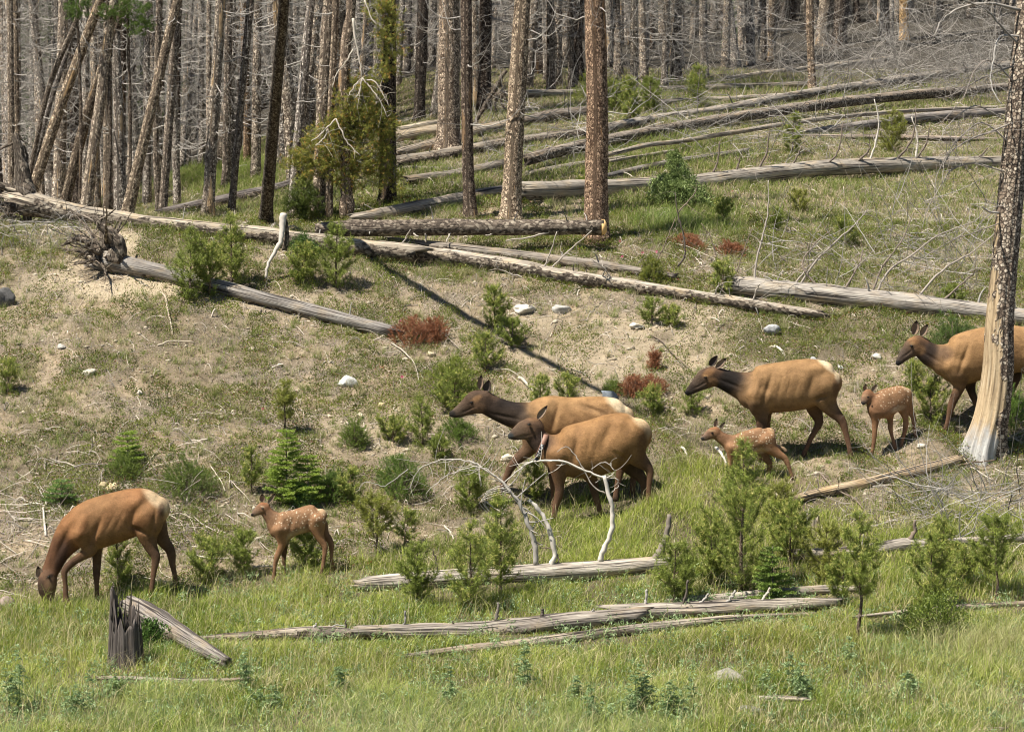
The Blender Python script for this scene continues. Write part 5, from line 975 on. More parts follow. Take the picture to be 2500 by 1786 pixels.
# tc.x: 0 on the left side, grows to the right as seen from the front
ang = np.abs(np.mod(th - math.radians(205) + np.pi, 2 * np.pi) - np.pi); tcx = ang * .14
tc = np.stack([tcx[None] + 0 * hgt[:, None], hgt[:, None] + 0 * tcx[None], 0 * lob], -1); n = len(V); idx = np.arange(n * S).reshape(n, S); a = idx[:-1]
mb = MB(); mb.add(V, np.stack([a, np.roll(a, -1, 1), np.roll(idx[1:], -1, 1), idx[1:]], -1).reshape(-1, 4), None, tc); mb.obj('trunk', STRIP, e)
for k, (pts, w0, w1, c, tw) in enumerate([
  ([(2490, 25), (2420, 8), (2350, 18), (2300, 50), (2280, 90)], 8, 3, (.8, .78, .76), 14), ([(2488, 110), (2440, 60), (2400, 20), (2300, -20)], 6, 3, (.7, .68, .66), 8),
  ([(2492, 90), (2440, 90), (2425, 150), (2420, 210), (2445, 255)], 5, 2.5, (1.1, 1.1, 1.1), 4), ([(2480, 205), (2420, 150), (2380, 170), (2350, 240), (2300, 300)], 4, 2, (.7, .65, .62), 10),
  ([(2470, 300), (2400, 330), (2350, 350), (2310, 390), (2300, 450)], 5, 2, (.75, .72, .70), 30), ([(2465, 350), (2400, 300), (2340, 340), (2290, 420), (2280, 500)], 4, 1.6, (.75, .72, .70), 34),
  ([(2450, 290), (2380, 260), (2320, 300), (2290, 350)], 4, 1.6, (.8, .78, .74), 18), ([(2480, 160), (2400, 190), (2330, 230), (2290, 240)], 3.5, 2, (.6, .57, .54), 10),
  ([(2455, 420), (2380, 400), (2320, 420), (2270, 500), (2250, 560)], 4, 1.5, (.8, .77, .74), 30), ([(2440, 520), (2410, 515), (2398, 503)], 6, 3, (1.1, 1.1, 1.1), 2), ([(2440, 545), (2320, 590), (2240, 640), (2150, 700)], 3, 1.6, (.75, .7, .66), 16)]):
    limb(e, b, 'dead_branch', pts, yb - .1, w0, w1, TWIG, c, -.5, 600 + k, tw, tw=(.2, .6))
b2 = hit1(2200, 1160); e = empty('dead_branch', b2, 'dark thin branch lying from the tan log to the foot of the thick trunk', 'branch')
limb(e, b2, 'branch', [(2330, 1140), (2380, 1128), (2430, 1122)], hit1(2380, 1135)[1] - .15, 5, 3, TWIG, (.35, .28, .22), 0, 70)
# loose dead branches and brush on the ground at right
LB = [('long dark dead branch leaning across the tan stripped log', [(2000, 1155), (2030, 1195), (2090, 1230), (2125, 1275)], (.5, .42, .38), 6),
      ('long grey dead bough sweeping across the grass right of the tan log', [(2130, 1190), (2250, 1195), (2340, 1210), (2440, 1240)], (.8, .75, .7), 12),
      ('grey bough lying in the brush below the thick trunk', [(2120, 1290), (2220, 1275), (2330, 1265), (2500, 1235)], (.8, .76, .72), 16),
      ('thin forked bough in the brush at the right edge', [(2300, 1270), (2380, 1255), (2440, 1220), (2520, 1180)], (.7, .66, .62), 14),
      ('curly white twigs piled against the thick trunk foot', [(2400, 1140), (2440, 1090), (2490, 1085), (2530, 1110)], (1.0, .97, .92), 34),
      ('white peeled stick standing beside the running calf', [(1748, 1095), (1762, 1118), (1780, 1150)], (1.5, 1.48, 1.5), 0),
      ('short white stick lying on the slope left of the running calf', [(1662, 1095), (1672, 1108), (1682, 1130)], (1.3, 1.28, 1.24), 0),
      ('white peeled stick on the slope above the dark necked cow', [(1890, 848), (1905, 862), (1918, 874)], (1.4, 1.38, 1.35), 0),
      ('pale pointed stick behind the shoulder of the rear cow of the pair', [(1267, 924), (1285, 945), (1308, 968)], (1.25, 1.2, 1.1), 0),
      ('pale curved root lying on bare soil below the cracked log', [(392, 716), (405, 735), (410, 770), (418, 800), (422, 820)], (1.1, .98, .85), 0),
      ('pale forked dead branch on the slope left of the fir, by the grazing cow', [(455, 1230), (468, 1195), (470, 1160)], (1.2, 1.15, 1.1), 4),
      ('bone white branch standing on the slope above the grazing cow neck', [(112, 1310), (106, 1250), (112, 1235), (90, 1190)], (1.35, 1.32, 1.28), 4),
      ('thin pale branch hanging from the cracked log end', [(955, 840), (990, 870), (1015, 905), (1025, 945)], (1.15, 1.08, .98), 2),
      ('thin grey branch lying right of the red dead branch', [(1050, 800), (1090, 830), (1130, 860)], (1.0, .92, .84), 3),
      ('grey dead branch on bare soil in the middle of the slope', [(1150, 810), (1180, 825), (1240, 845), (1290, 850)], (.8, .74, .68), 4),
      ('dark curved twig rising from the bare soil right of centre', [(1590, 820), (1620, 845), (1650, 880), (1690, 910)], (.45, .38, .33), 5),
      ('thin pale stick on the sunny slope at left', [(385, 845), (430, 842), (475, 840)], (1.2, 1.12, .95), 0),
      ('small white stick in the shade of the juniper at lower left', [(372, 1290), (380, 1265), (375, 1235)], (1.2, 1.1, .9), 0),
      ('pale stick lying by the standing calf feet', [(600, 1390), (650, 1392), (690, 1390)], (1.2, 1.15, 1.08), 0),
      ('white stick under the little pine left of the silver log', [(1085, 1285), (1100, 1310), (1112, 1335)], (1.3, 1.25, 1.15), 0)]
for k, (lab, pts, c, tw) in enumerate(LB):
    P = hit([p[0] for p in pts], [p[1] for p in pts]); ym = float(np.median(P[:, 1])) - .05
    rr = np.random.default_rng(800 + k); n = 16; qq = resample(P, n); qq[:, 2] = np.maximum(qq[:, 2], h(qq[:, 0], qq[:, 1]) + .015) + .05 * np.sin(np.linspace(0, 3.1, n)); org = P[0].copy()
    w_ = [9, 4][tw > 0] if k not in (0,) else 6
    if k in (9, 10, 11): w_ = 6
    if k >= 12: w_ = min(w_, 5)
    mb = MB(); R = w_ / 2 / ppm(ym) * (1 - .5 * np.linspace(0, 1, n)); tubes(mb, qq - org, R, 7, rough=.15, seed=k)
    if tw:
        i = rr.integers(1, n, tw); d = unit(rr.normal(0, 1, (tw, 3)) * np.array([1, .7, .5]) + [0, 0, .35]); l = rr.uniform(.15, .7, tw); K = 7; tt = np.linspace(0, 1, K); cc_ = rr.normal(0, .8, (tw, 3))
        tubes(mb, (qq[i] - org)[:, None] + d[:, None] * (l[:, None] * tt)[..., None] + cc_[:, None] * (l[:, None] * tt ** 2 * .5)[..., None], np.maximum(R[i] * .5, .0022)[:, None] * (1 - .6 * tt)[None], 4, cap=False)
    o = mb.obj('dead_branch', TWIG, None); o.location = org; o.color = (*c, 1); tag(o, lab, 'branch')
# ================================================================ young trees, bushes
GA, GB, GC = (.10, .145, .028), (.38, .44, .09), (.56, .52, .16)
def young_pine(u, v, hp, wp, label, seed, bare=.08, dens=1., c1=GA, c2=GB, tip=GC, up=(.5, 1.1), name='young_pine', grp=None):
    b = hit1(u, v); s = ppm(b[1]); H = hp / s; W = wp / s; r = np.random.default_rng(seed); e = empty(name, b, label, 'young pine' if name == 'young_pine' else 'tree', grp)
    K = 10; t = np.linspace(0, 1, K); P = np.stack([np.cumsum(r.normal(0, .006, K)) * H, np.cumsum(r.normal(0, .006, K)) * H, -.04 + t * (H * .97)], 1)
    mb = MB(); tubes(mb, P, (.010 + .010 * H) * (1 - .85 * t) , 7, rough=.1, seed=seed); st = mb.obj('stem', BARK, e); st.color = (.75, .65, .58, 1)
    fol = MB(); br = MB(); sp = .11 + .05 * H; n = max(5, int(H * (1 - bare) / sp * 1.6)); BB, DD = [], []
    for k in range(n):
        t_ = bare + (1 - bare) * (k + r.uniform(-.3, .3)) / n; t_ = min(max(t_, bare), .97); m = r.integers(5, 8)
        x0 = np.array([np.interp(t_, t, P[:, i]) for i in range(3)])
        env = (1 - ((t_ - bare) / (1 - bare)) ** 1.5) ** (.8 if H < 1.2 else 1.35) * min(1, .55 + (t_ - bare) * 2.5)
        for j in range(m):
            a = r.uniform(0, 6.283); L = W / 2 * env * r.uniform(.6, 1.15) + .03; ua = r.uniform(*up); q = np.linspace(0, 1, 5)[:, None]
            d = np.array([math.cos(a), math.sin(a), 0]); pth = x0 + d * L * q + np.array([0, 0, 1]) * (L * (ua * .4 * q + ua * .6 * q ** 2))
            tubes(br, pth, .0022 + .004 * L * (1.2 - q[:, 0]), 4, cap=False)
            ns = max(3, int(L / .024 * dens)); f = r.uniform(.22, 1, ns); f[0] = 1
            B = np.stack([np.interp(f, q[:, 0], pth[:, i]) for i in range(3)], 1); td = unit(pth[-1:] - pth[-3:-2])
            A = unit(td + r.normal(0, .55, (ns, 3)) + [0, 0, .35]); BB.append(B); DD.append(A)
    ns = 5; BB.append(np.repeat(P[-2:-1], ns, 0) + r.normal(0, .01, (ns, 3))); DD.append(unit(np.array([0, 0, 1]) + r.normal(0, .25, (ns, 3))))
    B = np.concatenate(BB); A = np.concatenate(DD); nl = min(.042 + .008 * H, .062)
    shoots(fol, B, A, .06 + .035 * H ** .5, 34 if len(B) < 500 else 26, nl, .0058, c1, c2, r, .95, tip)
    if tip is not None and H > .35:     # upright candles
        m = B[:, 2] > H * .45; Bc = B[m][:: max(1, int(m.sum() / (14 + 14 * H)))]; shoots(fol, Bc, unit(np.array([0, 0, 1]) + r.normal(0, .12, Bc.shape)), .10 + .04 * H, 26, nl * .7, .0042, c2, tip, r, .5)
    br.obj('branches', TWIG, e).color = (.45, .36, .28, 1); fol.obj('needles', NEEDLE, e, False); return e
def fir(u, v, hp, wp, label, seed, c1=(.15, .24, .035), c2=(.46, .58, .10)):
    b = hit1(u, v); s = ppm(b[1]); H = hp / s; W = wp / s; r = np.random.default_rng(seed); e = empty('young_fir', b, label, 'young fir', None)
    mb = MB(); t = np.linspace(0, 1, 6); tubes(mb, np.stack([0 * t, 0 * t, -.03 + t * H], 1), (.012 + .008 * H) * (1 - .85 * t), 7); mb.obj('stem', BARK, e)
    fol = MB(); n = max(5, int(H / .07)); BB, DD, LL = [], [], []
    for k in range(n):
        t_ = .03 + .95 * k / n
        for j in range(r.integers(5, 8)):
            a = r.uniform(0, 6.283); L = (W / 2 * (1 - t_) ** .75 + .02) * r.uniform(.65, 1.1); d = np.array([math.cos(a), math.sin(a), 0]); sd = np.array([-d[1], d[0], 0]); z0 = H * t_; m = max(2, int(L / .035))
            for q in np.linspace(.15, 1, m):
                c = np.array([0, 0, z0]) + d * L * q + np.array([0, 0, 1]) * L * (.30 * q - .10 * q * q + r.normal(0, .03)); 
                for sg in (-1, 0, 1): BB.append(c); DD.append(d * .9 + sd * sg * 1.0 + [0, 0, .15 + r.normal(0, .15)]); LL.append(.035 + .09 * L * (1.1 - q) + .02)
    B = np.array(BB); A = unit(np.array(DD)); shoots(fol, B, A, np.array(LL) + .02, 34, .027, .0075, c1, c2, r, .8, (.36, .44, .12)); fol.obj('needles', NEEDLE, e, False); return e
def bush(u, v, hp, wp, label, seed, c1=(.08, .12, .02), c2=(.24, .29, .055), kind='needle', cat='bush', name='low_bush', leafl=.03):
    b = hit1(u, v); s = ppm(b[1]); H = hp / s; W = wp / s; r = np.random.default_rng(seed); e = empty(name, b, label, cat, None)
    n = int(420 * (W * H / .25) ** .7) + 90; a = r.uniform(0, 6.283, n); q = r.uniform(0, 1, n) ** .5; zt = r.uniform(0, 1, n) ** .9
    lumps = 1 + .5 * (noise2(np.cos(a) * 1.8 + 5, np.sin(a) * 1.8 + zt * 2, seed) - .5) * 2
    rr = W / 2 * q * np.sqrt(np.clip(1 - zt ** 2.6, .05, 1)) * lumps; B = np.stack([rr * np.cos(a), rr * np.sin(a), H * zt * .9 * lumps], 1)
    gx = b[0] + B[:, 0]; gy = b[1] + B[:, 1]; B[:, 2] += h(gx, gy) - b[2]
    out = unit(np.stack([np.cos(a) * q, np.sin(a) * q, .5 + zt], 1) + r.normal(0, .35, (n, 3))); fol = MB(); br = MB()
    t = np.linspace(0, 1, 4)[None, :, None]; m = min(n, 60); tubes(br, B[:m, None] * t * np.array([1, 1, 1]), .003 * np.ones((m, 4)), 3, cap=False); br.obj('branches', TWIG, e).color = (.5, .42, .36, 1)
    if kind == 'needle': shoots(fol, B, out, .09, 26, .035, .0055, c1, c2, r, .8)
    else:
        k = 9; C = np.repeat(B, k, 0) + r.normal(0, .028, (n * k, 3)); D = unit(np.repeat(out, k, 0) + r.normal(0, .6, (n * k, 3))); mm = r.uniform(0, 1, (n * k, 1))
        leaves(fol, C, D, leafl * r.uniform(.6, 1.2, n * k), leafl * .5, np.array(c1) * (1 - mm) + np.array(c2) * mm, r)
    fol.obj('foliage', NEEDLE if kind == 'needle' else LEAF, e, False); return e
YP = [ # u, v, height px, width px, label, bare
 (1018, 1482, 165, 95, 'small young pine in front of the left part of the silver log', .12), (1150, 1492, 235, 150, 'bushy young pine before the silver log, left of a taller slimmer one', .1), (1223, 1462, 275, 120, 'taller slim young pine in front of the silver log beside a bushy one', .15),
 (1648, 1478, 170, 120, 'round young pine at the right end of the silver log', .08), (1808, 1446, 395, 235, 'largest young pine, in front of the running calf', .06), (1930, 1372, 160, 150, 'dark rounded young pine just right of the largest one', .1), (1905, 1290, 120, 90, 'yellow tipped pine top behind the largest young pine', .05),
 (1738, 1430, 190, 100, 'young pine under the left side of the largest one', .1), (2097, 1562, 330, 120, 'tall bare stemmed young pine with a long grey trunk in the right foreground', .36), (2010, 1430, 160, 110, 'sparse yellowish young pine left of the bare stemmed one', .15), (2276, 1494, 200, 140, 'dense conical young pine at right above a low yellow green bush', .08),
 (2300, 1425, 170, 90, 'slim young pine behind the dense conical one', .12), (2435, 1460, 215, 140, 'young pine with a crooked stem near the right edge', .28), (2350, 1440, 120, 80, 'small young pine between the conical and the crooked one', .2), (2060, 1475, 130, 90, 'low young pine at the left foot of the bare stemmed one', .1),
 (922, 1352, 155, 105, 'yellow green little pine with a bare stem right of the standing calf', .3), (988, 1332, 95, 70, 'small pine beside the yellow green one right of the standing calf', .15), (855, 1228, 90, 55, 'seedling pine below the bright fir', .1), (693, 1060, 140, 42, 'thin yellowish pine seedling on the open slope above the bright fir', .25),
 (615, 1205, 120, 40, 'slim pine seedling left of the bright fir', .2), (512, 1422, 120, 105, 'grassy looking pine clump right of the grazing cow hind legs', .04), (595, 1405, 120, 80, 'pine clump between the grazing cow and the standing calf', .04), (745, 1395, 110, 80, 'pine seedling between the legs of the standing calf', .04),
 (286, 1445, 180, 60, 'narrow young pine seen under the belly of the grazing cow', .06), (462, 735, 190, 110, 'left of the two dense young pines growing before the cracked log', .02), (568, 700, 190, 110, 'right of the two dense young pines growing before the cracked log', .02), (512, 720, 130, 90, 'lower young pine between the two dense ones at the cracked log', .02),
 (820, 702, 170, 110, 'dense young pine in front of the long log, left of centre', .02), (738, 690, 100, 80, 'low young pine left of the dense one before the long log', .02), (1207, 800, 110, 60, 'dark slim young pine in the middle of the slope', .05), (1250, 842, 70, 70, 'low pine tuft below the dark slim one mid slope', .02),
 (1186, 902, 95, 90, 'young pine right of the round juniper above the rear cow head', .04), (1108, 1010, 110, 100, 'bushy pine behind the rear cow muzzle', .02), (1032, 1090, 130, 50, 'upright narrow pine left of the rear cow head', .03), (1318, 1000, 90, 50, 'small pine behind the rear cow back, left one', .04), (1385, 985, 75, 55, 'small pine behind the rear cow back, right one', .04),
 (1145, 1245, 110, 80, 'pine clump beneath the lifted foreleg of the rear cow', .02), (1305, 1215, 100, 60, 'pine seedling between the front legs of the elk pair', .03), (1595, 1010, 70, 60, 'pine seedling under the chin of the dark necked cow', .03), (1690, 1012, 75, 50, 'pine seedling left of the dark necked cow chest', .03),
 (2272, 1035, 120, 95, 'bushy seedling between the right hand calf and the cow by the trunk', .02), (2228, 955, 80, 50, 'small seedling below the head of the cow by the trunk', .03), (1592, 792, 70, 55, 'pine tuft under the long pale log, left of two', .02), (1642, 798, 55, 40, 'pine tuft under the long pale log, right of two', .02),
 (1540, 300, 120, 55, 'young pine right of the brown scaly trunk in front of the deep wood', .02), (1590, 275, 90, 60, 'bright little pine in the row before the deep wood', .02), (1705, 262, 110, 55, 'young pine growing over the thin grey log near the deep wood', .02), (1935, 375, 105, 45, 'slim young pine standing over the reddish barked log', .03),
 (2175, 375, 110, 75, 'yellowish pine clump at right between the logs', .02), (1505, 275, 80, 90, 'low spreading pine at the right side of the brown scaly trunk', .02), (1765, 550, 70, 50, 'pine seedling beneath the thick pale log right of the green bush', .03), (1890, 560, 60, 40, 'slim seedling on the upper right slope', .03),
 (1765, 720, 90, 50, 'pine seedling in front of the left end of the thick silvery log', .03), (2065, 600, 80, 60, 'bushy seedling high on the right hand slope', .03), (2330, 760, 70, 60, 'seedling before the silvery log behind the cow by the trunk', .02), (1950, 520, 60, 50, 'small yellowish seedling below the thick pale log at right', .03),
 (960, 1080, 60, 90, 'little pine group on bare soil below the white rock', .02), (1075, 1120, 60, 40, 'seedling left of the rear cow lifted foreleg', .03), (20, 960, 90, 40, 'reddish green seedling cut by the left edge', .02), (1430, 470, 60, 50, 'seedling at the foot of the thick pale log', .02), (745, 540, 110, 70, 'young pine at the foot of the hanging green branches', .02)]
for k, (u_, v_, hp, wp, lab, bare) in enumerate(YP):
    yl = k in (6, 9, 15, 18, 48, 55)
    young_pine(u_, v_, hp, wp, lab, 1000 + k, bare, 1.0 if v_ > 900 else 1.1, GA if not yl else (.15, .16, .03), GB if not yl else (.38, .40, .08), GC if k % 3 else (.24, .27, .07))
fir(700, 1228, 190, 120, 'bright green young fir on the slope above the standing calf', 1); fir(752, 1232, 130, 90, 'smaller bright fir touching the right side of the larger one', 2)
fir(1886, 1470, 145, 92, 'light green little fir in front of the pines at right', 3, (.10, .17, .03), (.34, .46, .10)); fir(150, 1228, 66, 66, 'pale green little fir above the grazing cow shoulder', 4, (.08, .15, .04), (.28, .42, .12)); fir(312, 1125, 80, 76, 'dark based little fir on the slope at left', 5); 
BU = [(1105, 955, 85, 135, 'round yellow green juniper above the rear cow head', (.06, .09, .015), (.24, .27, .045)), (868, 1092, 72, 78, 'round low juniper on bare soil in the middle left', (.05, .085, .015), (.17, .21, .04)), (455, 1200, 90, 170, 'spreading juniper left of the bright fir', (.045, .075, .015), (.15, .19, .04)),
      (975, 1205, 105, 140, 'dark juniper with upright shoots between the fir and the elk pair', (.04, .075, .015), (.14, .20, .035)), (812, 1215, 85, 110, 'dark green low bush right of the bright fir', (.035, .06, .012), (.12, .18, .035)), (305, 1155, 50, 100, 'low spreading mat under the little dark fir', (.05, .08, .015), (.16, .2, .04)),
      (1120, 1070, 60, 90, 'low juniper below the rear cow muzzle', (.04, .07, .012), (.14, .2, .035)), (1495, 960, 20, 50, 'tiny juniper sprig by the grey rock', (.05, .08, .015), (.16, .2, .04)), (1590, 690, 55, 90, 'yellow orange and green bush under the long pale log', (.05, .08, .015), (.22, .22, .04)), (2460, 1040, 90, 110, 'green bush behind the foot of the thick trunk', (.05, .1, .02), (.18, .26, .05)),
      (2330, 850, 70, 130, 'dark green thicket under the silvery log behind the cow head', (.035, .06, .015), (.12, .18, .04)), (1460, 250, 70, 150, 'yellow green pine thicket right of the brown scaly trunk', (.07, .1, .015), (.26, .28, .05))]
for k, (a, b_, hh_, ww, lab, c1, c2) in enumerate(BU): bush(a, b_, hh_ * (.72 if b_ > 1050 else .9), ww * .9, lab, 2000 + k, tuple(1.5 * np.array(c1)), tuple(1.45 * np.array(c2)))
bush(1655, 500, 100, 160, 'round leafy green bush growing in front of the thick pale log', 2100, (.10, .15, .035), (.36, .44, .17), 'leaf', leafl=.05); bush(1648, 425, 50, 38, 'upper leafy shoot standing above the round green bush', 2101, (.10, .15, .035), (.36, .44, .17), 'leaf', leafl=.05)
bush(735, 1240, 50, 70, 'leafy pale green shrub at the foot of the bright fir', 2102, (.06, .13, .03), (.24, .38, .12), 'leaf'); bush(2285, 1560, 90, 170, 'low yellow green leafy bush under the conical pine in the foreground', 2103, (.06, .1, .02), (.26, .32, .06), 'leaf', leafl=.035)
bush(360, 1590, 60, 110, 'dark green leafy weeds at the foot of the jagged stump', 2104, (.03, .07, .015), (.14, .24, .05), 'leaf', leafl=.045); bush(745, 625, 50, 80, 'wild rose bush with a pink bloom at the long log', 2105, (.03, .07, .015), (.16, .26, .06), 'leaf')
bush(1780, 120, 90, 40, 'light green leafy sapling in front of the deep wood', 2106, (.05, .09, .02), (.2, .28, .08), 'leaf', leafl=.05)
# rust red dead branches
for k, (a, b_, hh_, ww, lab) in enumerate([(1012, 835, 46, 115, 'rust red dead pine branch lying at the tip of the cracked log'), (1062, 828, 40, 60, 'rust red needles trailing right of the larger red branch'), (1545, 965, 36, 64, 'rust red dead branch between the elk pair and the dark necked cow'), (1590, 960, 28, 60, 'small rust red sprig on the soil left of the dark necked cow'),
      (1686, 603, 20, 78, 'rust red dead branch below the green leafy bush'), (1783, 620, 22, 60, 'rust red dead branch right of the other one on the upper slope'), (1598, 900, 40, 24, 'rusty upright sprig above the red branch mid slope')]):
    e = bush(a, b_, hh_, ww, lab, 2200 + k, (.18, .07, .035), (.44, .20, .10), cat='dead branch', name='red_dead_branch')
# the hanging green branches of the big pine at left of centre
def clump_tree(name, label, u, v, hp, clumps, seed, c1, c2, tip, trunk=None, y=None):
    b = hit1(u, v); r = np.random.default_rng(seed); e = empty(name, b, label, 'tree', None); fol = MB(); br = MB(); yy = b[1] if y is None else y
    if trunk: limb(e, b, 'trunk', trunk[0], yy, trunk[1], trunk[2], BARK, trunk[3], 0, seed, sides=14)
    for (cu, cv, ru, rv, n) in clumps:
        s = ppm(yy); a = r.uniform(0, 6.283, n); q = r.uniform(0, 1, n) ** .5; du = ru * q * np.cos(a); dv = rv * q * np.sin(a); Y = yy + r.uniform(-1, 1, n) * (ru / s) * .7 * np.sqrt(1 - q * q * .8)
        C = at(cu + du, cv + dv, Y) - b; out = unit(np.stack([du / ru, (Y - yy) * 1.2 - .3, -dv / rv * .5 + .3], 1) + r.normal(0, .45, (n, 3)))
        k = 7; B = np.repeat(C, k, 0) + r.normal(0, .06, (n * k, 3)); A = unit(np.repeat(out, k, 0) + r.normal(0, .5, (n * k, 3)))
        shoots(fol, B, A, .11, 30, .055, .0065, c1, c2, r, .85, tip)
        m = max(2, n // 4); c0 = at(trunk[0][0][0] if (abs(trunk[0][0][0] - cu) < 110 and cv > 200) or hp < 200 else cu, cv - rv * .5 if hp > 200 else 500, yy + .02) - b; t = np.linspace(0, 1, 6)[None, :, None]
        P = c0[None, None] * (1 - t) + C[:m, None] * t + r.normal(0, .02, (m, 6, 3)); tubes(br, P, .007 * (1.2 - t[..., 0]) * np.ones((m, 1)), 4, cap=False)
    br.obj('branches', TWIG, e).color = (.8, .76, .7, 1); fol.obj('needles', NEEDLE, e, False); return e, b, yy
e, b, yy = clump_tree('hanging_pine', 'live pine with drooping brown green branches and pale twisted limbs, left of centre', 843, 540, 540,
   [(875, 245, 60, 38, 50), (905, 300, 52, 44, 50), (860, 290, 50, 40, 45), (800, 330, 50, 30, 36), (770, 380, 46, 34, 40), (835, 370, 50, 40, 45), (890, 370, 50, 44, 48), (930, 330, 34, 50, 34), (750, 410, 34, 20, 20), (820, 420, 40, 26, 26), (905, 430, 40, 30, 26), (840, 455, 26, 22, 12), (930, 400, 24, 40, 20), (715, 400, 26, 18, 12), (860, 215, 30, 26, 16), (905, 215, 20, 24, 12), (945, 60, 30, 46, 26), (955, 130, 26, 40, 20), (930, 180, 18, 20, 10), (925, 20, 30, 24, 14), (960, 440, 16, 40, 12)],
   77, (.13, .14, .03), (.42, .42, .085), (.58, .34, .09), ([(844, 542), (846, 440), (842, 300), (842, 150), (858, 0), (866, -200), (872, -500)], 34, 20, (.95, .84, .74)))
for k, pts in enumerate([[(862, 45), (868, 100), (878, 150), (884, 190)], [(862, 120), (845, 150), (820, 185), (812, 215)], [(884, 190), (905, 215), (925, 240), (945, 285)], [(884, 190), (865, 210), (850, 235)], [(884, 190), (880, 215), (868, 240)], [(820, 290), (800, 310), (780, 330), (760, 345)], [(820, 290), (835, 320), (850, 350), (880, 380)], [(890, 0), (905, 40), (920, 60)], [(893, 195), (915, 200), (935, 230), (950, 260)], [(800, 315), (790, 340), (770, 355)]]):
    limb(e, b, 'pale_limb', pts, yy - .45, 7 if k in (0,) else 4, 2, TWIG, (1.25, 1.2, 1.1), -.1, 700 + k, 5, tw=(.1, .4))
clump_tree('young_pine', 'dark green drooping young pine at the foot of the light grey leaning trunk', 735, 545, 100, [(735, 490, 34, 28, 26), (722, 520, 24, 22, 14), (758, 505, 22, 26, 14)], 78, (.04, .06, .012), (.14, .18, .035), None, ([(738, 548), (737, 500), (735, 470)], 5, 3, (.5, .4, .3)))
for k, (nm, u_, v_, cl) in enumerate([('green pine tuft at the top of the thin leaning trunk', 195, 470, [(190, 14, 28, 20, 22), (172, 36, 12, 10, 5)]), ('dark green pine tuft left of the pale leaning trunk top', 262, 480, [(262, 30, 22, 15, 16)]), ('large dark green pine tuft right of the pale leaning trunk top', 335, 480, [(312, 28, 22, 22, 16), (338, 66, 28, 22, 24), (352, 22, 14, 18, 8)])]):
    Y = 48.; n_ = 'pine_tuft'; b = hit1(u_, 520); r = np.random.default_rng(4000 + k); tr = at(cl[0][0], cl[0][1], 48.5)
    b = np.array([tr[0], 48.5, float(h(tr[0], 48.5))]); e = empty('live_pine', b, nm, 'tree', None); fol = MB(); top = proj(b)
    limb(e, b, 'trunk', [(top[0], top[1] + 4), (top[0] + 3, 300), (cl[0][0] + 2, 120), (cl[0][0], cl[0][1]), (cl[0][0] + 2, -120)], 48.5, 9, 5, BARK, (.6, .55, .5), 0, 4100 + k)
    for (cu, cv, ru, rv, n) in cl:
        a = r.uniform(0, 6.283, n); q = r.uniform(0, 1, n) ** .5; C = at(cu + ru * q * np.cos(a), cv + rv * q * np.sin(a), 48.3 + r.uniform(-.2, .2, n)) - b
        B = np.repeat(C, 4, 0) + r.normal(0, .04, (n * 4, 3)); shoots(fol, B, unit(r.normal(0, 1, B.shape) + [0, -.2, .5]), .11, 34, .06, .007, (.04, .075, .015), (.16, .24, .04), r, .85)
    fol.obj('needles', NEEDLE, e, False)
# ================================================================ grass, leaves, litter, stones
R_ = np.random.default_rng(2024)
def scatter(n, y0, y1, pad=140, seed=0, pw=1.0):
    r = np.random.default_rng(seed); y = np.sqrt(r.uniform(y0 ** 2, y1 ** 2, n)); u_ = r.uniform(-pad, 2500 + pad, n); x = (u_ - 1250) / F * y
    z = h0(x, y) if False else h(x, y); P = np.stack([x, y, z], 1); uu, vv = proj(P); return P, uu, vv, r
def blades(mb, P, H, W, col, r, lean=.5):
    n = len(P); a = r.uniform(0, 6.283, n); sd = np.stack([np.cos(a), np.sin(a), 0 * a], 1) * (W / 2)[:, None]
    la = r.normal(0, lean, (n, 2)) + np.array([.12, -.05]); L = np.stack([la[:, 0], la[:, 1], 0 * a], 1) * H[:, None]
    up = np.array([0, 0, 1.]) * H[:, None]
    m = P + up * .55 + L * .3; t = P + up * (1 - .15 * np.abs(la).sum(1))[:, None] + L
    V = np.stack([P - sd, P + sd, m + sd * .7, m - sd * .7, t], 1).reshape(-1, 3); i = np.arange(n)[:, None] * 5
    mb.add(V, i + np.array([[0, 1, 2, 3]]), i + np.array([[3, 2, 4]]), None, np.repeat(col, 5, 0))
def gcol(r, n, green, straw, fs, mm=None):
    m = r.uniform(0, 1, (n, 1)) if mm is None else mm; g = np.array(green[0]) * (1 - m) + np.array(green[1]) * m
    s = r.uniform(size=(n, 1)) < fs; return np.where(s, np.array(straw) * r.uniform(.7, 1.15, (n, 1)), g)
GR1 = ((.15, .22, .03), (.52, .57, .13)); STRAW = (.80, .70, .40)
# meadow
mb = MB(); P, uu, vv, r = scatter(520000, 25.5, 39.5, seed=1); k = meadow(uu, vv); cl = fbm(P[:, 0] * 1.7, P[:, 1] * 1.7, 41); keep = r.uniform(size=len(P)) < k * (.45 + .75 * sstep(.3, .6, cl))
P, uu, vv, cl = P[keep], uu[keep], vv[keep], cl[keep]; n = len(P)
Hh = (.05 + .17 * r.uniform(size=n) ** 1.5) * (.6 + .8 * sstep(.3, .7, cl))
def trod(P):      # grass is pressed down and sparse right in front of the lying logs
    f = np.ones(len(P))
    for k_ in ('white', 'fg', 'fg2', 'fg3', 'fgr', 'fgm', 'fgl', 'fgc', 'st2', 'wb', 'rot', 'tan'):
        L_ = LG[k_][2]; yl = np.interp(P[:, 0], L_[:, 0], L_[:, 1], left=-9, right=-9); d_ = yl - P[:, 1]; f = np.where((yl > 0) & (d_ > -.1) & (d_ < .55), np.minimum(f, .30 + .5 * np.clip(d_, 0, 1)), f)
    return f
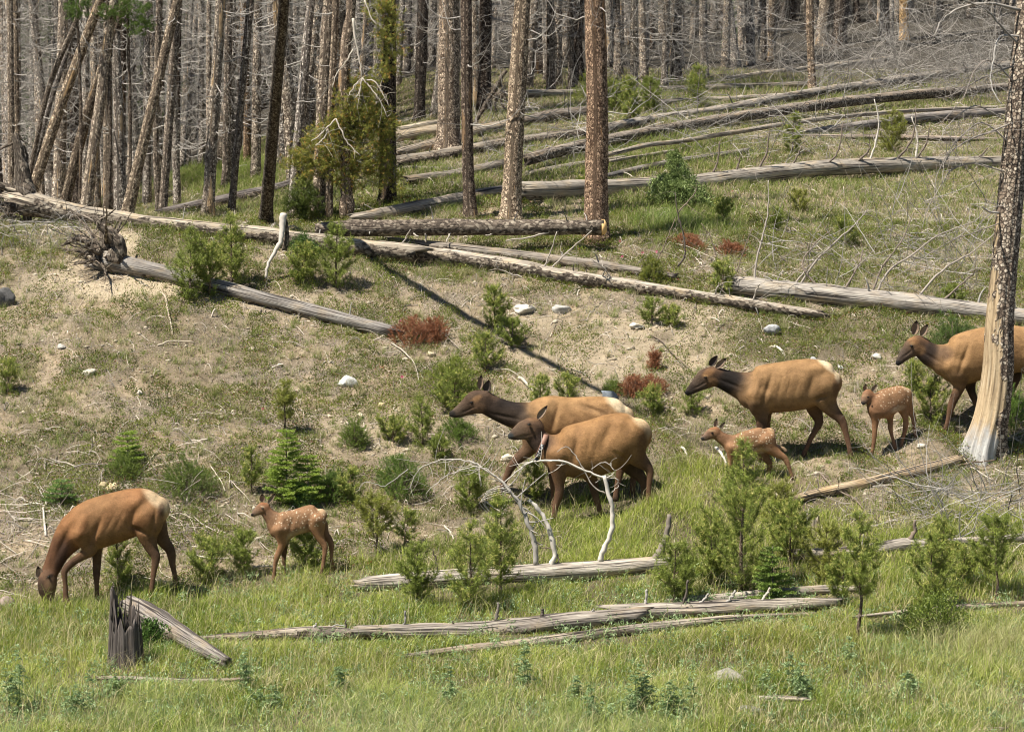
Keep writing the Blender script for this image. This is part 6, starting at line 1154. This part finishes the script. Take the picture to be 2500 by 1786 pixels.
Hh = Hh * trod(P); tone = fbm(P[:, 0] * .7, P[:, 1] * .7, 51)[:, None]; pale = fbm(P[:, 0] * .9 + 9, P[:, 1] * 1.6, 61)[:, None]
c = gcol(r, n, GR1, STRAW, .10 + .22 * sstep(.5, .7, pale), np.clip(r.uniform(-.3, 1.1, (n, 1)) + (tone - .5) * 1.6, 0, 1))
bl = sstep(1620, 1760, vv)[:, None] * sstep(.42, .6, tone) ; c = c * (1 - bl * .35) + np.array([.30, .38, .22]) * bl * .35
redp = in_ell(uu, vv, [(2000, 1600, 420, 60, .9), (1950, 1540, 200, 40, .5), (120, 1560, 150, 60, .4), (900, 1640, 200, 40, .5)])[:, None] * (r.uniform(size=(n, 1)) < .5); c = c * (1 - .55 * redp) + np.array([.30, .25, .07]) * .55 * redp
blades(mb, P, Hh, r.uniform(.004, .010, n), c, r, .6)
# tall seed stems
P, uu, vv, r = scatter(26000, 26, 39, seed=2); keep = r.uniform(size=len(P)) < meadow(uu, vv) * .8; P = P[keep]; P = P[trod(P) > .9]; n = len(P); blades(mb, P, r.uniform(.2, .5, n), np.full(n, .006), gcol(r, n, GR1, (.60, .52, .30), .6), r, .5)
tag(mb.obj('meadow_grass', GRASS, None, False), 'lush green grass at the foot of the slope', 'grass', None, 'stuff')
# slope and terrace grass
mb = MB(); P, uu, vv, r = scatter(620000, 33, 75, seed=3)
dens = .26 + .9 * sstep(.46, .64, fbm(P[:, 0] * 1.5, P[:, 1] * 1.1, 71, 4)) * .6
LUSH = [(1600, 380, 260, 60, 1), (560, 430, 150, 60, 1.2), (700, 480, 200, 60, .7), (1050, 470, 200, 70, .9), (1300, 410, 120, 60, .9), (1700, 540, 160, 60, 1.), (450, 590, 150, 50, .9), (1150, 590, 260, 40, .8), (1050, 660, 330, 40, .8), (1600, 510, 120, 50, 1), (2000, 480, 500, 60, .55), (2100, 620, 450, 110, .5), (1600, 1230, 200, 110, 1), (1450, 1150, 200, 60, .8), (2150, 1250, 400, 60, .6), (60, 600, 150, 40, .7), (1850, 250, 500, 60, .5), (520, 640, 90, 40, .8), (1700, 1060, 100, 50, .5), (2000, 1100, 260, 40, .4), (2450, 900, 120, 250, .6)]
dens = np.clip(dens * (1 - .85 * in_ell(uu, vv, PALE)) + .5 * in_ell(uu, vv, LUSH), 0, 1.2); keep = (r.uniform(size=len(P)) < dens) & (meadow(uu, vv) < .6); P, uu, vv = P[keep], uu[keep], vv[keep]; n = len(P); lush = in_ell(uu, vv, LUSH)
c = gcol(r, n, ((.13, .18, .04), (.33, .39, .10)), (.60, .50, .32), .50 - .35 * lush[:, None]); blades(mb, P, r.uniform(.03, .13, n) * (1 + 1.1 * lush), r.uniform(.004, .008, n) * (1 + (P[:, 1] > 48)), c, r, .6)
# tufts
P, uu, vv, r = scatter(8000, 33.5, 60, seed=4); keep = (meadow(uu, vv) < .5) & (r.uniform(size=len(P)) < 1 - .8 * in_ell(uu, vv, PALE)); P = P[keep]; m = 46; n = len(P); ty = r.uniform(size=n) < .5
B = np.repeat(P, m, 0); rr = np.abs(r.normal(0, .045, n * m)) * np.repeat(r.uniform(.5, 1.6, n), m); a = r.uniform(0, 6.283, n * m); B[:, 0] += rr * np.cos(a); B[:, 1] += rr * np.sin(a)
c = gcol(r, n * m, ((.12, .18, .035), (.34, .41, .11)), (.62, .53, .34), np.repeat(np.where(ty, .65, .2), m)[:, None]); blades(mb, B, r.uniform(.05, .2, n * m) * np.repeat(r.uniform(.5, 1.3, n), m), np.full(n * m, .0045), c, r, .75)
# coarse long grass clumps beneath the green bush and at right
for (a_, b_, s_, q, col_, hh_) in [(1660, 560, .45, 1500, ((.14, .2, .04), (.4, .5, .14)), .45), (1620, 540, .35, 700, ((.1, .2, .04), (.3, .45, .1)), .35), (2430, 1590, .45, 1700, ((.3, .33, .1), (.66, .64, .32)), .5), (2370, 1640, .5, 1300, ((.2, .28, .06), (.56, .58, .2)), .4), (2180, 1600, .5, 700, ((.2, .28, .06), (.5, .56, .18)), .35), (900, 1640, .7, 900, ((.2, .28, .06), (.5, .52, .2)), .28), (1500, 1330, .5, 900, ((.14, .24, .04), (.44, .54, .13)), .3), (420, 430, .5, 1100, ((.1, .18, .03), (.34, .46, .1)), .3), (560, 400, .8, 1800, ((.12, .2, .03), (.36, .5, .1)), .3), (660, 390, .7, 1400, ((.12, .2, .03), (.36, .5, .1)), .3), (340, 1610, .25, 600, ((.1, .2, .03), (.3, .42, .1)), .3)]:
    b = hit1(a_, b_); B = np.stack([b[0] + r.normal(0, s_, q), b[1] + r.normal(0, s_ * .6, q), np.zeros(q)], 1); B[:, 2] = h(B[:, 0], B[:, 1]); blades(mb, B, r.uniform(.3, 1, q) * hh_, np.full(q, .006), gcol(r, q, col_, (.62, .55, .33), .15), r, .5)
tag(mb.obj('slope_grass', GRASS, None, False), 'thin dry and green grass tufts on the slope', 'grass', None, 'stuff')
# leafy mats
mb = MB(); P, uu, vv, r = scatter(900000, 33.5, 50, seed=5); P2_, u2_, v2_, _ = scatter(260000, 50, 66, seed=55); P = np.concatenate([P, P2_]); uu = np.concatenate([uu, u2_]); vv = np.concatenate([vv, v2_]); nz = fbm(P[:, 0] * 1.9 + 3, P[:, 1] * 1.5, 81, 4)
MATS = [(850, 790, 130, 40, 1), (900, 940, 140, 60, .9), (1060, 1000, 80, 40, .6), (300, 1130, 160, 60, .7), (560, 1150, 180, 60, .9), (1880, 800, 260, 60, 1.1), (200, 1080, 260, 70, .6), (600, 980, 260, 50, .5), (120, 900, 160, 60, .5), (2050, 760, 330, 45, 1), (2150, 820, 160, 60, .7), (1280, 830, 60, 30, .8), (2050, 1080, 160, 50, .9), (2250, 1050, 120, 50, .7), (1500, 1200, 200, 60, .8), (1350, 1210, 130, 50, .9), (1700, 1130, 200, 60, .8), (760, 1180, 120, 60, .7), (1050, 1120, 160, 60, .5), (2350, 470, 200, 60, .6), (1950, 620, 300, 90, .6), (1250, 380, 260, 60, .6), (800, 480, 200, 50, .7), (2480, 1050, 90, 90, 1), (1100, 430, 200, 50, .7)]
em = in_ell(uu, vv, MATS); keep = r.uniform(size=len(P)) < np.clip(1.1 * sstep(.50 - .21 * em, .55 - .20 * em, nz) + .10, 0, 1) * (1 - .8 * in_ell(uu, vv, PALE)) * (meadow(uu, vv) < .7)
P = P[keep]; n = len(P); P[:, 2] += r.uniform(0, .17, n) * np.clip((nz[keep] - .46) * 5, .15, 1) * (.3 + fbm(P[:, 0] * 6, P[:, 1] * 6, 5)); D = unit(r.normal(0, 1, (n, 3)) + [0, -.4, .9]); mm = r.uniform(0, 1, (n, 1)) * .6 + .4 * sstep(.3, .7, fbm(P[:, 0] * 2.5, P[:, 1] * 2.5, 91))[:, None]
c = np.array([.045, .07, .012]) * (1 - mm) + np.array([.27, .31, .05]) * mm; c = np.where(r.uniform(size=(n, 1)) < .05, np.array([.25, .10, .04]), c); leaves(mb, P, D, r.uniform(.018, .042, n), r.uniform(.010, .02, n), c, r)
tag(mb.obj('ground_cover', LEAF, None, False), 'low leafy mats creeping over the soil', 'ground cover', None, 'stuff')
# meadow herbs
mb = MB(); P, uu, vv, r = scatter(2600, 26, 36, seed=6); keep = (meadow(uu, vv) > .8) & (vv > 1400); P = P[keep]; n = len(P); m = 26; B = np.repeat(P, m, 0); B[:, :2] += r.normal(0, .05, (n * m, 2)); B[:, 2] += r.uniform(.02, .2, n * m) * np.repeat(r.uniform(.4, 1, n), m)
mm = r.uniform(0, 1, (n * m, 1)); c = np.array([.16, .26, .09]) * (1 - mm) + np.array([.42, .52, .28]) * mm; leaves(mb, B, unit(r.normal(0, 1, (n * m, 3)) + [0, 0, .5]), r.uniform(.03, .075, n * m), .014, c, r)
tag(mb.obj('meadow_herbs', LEAF, None, False), 'small broad leaved herbs among the meadow grass', 'ground cover', None, 'stuff')
# litter: straw and twigs
mb = MB(); P, uu, vv, r = scatter(230000, 33, 70, seed=7); keep = (meadow(uu, vv) < .5); P, uu, vv = P[keep], uu[keep], vv[keep]; n = len(P); a = r.uniform(0, 3.14, n); L = r.uniform(.02, .11, n)
gx = (h(P[:, 0] + .05, P[:, 1]) - P[:, 2]) / .05; gy = (h(P[:, 0], P[:, 1] + .05) - P[:, 2]) / .05; dx, dy = np.cos(a), np.sin(a); D = unit(np.stack([dx, dy, gx * dx + gy * dy + r.uniform(-.02, .15, n)], 1)); P[:, 2] += .012
c = np.array([.46, .365, .26]) * r.uniform(.2, 1.6, (n, 1)); leaves(mb, P, D, L, r.uniform(.004, .009, n), c, r); tag(mb.obj('needle_litter', GRASS, None, False), 'dry needles and straw littering the soil', 'litter', None, 'stuff')
mb = MB(); P, uu, vv, r = scatter(38000, 33, 66, seed=8)
TW = [(180, 1250, 330, 130, 1), (430, 1200, 200, 80, .6), (130, 1420, 200, 80, .9), (60, 1380, 120, 100, 1), (2350, 1260, 330, 90, 1.2), (2470, 1180, 120, 80, 1.5), (1950, 640, 500, 100, .7), (2050, 250, 500, 120, .8), (900, 1330, 150, 60, .5), (650, 1340, 220, 50, .6), (130, 560, 130, 40, 1), (1330, 760, 200, 50, .4), (550, 1080, 300, 80, .35), (2300, 600, 260, 160, .8), (1100, 420, 250, 70, .4), (650, 780, 300, 50, .3)]
keep = r.uniform(size=len(P)) < np.clip(.34 + .7 * in_ell(uu, vv, TW), 0, 1) * (1 - .9 * meadow(uu, vv) * (vv > 1350)); P, uu, vv = P[keep], uu[keep], vv[keep]; n = len(P); K = 6; t = np.linspace(0, 1, K)
a = r.uniform(0, 6.283, n); L = .10 + .55 * r.uniform(size=n) ** 3 * (1 + 1.2 * in_ell(uu, vv, TW)); cur = r.normal(0, .7, n)
aa = a[:, None] + cur[:, None] * t[None] ; X_ = P[:, 0][:, None] + np.cumsum(np.cos(aa) * (L / K)[:, None], 1); Y_ = P[:, 1][:, None] + np.cumsum(np.sin(aa) * (L / K)[:, None], 1); Z_ = h(X_, Y_) + .012 + np.abs(r.normal(0, .05, n))[:, None] * np.sin(t * 3.14 * r.uniform(.5, 1.4, n)[:, None])
w_ = r.uniform(.0035, .008, n) * (1 + 1.2 * (r.uniform(size=n) < .08)); cc = np.repeat(.4 + 1.4 * r.uniform(0, 1, (n, 1)) ** 1.6, 3, 1) * np.array([1.05, 1.0, .93]); tubes(mb, np.stack([X_, Y_, Z_], -1), w_[:, None] * (1 - .6 * t)[None], 3, cap=False, col=cc)
tag(mb.obj('twig_litter', TWIG, None), 'fallen grey twigs strewn over the slope', 'litter', None, 'stuff')
# pebbles
ico = None
import bmesh
def icos(sub):
    bm = bmesh.new(); bmesh.ops.create_icosphere(bm, subdivisions=sub, radius=1); V = np.array([v.co[:] for v in bm.verts]); Fc = np.array([[v.index for v in f.verts] for f in bm.faces]); bm.free(); return V, Fc
IV, IF = icos(1); mb = MB(); P, uu, vv, r = scatter(34000, 33, 50, seed=9); nz = fbm(P[:, 0] * 1.2, P[:, 1] * 1.2, 99); keep = (meadow(uu, vv) < .3) & (r.uniform(size=len(P)) < .12 + .8 * sstep(.45, .65, nz) + .5 * in_ell(uu, vv, PALE)); P = P[keep]; n = len(P)
s_ = .007 + .035 * r.uniform(size=n) ** 5 + .008 * r.uniform(size=n); sc3 = s_[:, None] * r.uniform(.6, 1.4, (n, 3)) * [1.2, 1, .7]; V = P[:, None] + IV[None] * sc3[:, None] * r.uniform(.8, 1.15, (n, len(IV), 1)); idx = np.arange(n)[:, None, None] * len(IV) + IF[None]
mm = r.uniform(0, 1, (n, 1)); c = np.array([.28, .225, .155]) * (1 - mm) + np.array([.58, .51, .39]) * mm; mb.add(V, None, idx.reshape(-1, 3), None, np.repeat(c, len(IV), 0)); tag(mb.obj('pebbles', STONE, None), 'small pale stones scattered on the bare soil', 'pebbles', None, 'stuff')
# rocks one by one
IV3, IF3 = icos(3)
def rock(u_, v_, wp, hp, label, seed, col, flat=1.):
    b = hit1(u_, v_); s = ppm(b[1]); W = wp / s / 2; H = hp / s * .62; V = IV3.copy(); n_ = sum((fbm(V[:, i] * 1.6 + 7, V[:, (i + 1) % 3] * 1.6 + seed, seed + i) - .5) for i in range(3)); V = V * (1 + .9 * n_)[:, None]; pl = unit(np.random.default_rng(seed).normal(size=(9, 3)))
    for p_ in pl: V = V - p_ * np.maximum(V @ p_ - .72, 0)[:, None]
    V = V * np.array([W, W * .8, H]) + np.array([0, 0, H * .35]); mb = MB(); cl = np.array(col) * (.85 + .3 * noise2(V[:, 0] * 20, V[:, 2] * 20, seed))[:, None]
    mb.add(V + b, None, IF3, None, cl); o = mb.obj('rock', STONE, None, True, origin=b); tag(o, label, 'rock')
for k, (a, b_, ww, hh_, lab, c) in enumerate([(850, 938, 48, 30, 'white quartz rock on the green mat in the middle left', (.66, .65, .61)), (1280, 758, 62, 20, 'flat pale rock below the long pale log', (.62, .58, .50)), (1368, 762, 46, 24, 'broken grey stone right of the flat pale rock', (.5, .48, .43)), (1492, 978, 40, 36, 'dark grey boulder behind the rear cow rump', (.22, .25, .28)), (1553, 800, 44, 14, 'flat light stone on the bare soil above the elk pair', (.60, .55, .46)),
   (1880, 812, 42, 26, 'grey rock just under the tip of the long pale log', (.42, .42, .42)), (8, 745, 56, 56, 'dark grey boulder cut by the left edge', (.13, .125, .12)), (12, 1482, 44, 30, 'pinkish boulder at the left edge near the grazing head', (.36, .28, .24)), (1835, 1738, 62, 22, 'low grey stone in the foreground grass', (.27, .26, .26)), (1862, 1738, 28, 14, 'small grey stone touching the low one in the foreground grass', (.25, .25, .26)),
   (1775, 1662, 84, 46, 'pale broken rock showing through the foreground grass', (.30, .28, .24)), (1822, 1655, 30, 30, 'bright chunk at the right of the pale broken rock', (.62, .55, .44)), (252, 1188, 26, 18, 'rounded tan stone above the grazing cow back, left of two', (.62, .50, .30)), (275, 1196, 30, 24, 'angular tan stone above the grazing cow back, right of two', (.64, .5, .3)), (879, 1018, 20, 16, 'creamy stone on the bare slope, right of the round juniper', (.78, .68, .48)), (932, 994, 20, 18, 'yellowish stone on the bare slope above the creamy one', (.66, .54, .30)),
   (1052, 868, 26, 14, 'pale stone above the round yellow green juniper', (.6, .5, .34)), (2140, 872, 24, 14, 'white stone left of the muzzle of the cow by the trunk', (.7, .66, .58)), (2250, 1090, 26, 12, 'white stone on the path in front of the cow by the trunk', (.7, .64, .54)), (1240, 1120, 40, 16, 'pale slab of stone beside the rear cow lifted foreleg', (.6, .54, .42)), (1480, 1085, 14, 10, 'small light stone at the rump of the collared cow', (.6, .56, .48)), (2052, 900, 18, 12, 'light grey stone at the rump of the dark necked cow', (.5, .49, .46)), (1985, 880, 20, 12, 'grey stone above the back of the dark necked cow', (.45, .45, .45)),
   (148, 850, 22, 14, 'grey pebble sized rock on the left slope', (.5, .47, .42)), (218, 915, 30, 18, 'light stone among litter on the left slope', (.55, .5, .42)), (340, 962, 14, 12, 'pale stone beside the dry litter at left', (.66, .6, .5)), (570, 1010, 16, 12, 'cream pebble left of the thin yellowish seedling', (.7, .62, .48)), (805, 1020, 14, 12, 'tan pebble below the thin pine seedling', (.6, .5, .34))]):
    rock(a, b_ , ww, hh_, lab, 60 + k, c)
# excavated soil clods at the upturned root
rr = np.random.default_rng(5)
# wild roses and one yellow flower
for k, (a, b_, lab) in enumerate([(775, 592, 'pink wild rose bloom on the bush at the long log'), (1514, 590, 'pink wild rose right of the sawn log end'), (1568, 618, 'pink wild rose on the upper slope, left of a pair'), (1603, 616, 'pink wild rose on the upper slope, right of a pair'), (1519, 628, 'lowest pink wild rose below the sawn log end'), (977, 786, 'pink bloom beside the rust red branch'), (935, 898, 'pink bloom on the green mat right of the white rock'), (642, 1000, 'pink bloom left of the thin yellowish seedling'), (982, 922, 'faint pink bloom at the edge of the green mat'), (1788, 468, 'pinkish red bloom under the thick pale log'), (2452, 1722, 'yellow flower in the foreground grass at right')]):
    b = hit1(a, b_ + 5); e = empty('wild_rose' if k < 10 else 'yellow_flower', b, lab, 'flower', None); mb = MB(); n = 6; t = np.arange(n) / n * 6.283; C = np.array([0, -.02, .05]); rad = .030 if k < 10 else .026; col = (.75, .16, .34) if k < 10 else (.85, .62, .03)
    for q in t:
        d = np.array([math.cos(q), -.35, math.sin(q)]); leaves(mb, C[None], unit(d[None]), rad, rad * 1.1, np.array([col]), rr)
    mb.obj('petals', LEAF, e, False); mb = MB(); tubes(mb, np.array([[0, 0, -.02], [0, -.01, .03], C]), np.array([.002, .002, .002]), 4); mb.obj('stem', LEAF, e)
    c_ = MB(); tubes(c_, np.array([C + [0, -.004, 0], C + [0, -.012, 0]]), np.array([.007, .004]), 6, col=np.array([[.7, .5, .05]])); c_.obj('flower_centre', LEAF, e)
# thistles and ferny weeds of the foreground
def thistle(u_, v_, hp, wp, label, seed, c1=(.15, .24, .08), c2=(.46, .56, .30)):
    b = hit1(u_, v_); s = ppm(b[1]); H = hp / s; W = wp / s; r = np.random.default_rng(seed); e = empty('thistle', b, label, 'thistle'); st = MB(); fo = MB()
    for q in range(max(2, int(W / .12))):
        o_ = np.array([r.uniform(-.5, .5) * W * .6, r.uniform(-.4, .4) * W * .5, 0]); o_[2] = float(h(b[0] + o_[0], b[1] + o_[1])) - b[2]; hh_ = H * r.uniform(.45, 1) if q else H; t = np.linspace(0, 1, 6); tubes(st, o_ + np.stack([.03 * np.sin(t * 3 + q), 0 * t, t * hh_], 1), .007 * (1.1 - t), 5, col=np.array([c1]))
        for j in range(int(16 + 20 * hh_)):
            f = r.uniform(.02, 1); a = r.uniform(0, 6.283); L = (.22 * (1 - f * .65)) * r.uniform(.6, 1.1); d = unit(np.array([[math.cos(a), math.sin(a), r.uniform(.1, .8)]]))[0]; c0 = o_ + [0, 0, hh_ * f]; m = 9; ts = np.linspace(.08, 1, m); sd = unit(np.cross(d, [0, 0, 1.])[None])[0]
            C = c0 + d * L * ts[:, None] - np.array([0, 0, 1]) * (L * .5 * ts ** 2)[:, None]; B = np.repeat(C, 2, 0); sg = np.tile([1, -1], m)[:, None]; D = unit(d * .7 + sd * sg * 1.0 + r.normal(0, .25, (2 * m, 3)))
            mm = r.uniform(0, 1, (2 * m, 1)); leaves(fo, B, D, np.repeat(L * .38 * (1.15 - ts), 2), .019, np.array(c1) * (1 - mm) + np.array(c2) * mm, r)
    st.obj('stem', LEAF, e); fo.obj('leaves', LEAF, e, False)
for k, (a, b_, hh_, ww, lab) in enumerate([(48, 1742, 150, 80, 'tall grey green thistle at the lower left edge'), (190, 1762, 110, 90, 'thistle in the lower left, second from the edge'), (1592, 1755, 130, 170, 'broad thistle with spiny leaves in the bottom centre right'), (1470, 1760, 80, 90, 'low thistle left of the broad one'), (1665, 1762, 90, 90, 'low thistle right of the broad one'), (1292, 1690, 110, 50, 'upright slender thistle at the bottom centre'), (1116, 1735, 110, 60, 'thistle with a pale head at the bottom centre left'), (1935, 1700, 90, 90, 'ferny weed above the short white stick'), (1860, 1690, 50, 50, 'small ferny weed left of the white stick'), (640, 1740, 60, 110, 'low silvery weed at the bottom, left of centre'), (605, 1700, 110, 30, 'single dark stalk rising above the silvery weed'), (1390, 1720, 60, 60, 'short weed between the slender and the broad thistle'), (2230, 1700, 60, 80, 'small weed at the bottom right'), (300, 1700, 50, 70, 'small weed under the rotten stick'), (820, 1700, 70, 60, 'weed in the foreground grass left of centre'), (2090, 1620, 60, 50, 'small weed at the foot of the bare stemmed pine')]):
    thistle(a, b_, hh_ * 1.15, ww * 1.3, lab, 3000 + k)
# brush pile of dead tree tops at the upper right
for k, (cu, cv, ru, rv, n, lab) in enumerate([(2300, 95, 190, 90, 420, 'big tangle of dead grey tree tops at the upper right corner'), (2060, 130, 170, 60, 300, 'pile of bare grey brush before the thick trunks at upper right'), (1790, 120, 160, 90, 240, 'bare brush of fine grey twigs before the wood at upper centre right'), (1560, 130, 140, 100, 180, 'veil of bare grey twigs right of the brown scaly trunk'), (2420, 170, 120, 90, 180, 'hanging grey twigs at the right edge below the corner tangle'), (1180, 130, 110, 90, 200, 'bare curling twigs between the thickest and the centre pine'), (2200, 190, 220, 45, 300, 'fine dead twigs standing over the pale thin log'), (2130, 640, 260, 70, 80, 'sprawl of thin dead boughs over the silvery log at right'), (2330, 560, 150, 80, 70, 'wispy dead boughs left of the stripped trunk on the upper slope'), (2380, 1230, 160, 45, 120, 'heap of thin dead boughs on the grass below the stripped trunk'), (110, 560, 100, 30, 50, 'dead twigs caught under the upturned root at far left'), (880, 300, 90, 110, 60, 'bare grey twigs hanging right of the drooping pine'), (1330, 330, 160, 80, 120, 'dead boughs sticking up among the crossed logs at centre'), (1850, 300, 260, 70, 160, 'dead boughs sticking up from the two long parallel logs')]):
    r = np.random.default_rng(5000 + k); b = hit1(cu, min(cv + rv, 240) if cv < 250 else cv + rv); y = b[1]; s = ppm(y); e = empty('brush_pile', b, lab, 'dead branches'); mb = MB(); K = 9; t = np.linspace(0, 1, K)
    C = at(cu + ru * r.uniform(-1, 1, n), cv + rv * r.uniform(-1, 1, n), y + r.uniform(-1.5, 1.2, n)); d = unit(r.normal(0, 1, (n, 3)) * [1, .5, .8]); L = r.uniform(.3, 1.7, n); c2 = r.normal(0, .6, (n, 3)); C[:, 2] = np.maximum(C[:, 2], h(C[:, 0], C[:, 1]) + .05)
    P = (C - b)[:, None] + d[:, None] * (L[:, None] * t)[..., None] + c2[:, None] * (L[:, None] * t ** 2 * .6)[..., None] + np.cumsum(r.normal(0, .012, (n, K, 3)), 1); tubes(mb, P, (.0035 + .0042 * L)[:, None] * (1 - .75 * t)[None], 3, cap=False, col=np.repeat(r.uniform(.35, 1.15, (n, 1)) ** 1.3, 3, 1))
    m = n * 3; i = r.integers(0, n, m); q = r.integers(2, K, m); d2 = unit(r.normal(0, 1, (m, 3))); l2 = r.uniform(.1, .5, m); t2 = np.linspace(0, 1, 5); P2 = P[i, q][:, None] + d2[:, None] * (l2[:, None] * t2)[..., None] + r.normal(0, .5, (m, 1, 3)) * (l2[:, None] * t2 ** 2)[..., None]; tubes(mb, P2, .0024 * (1 - .6 * t2)[None] * np.ones((m, 1)), 3, cap=False, col=np.repeat(r.uniform(.35, 1.0, (m, 1)), 3, 1))
    mb.obj('twigs', TWIG, e)
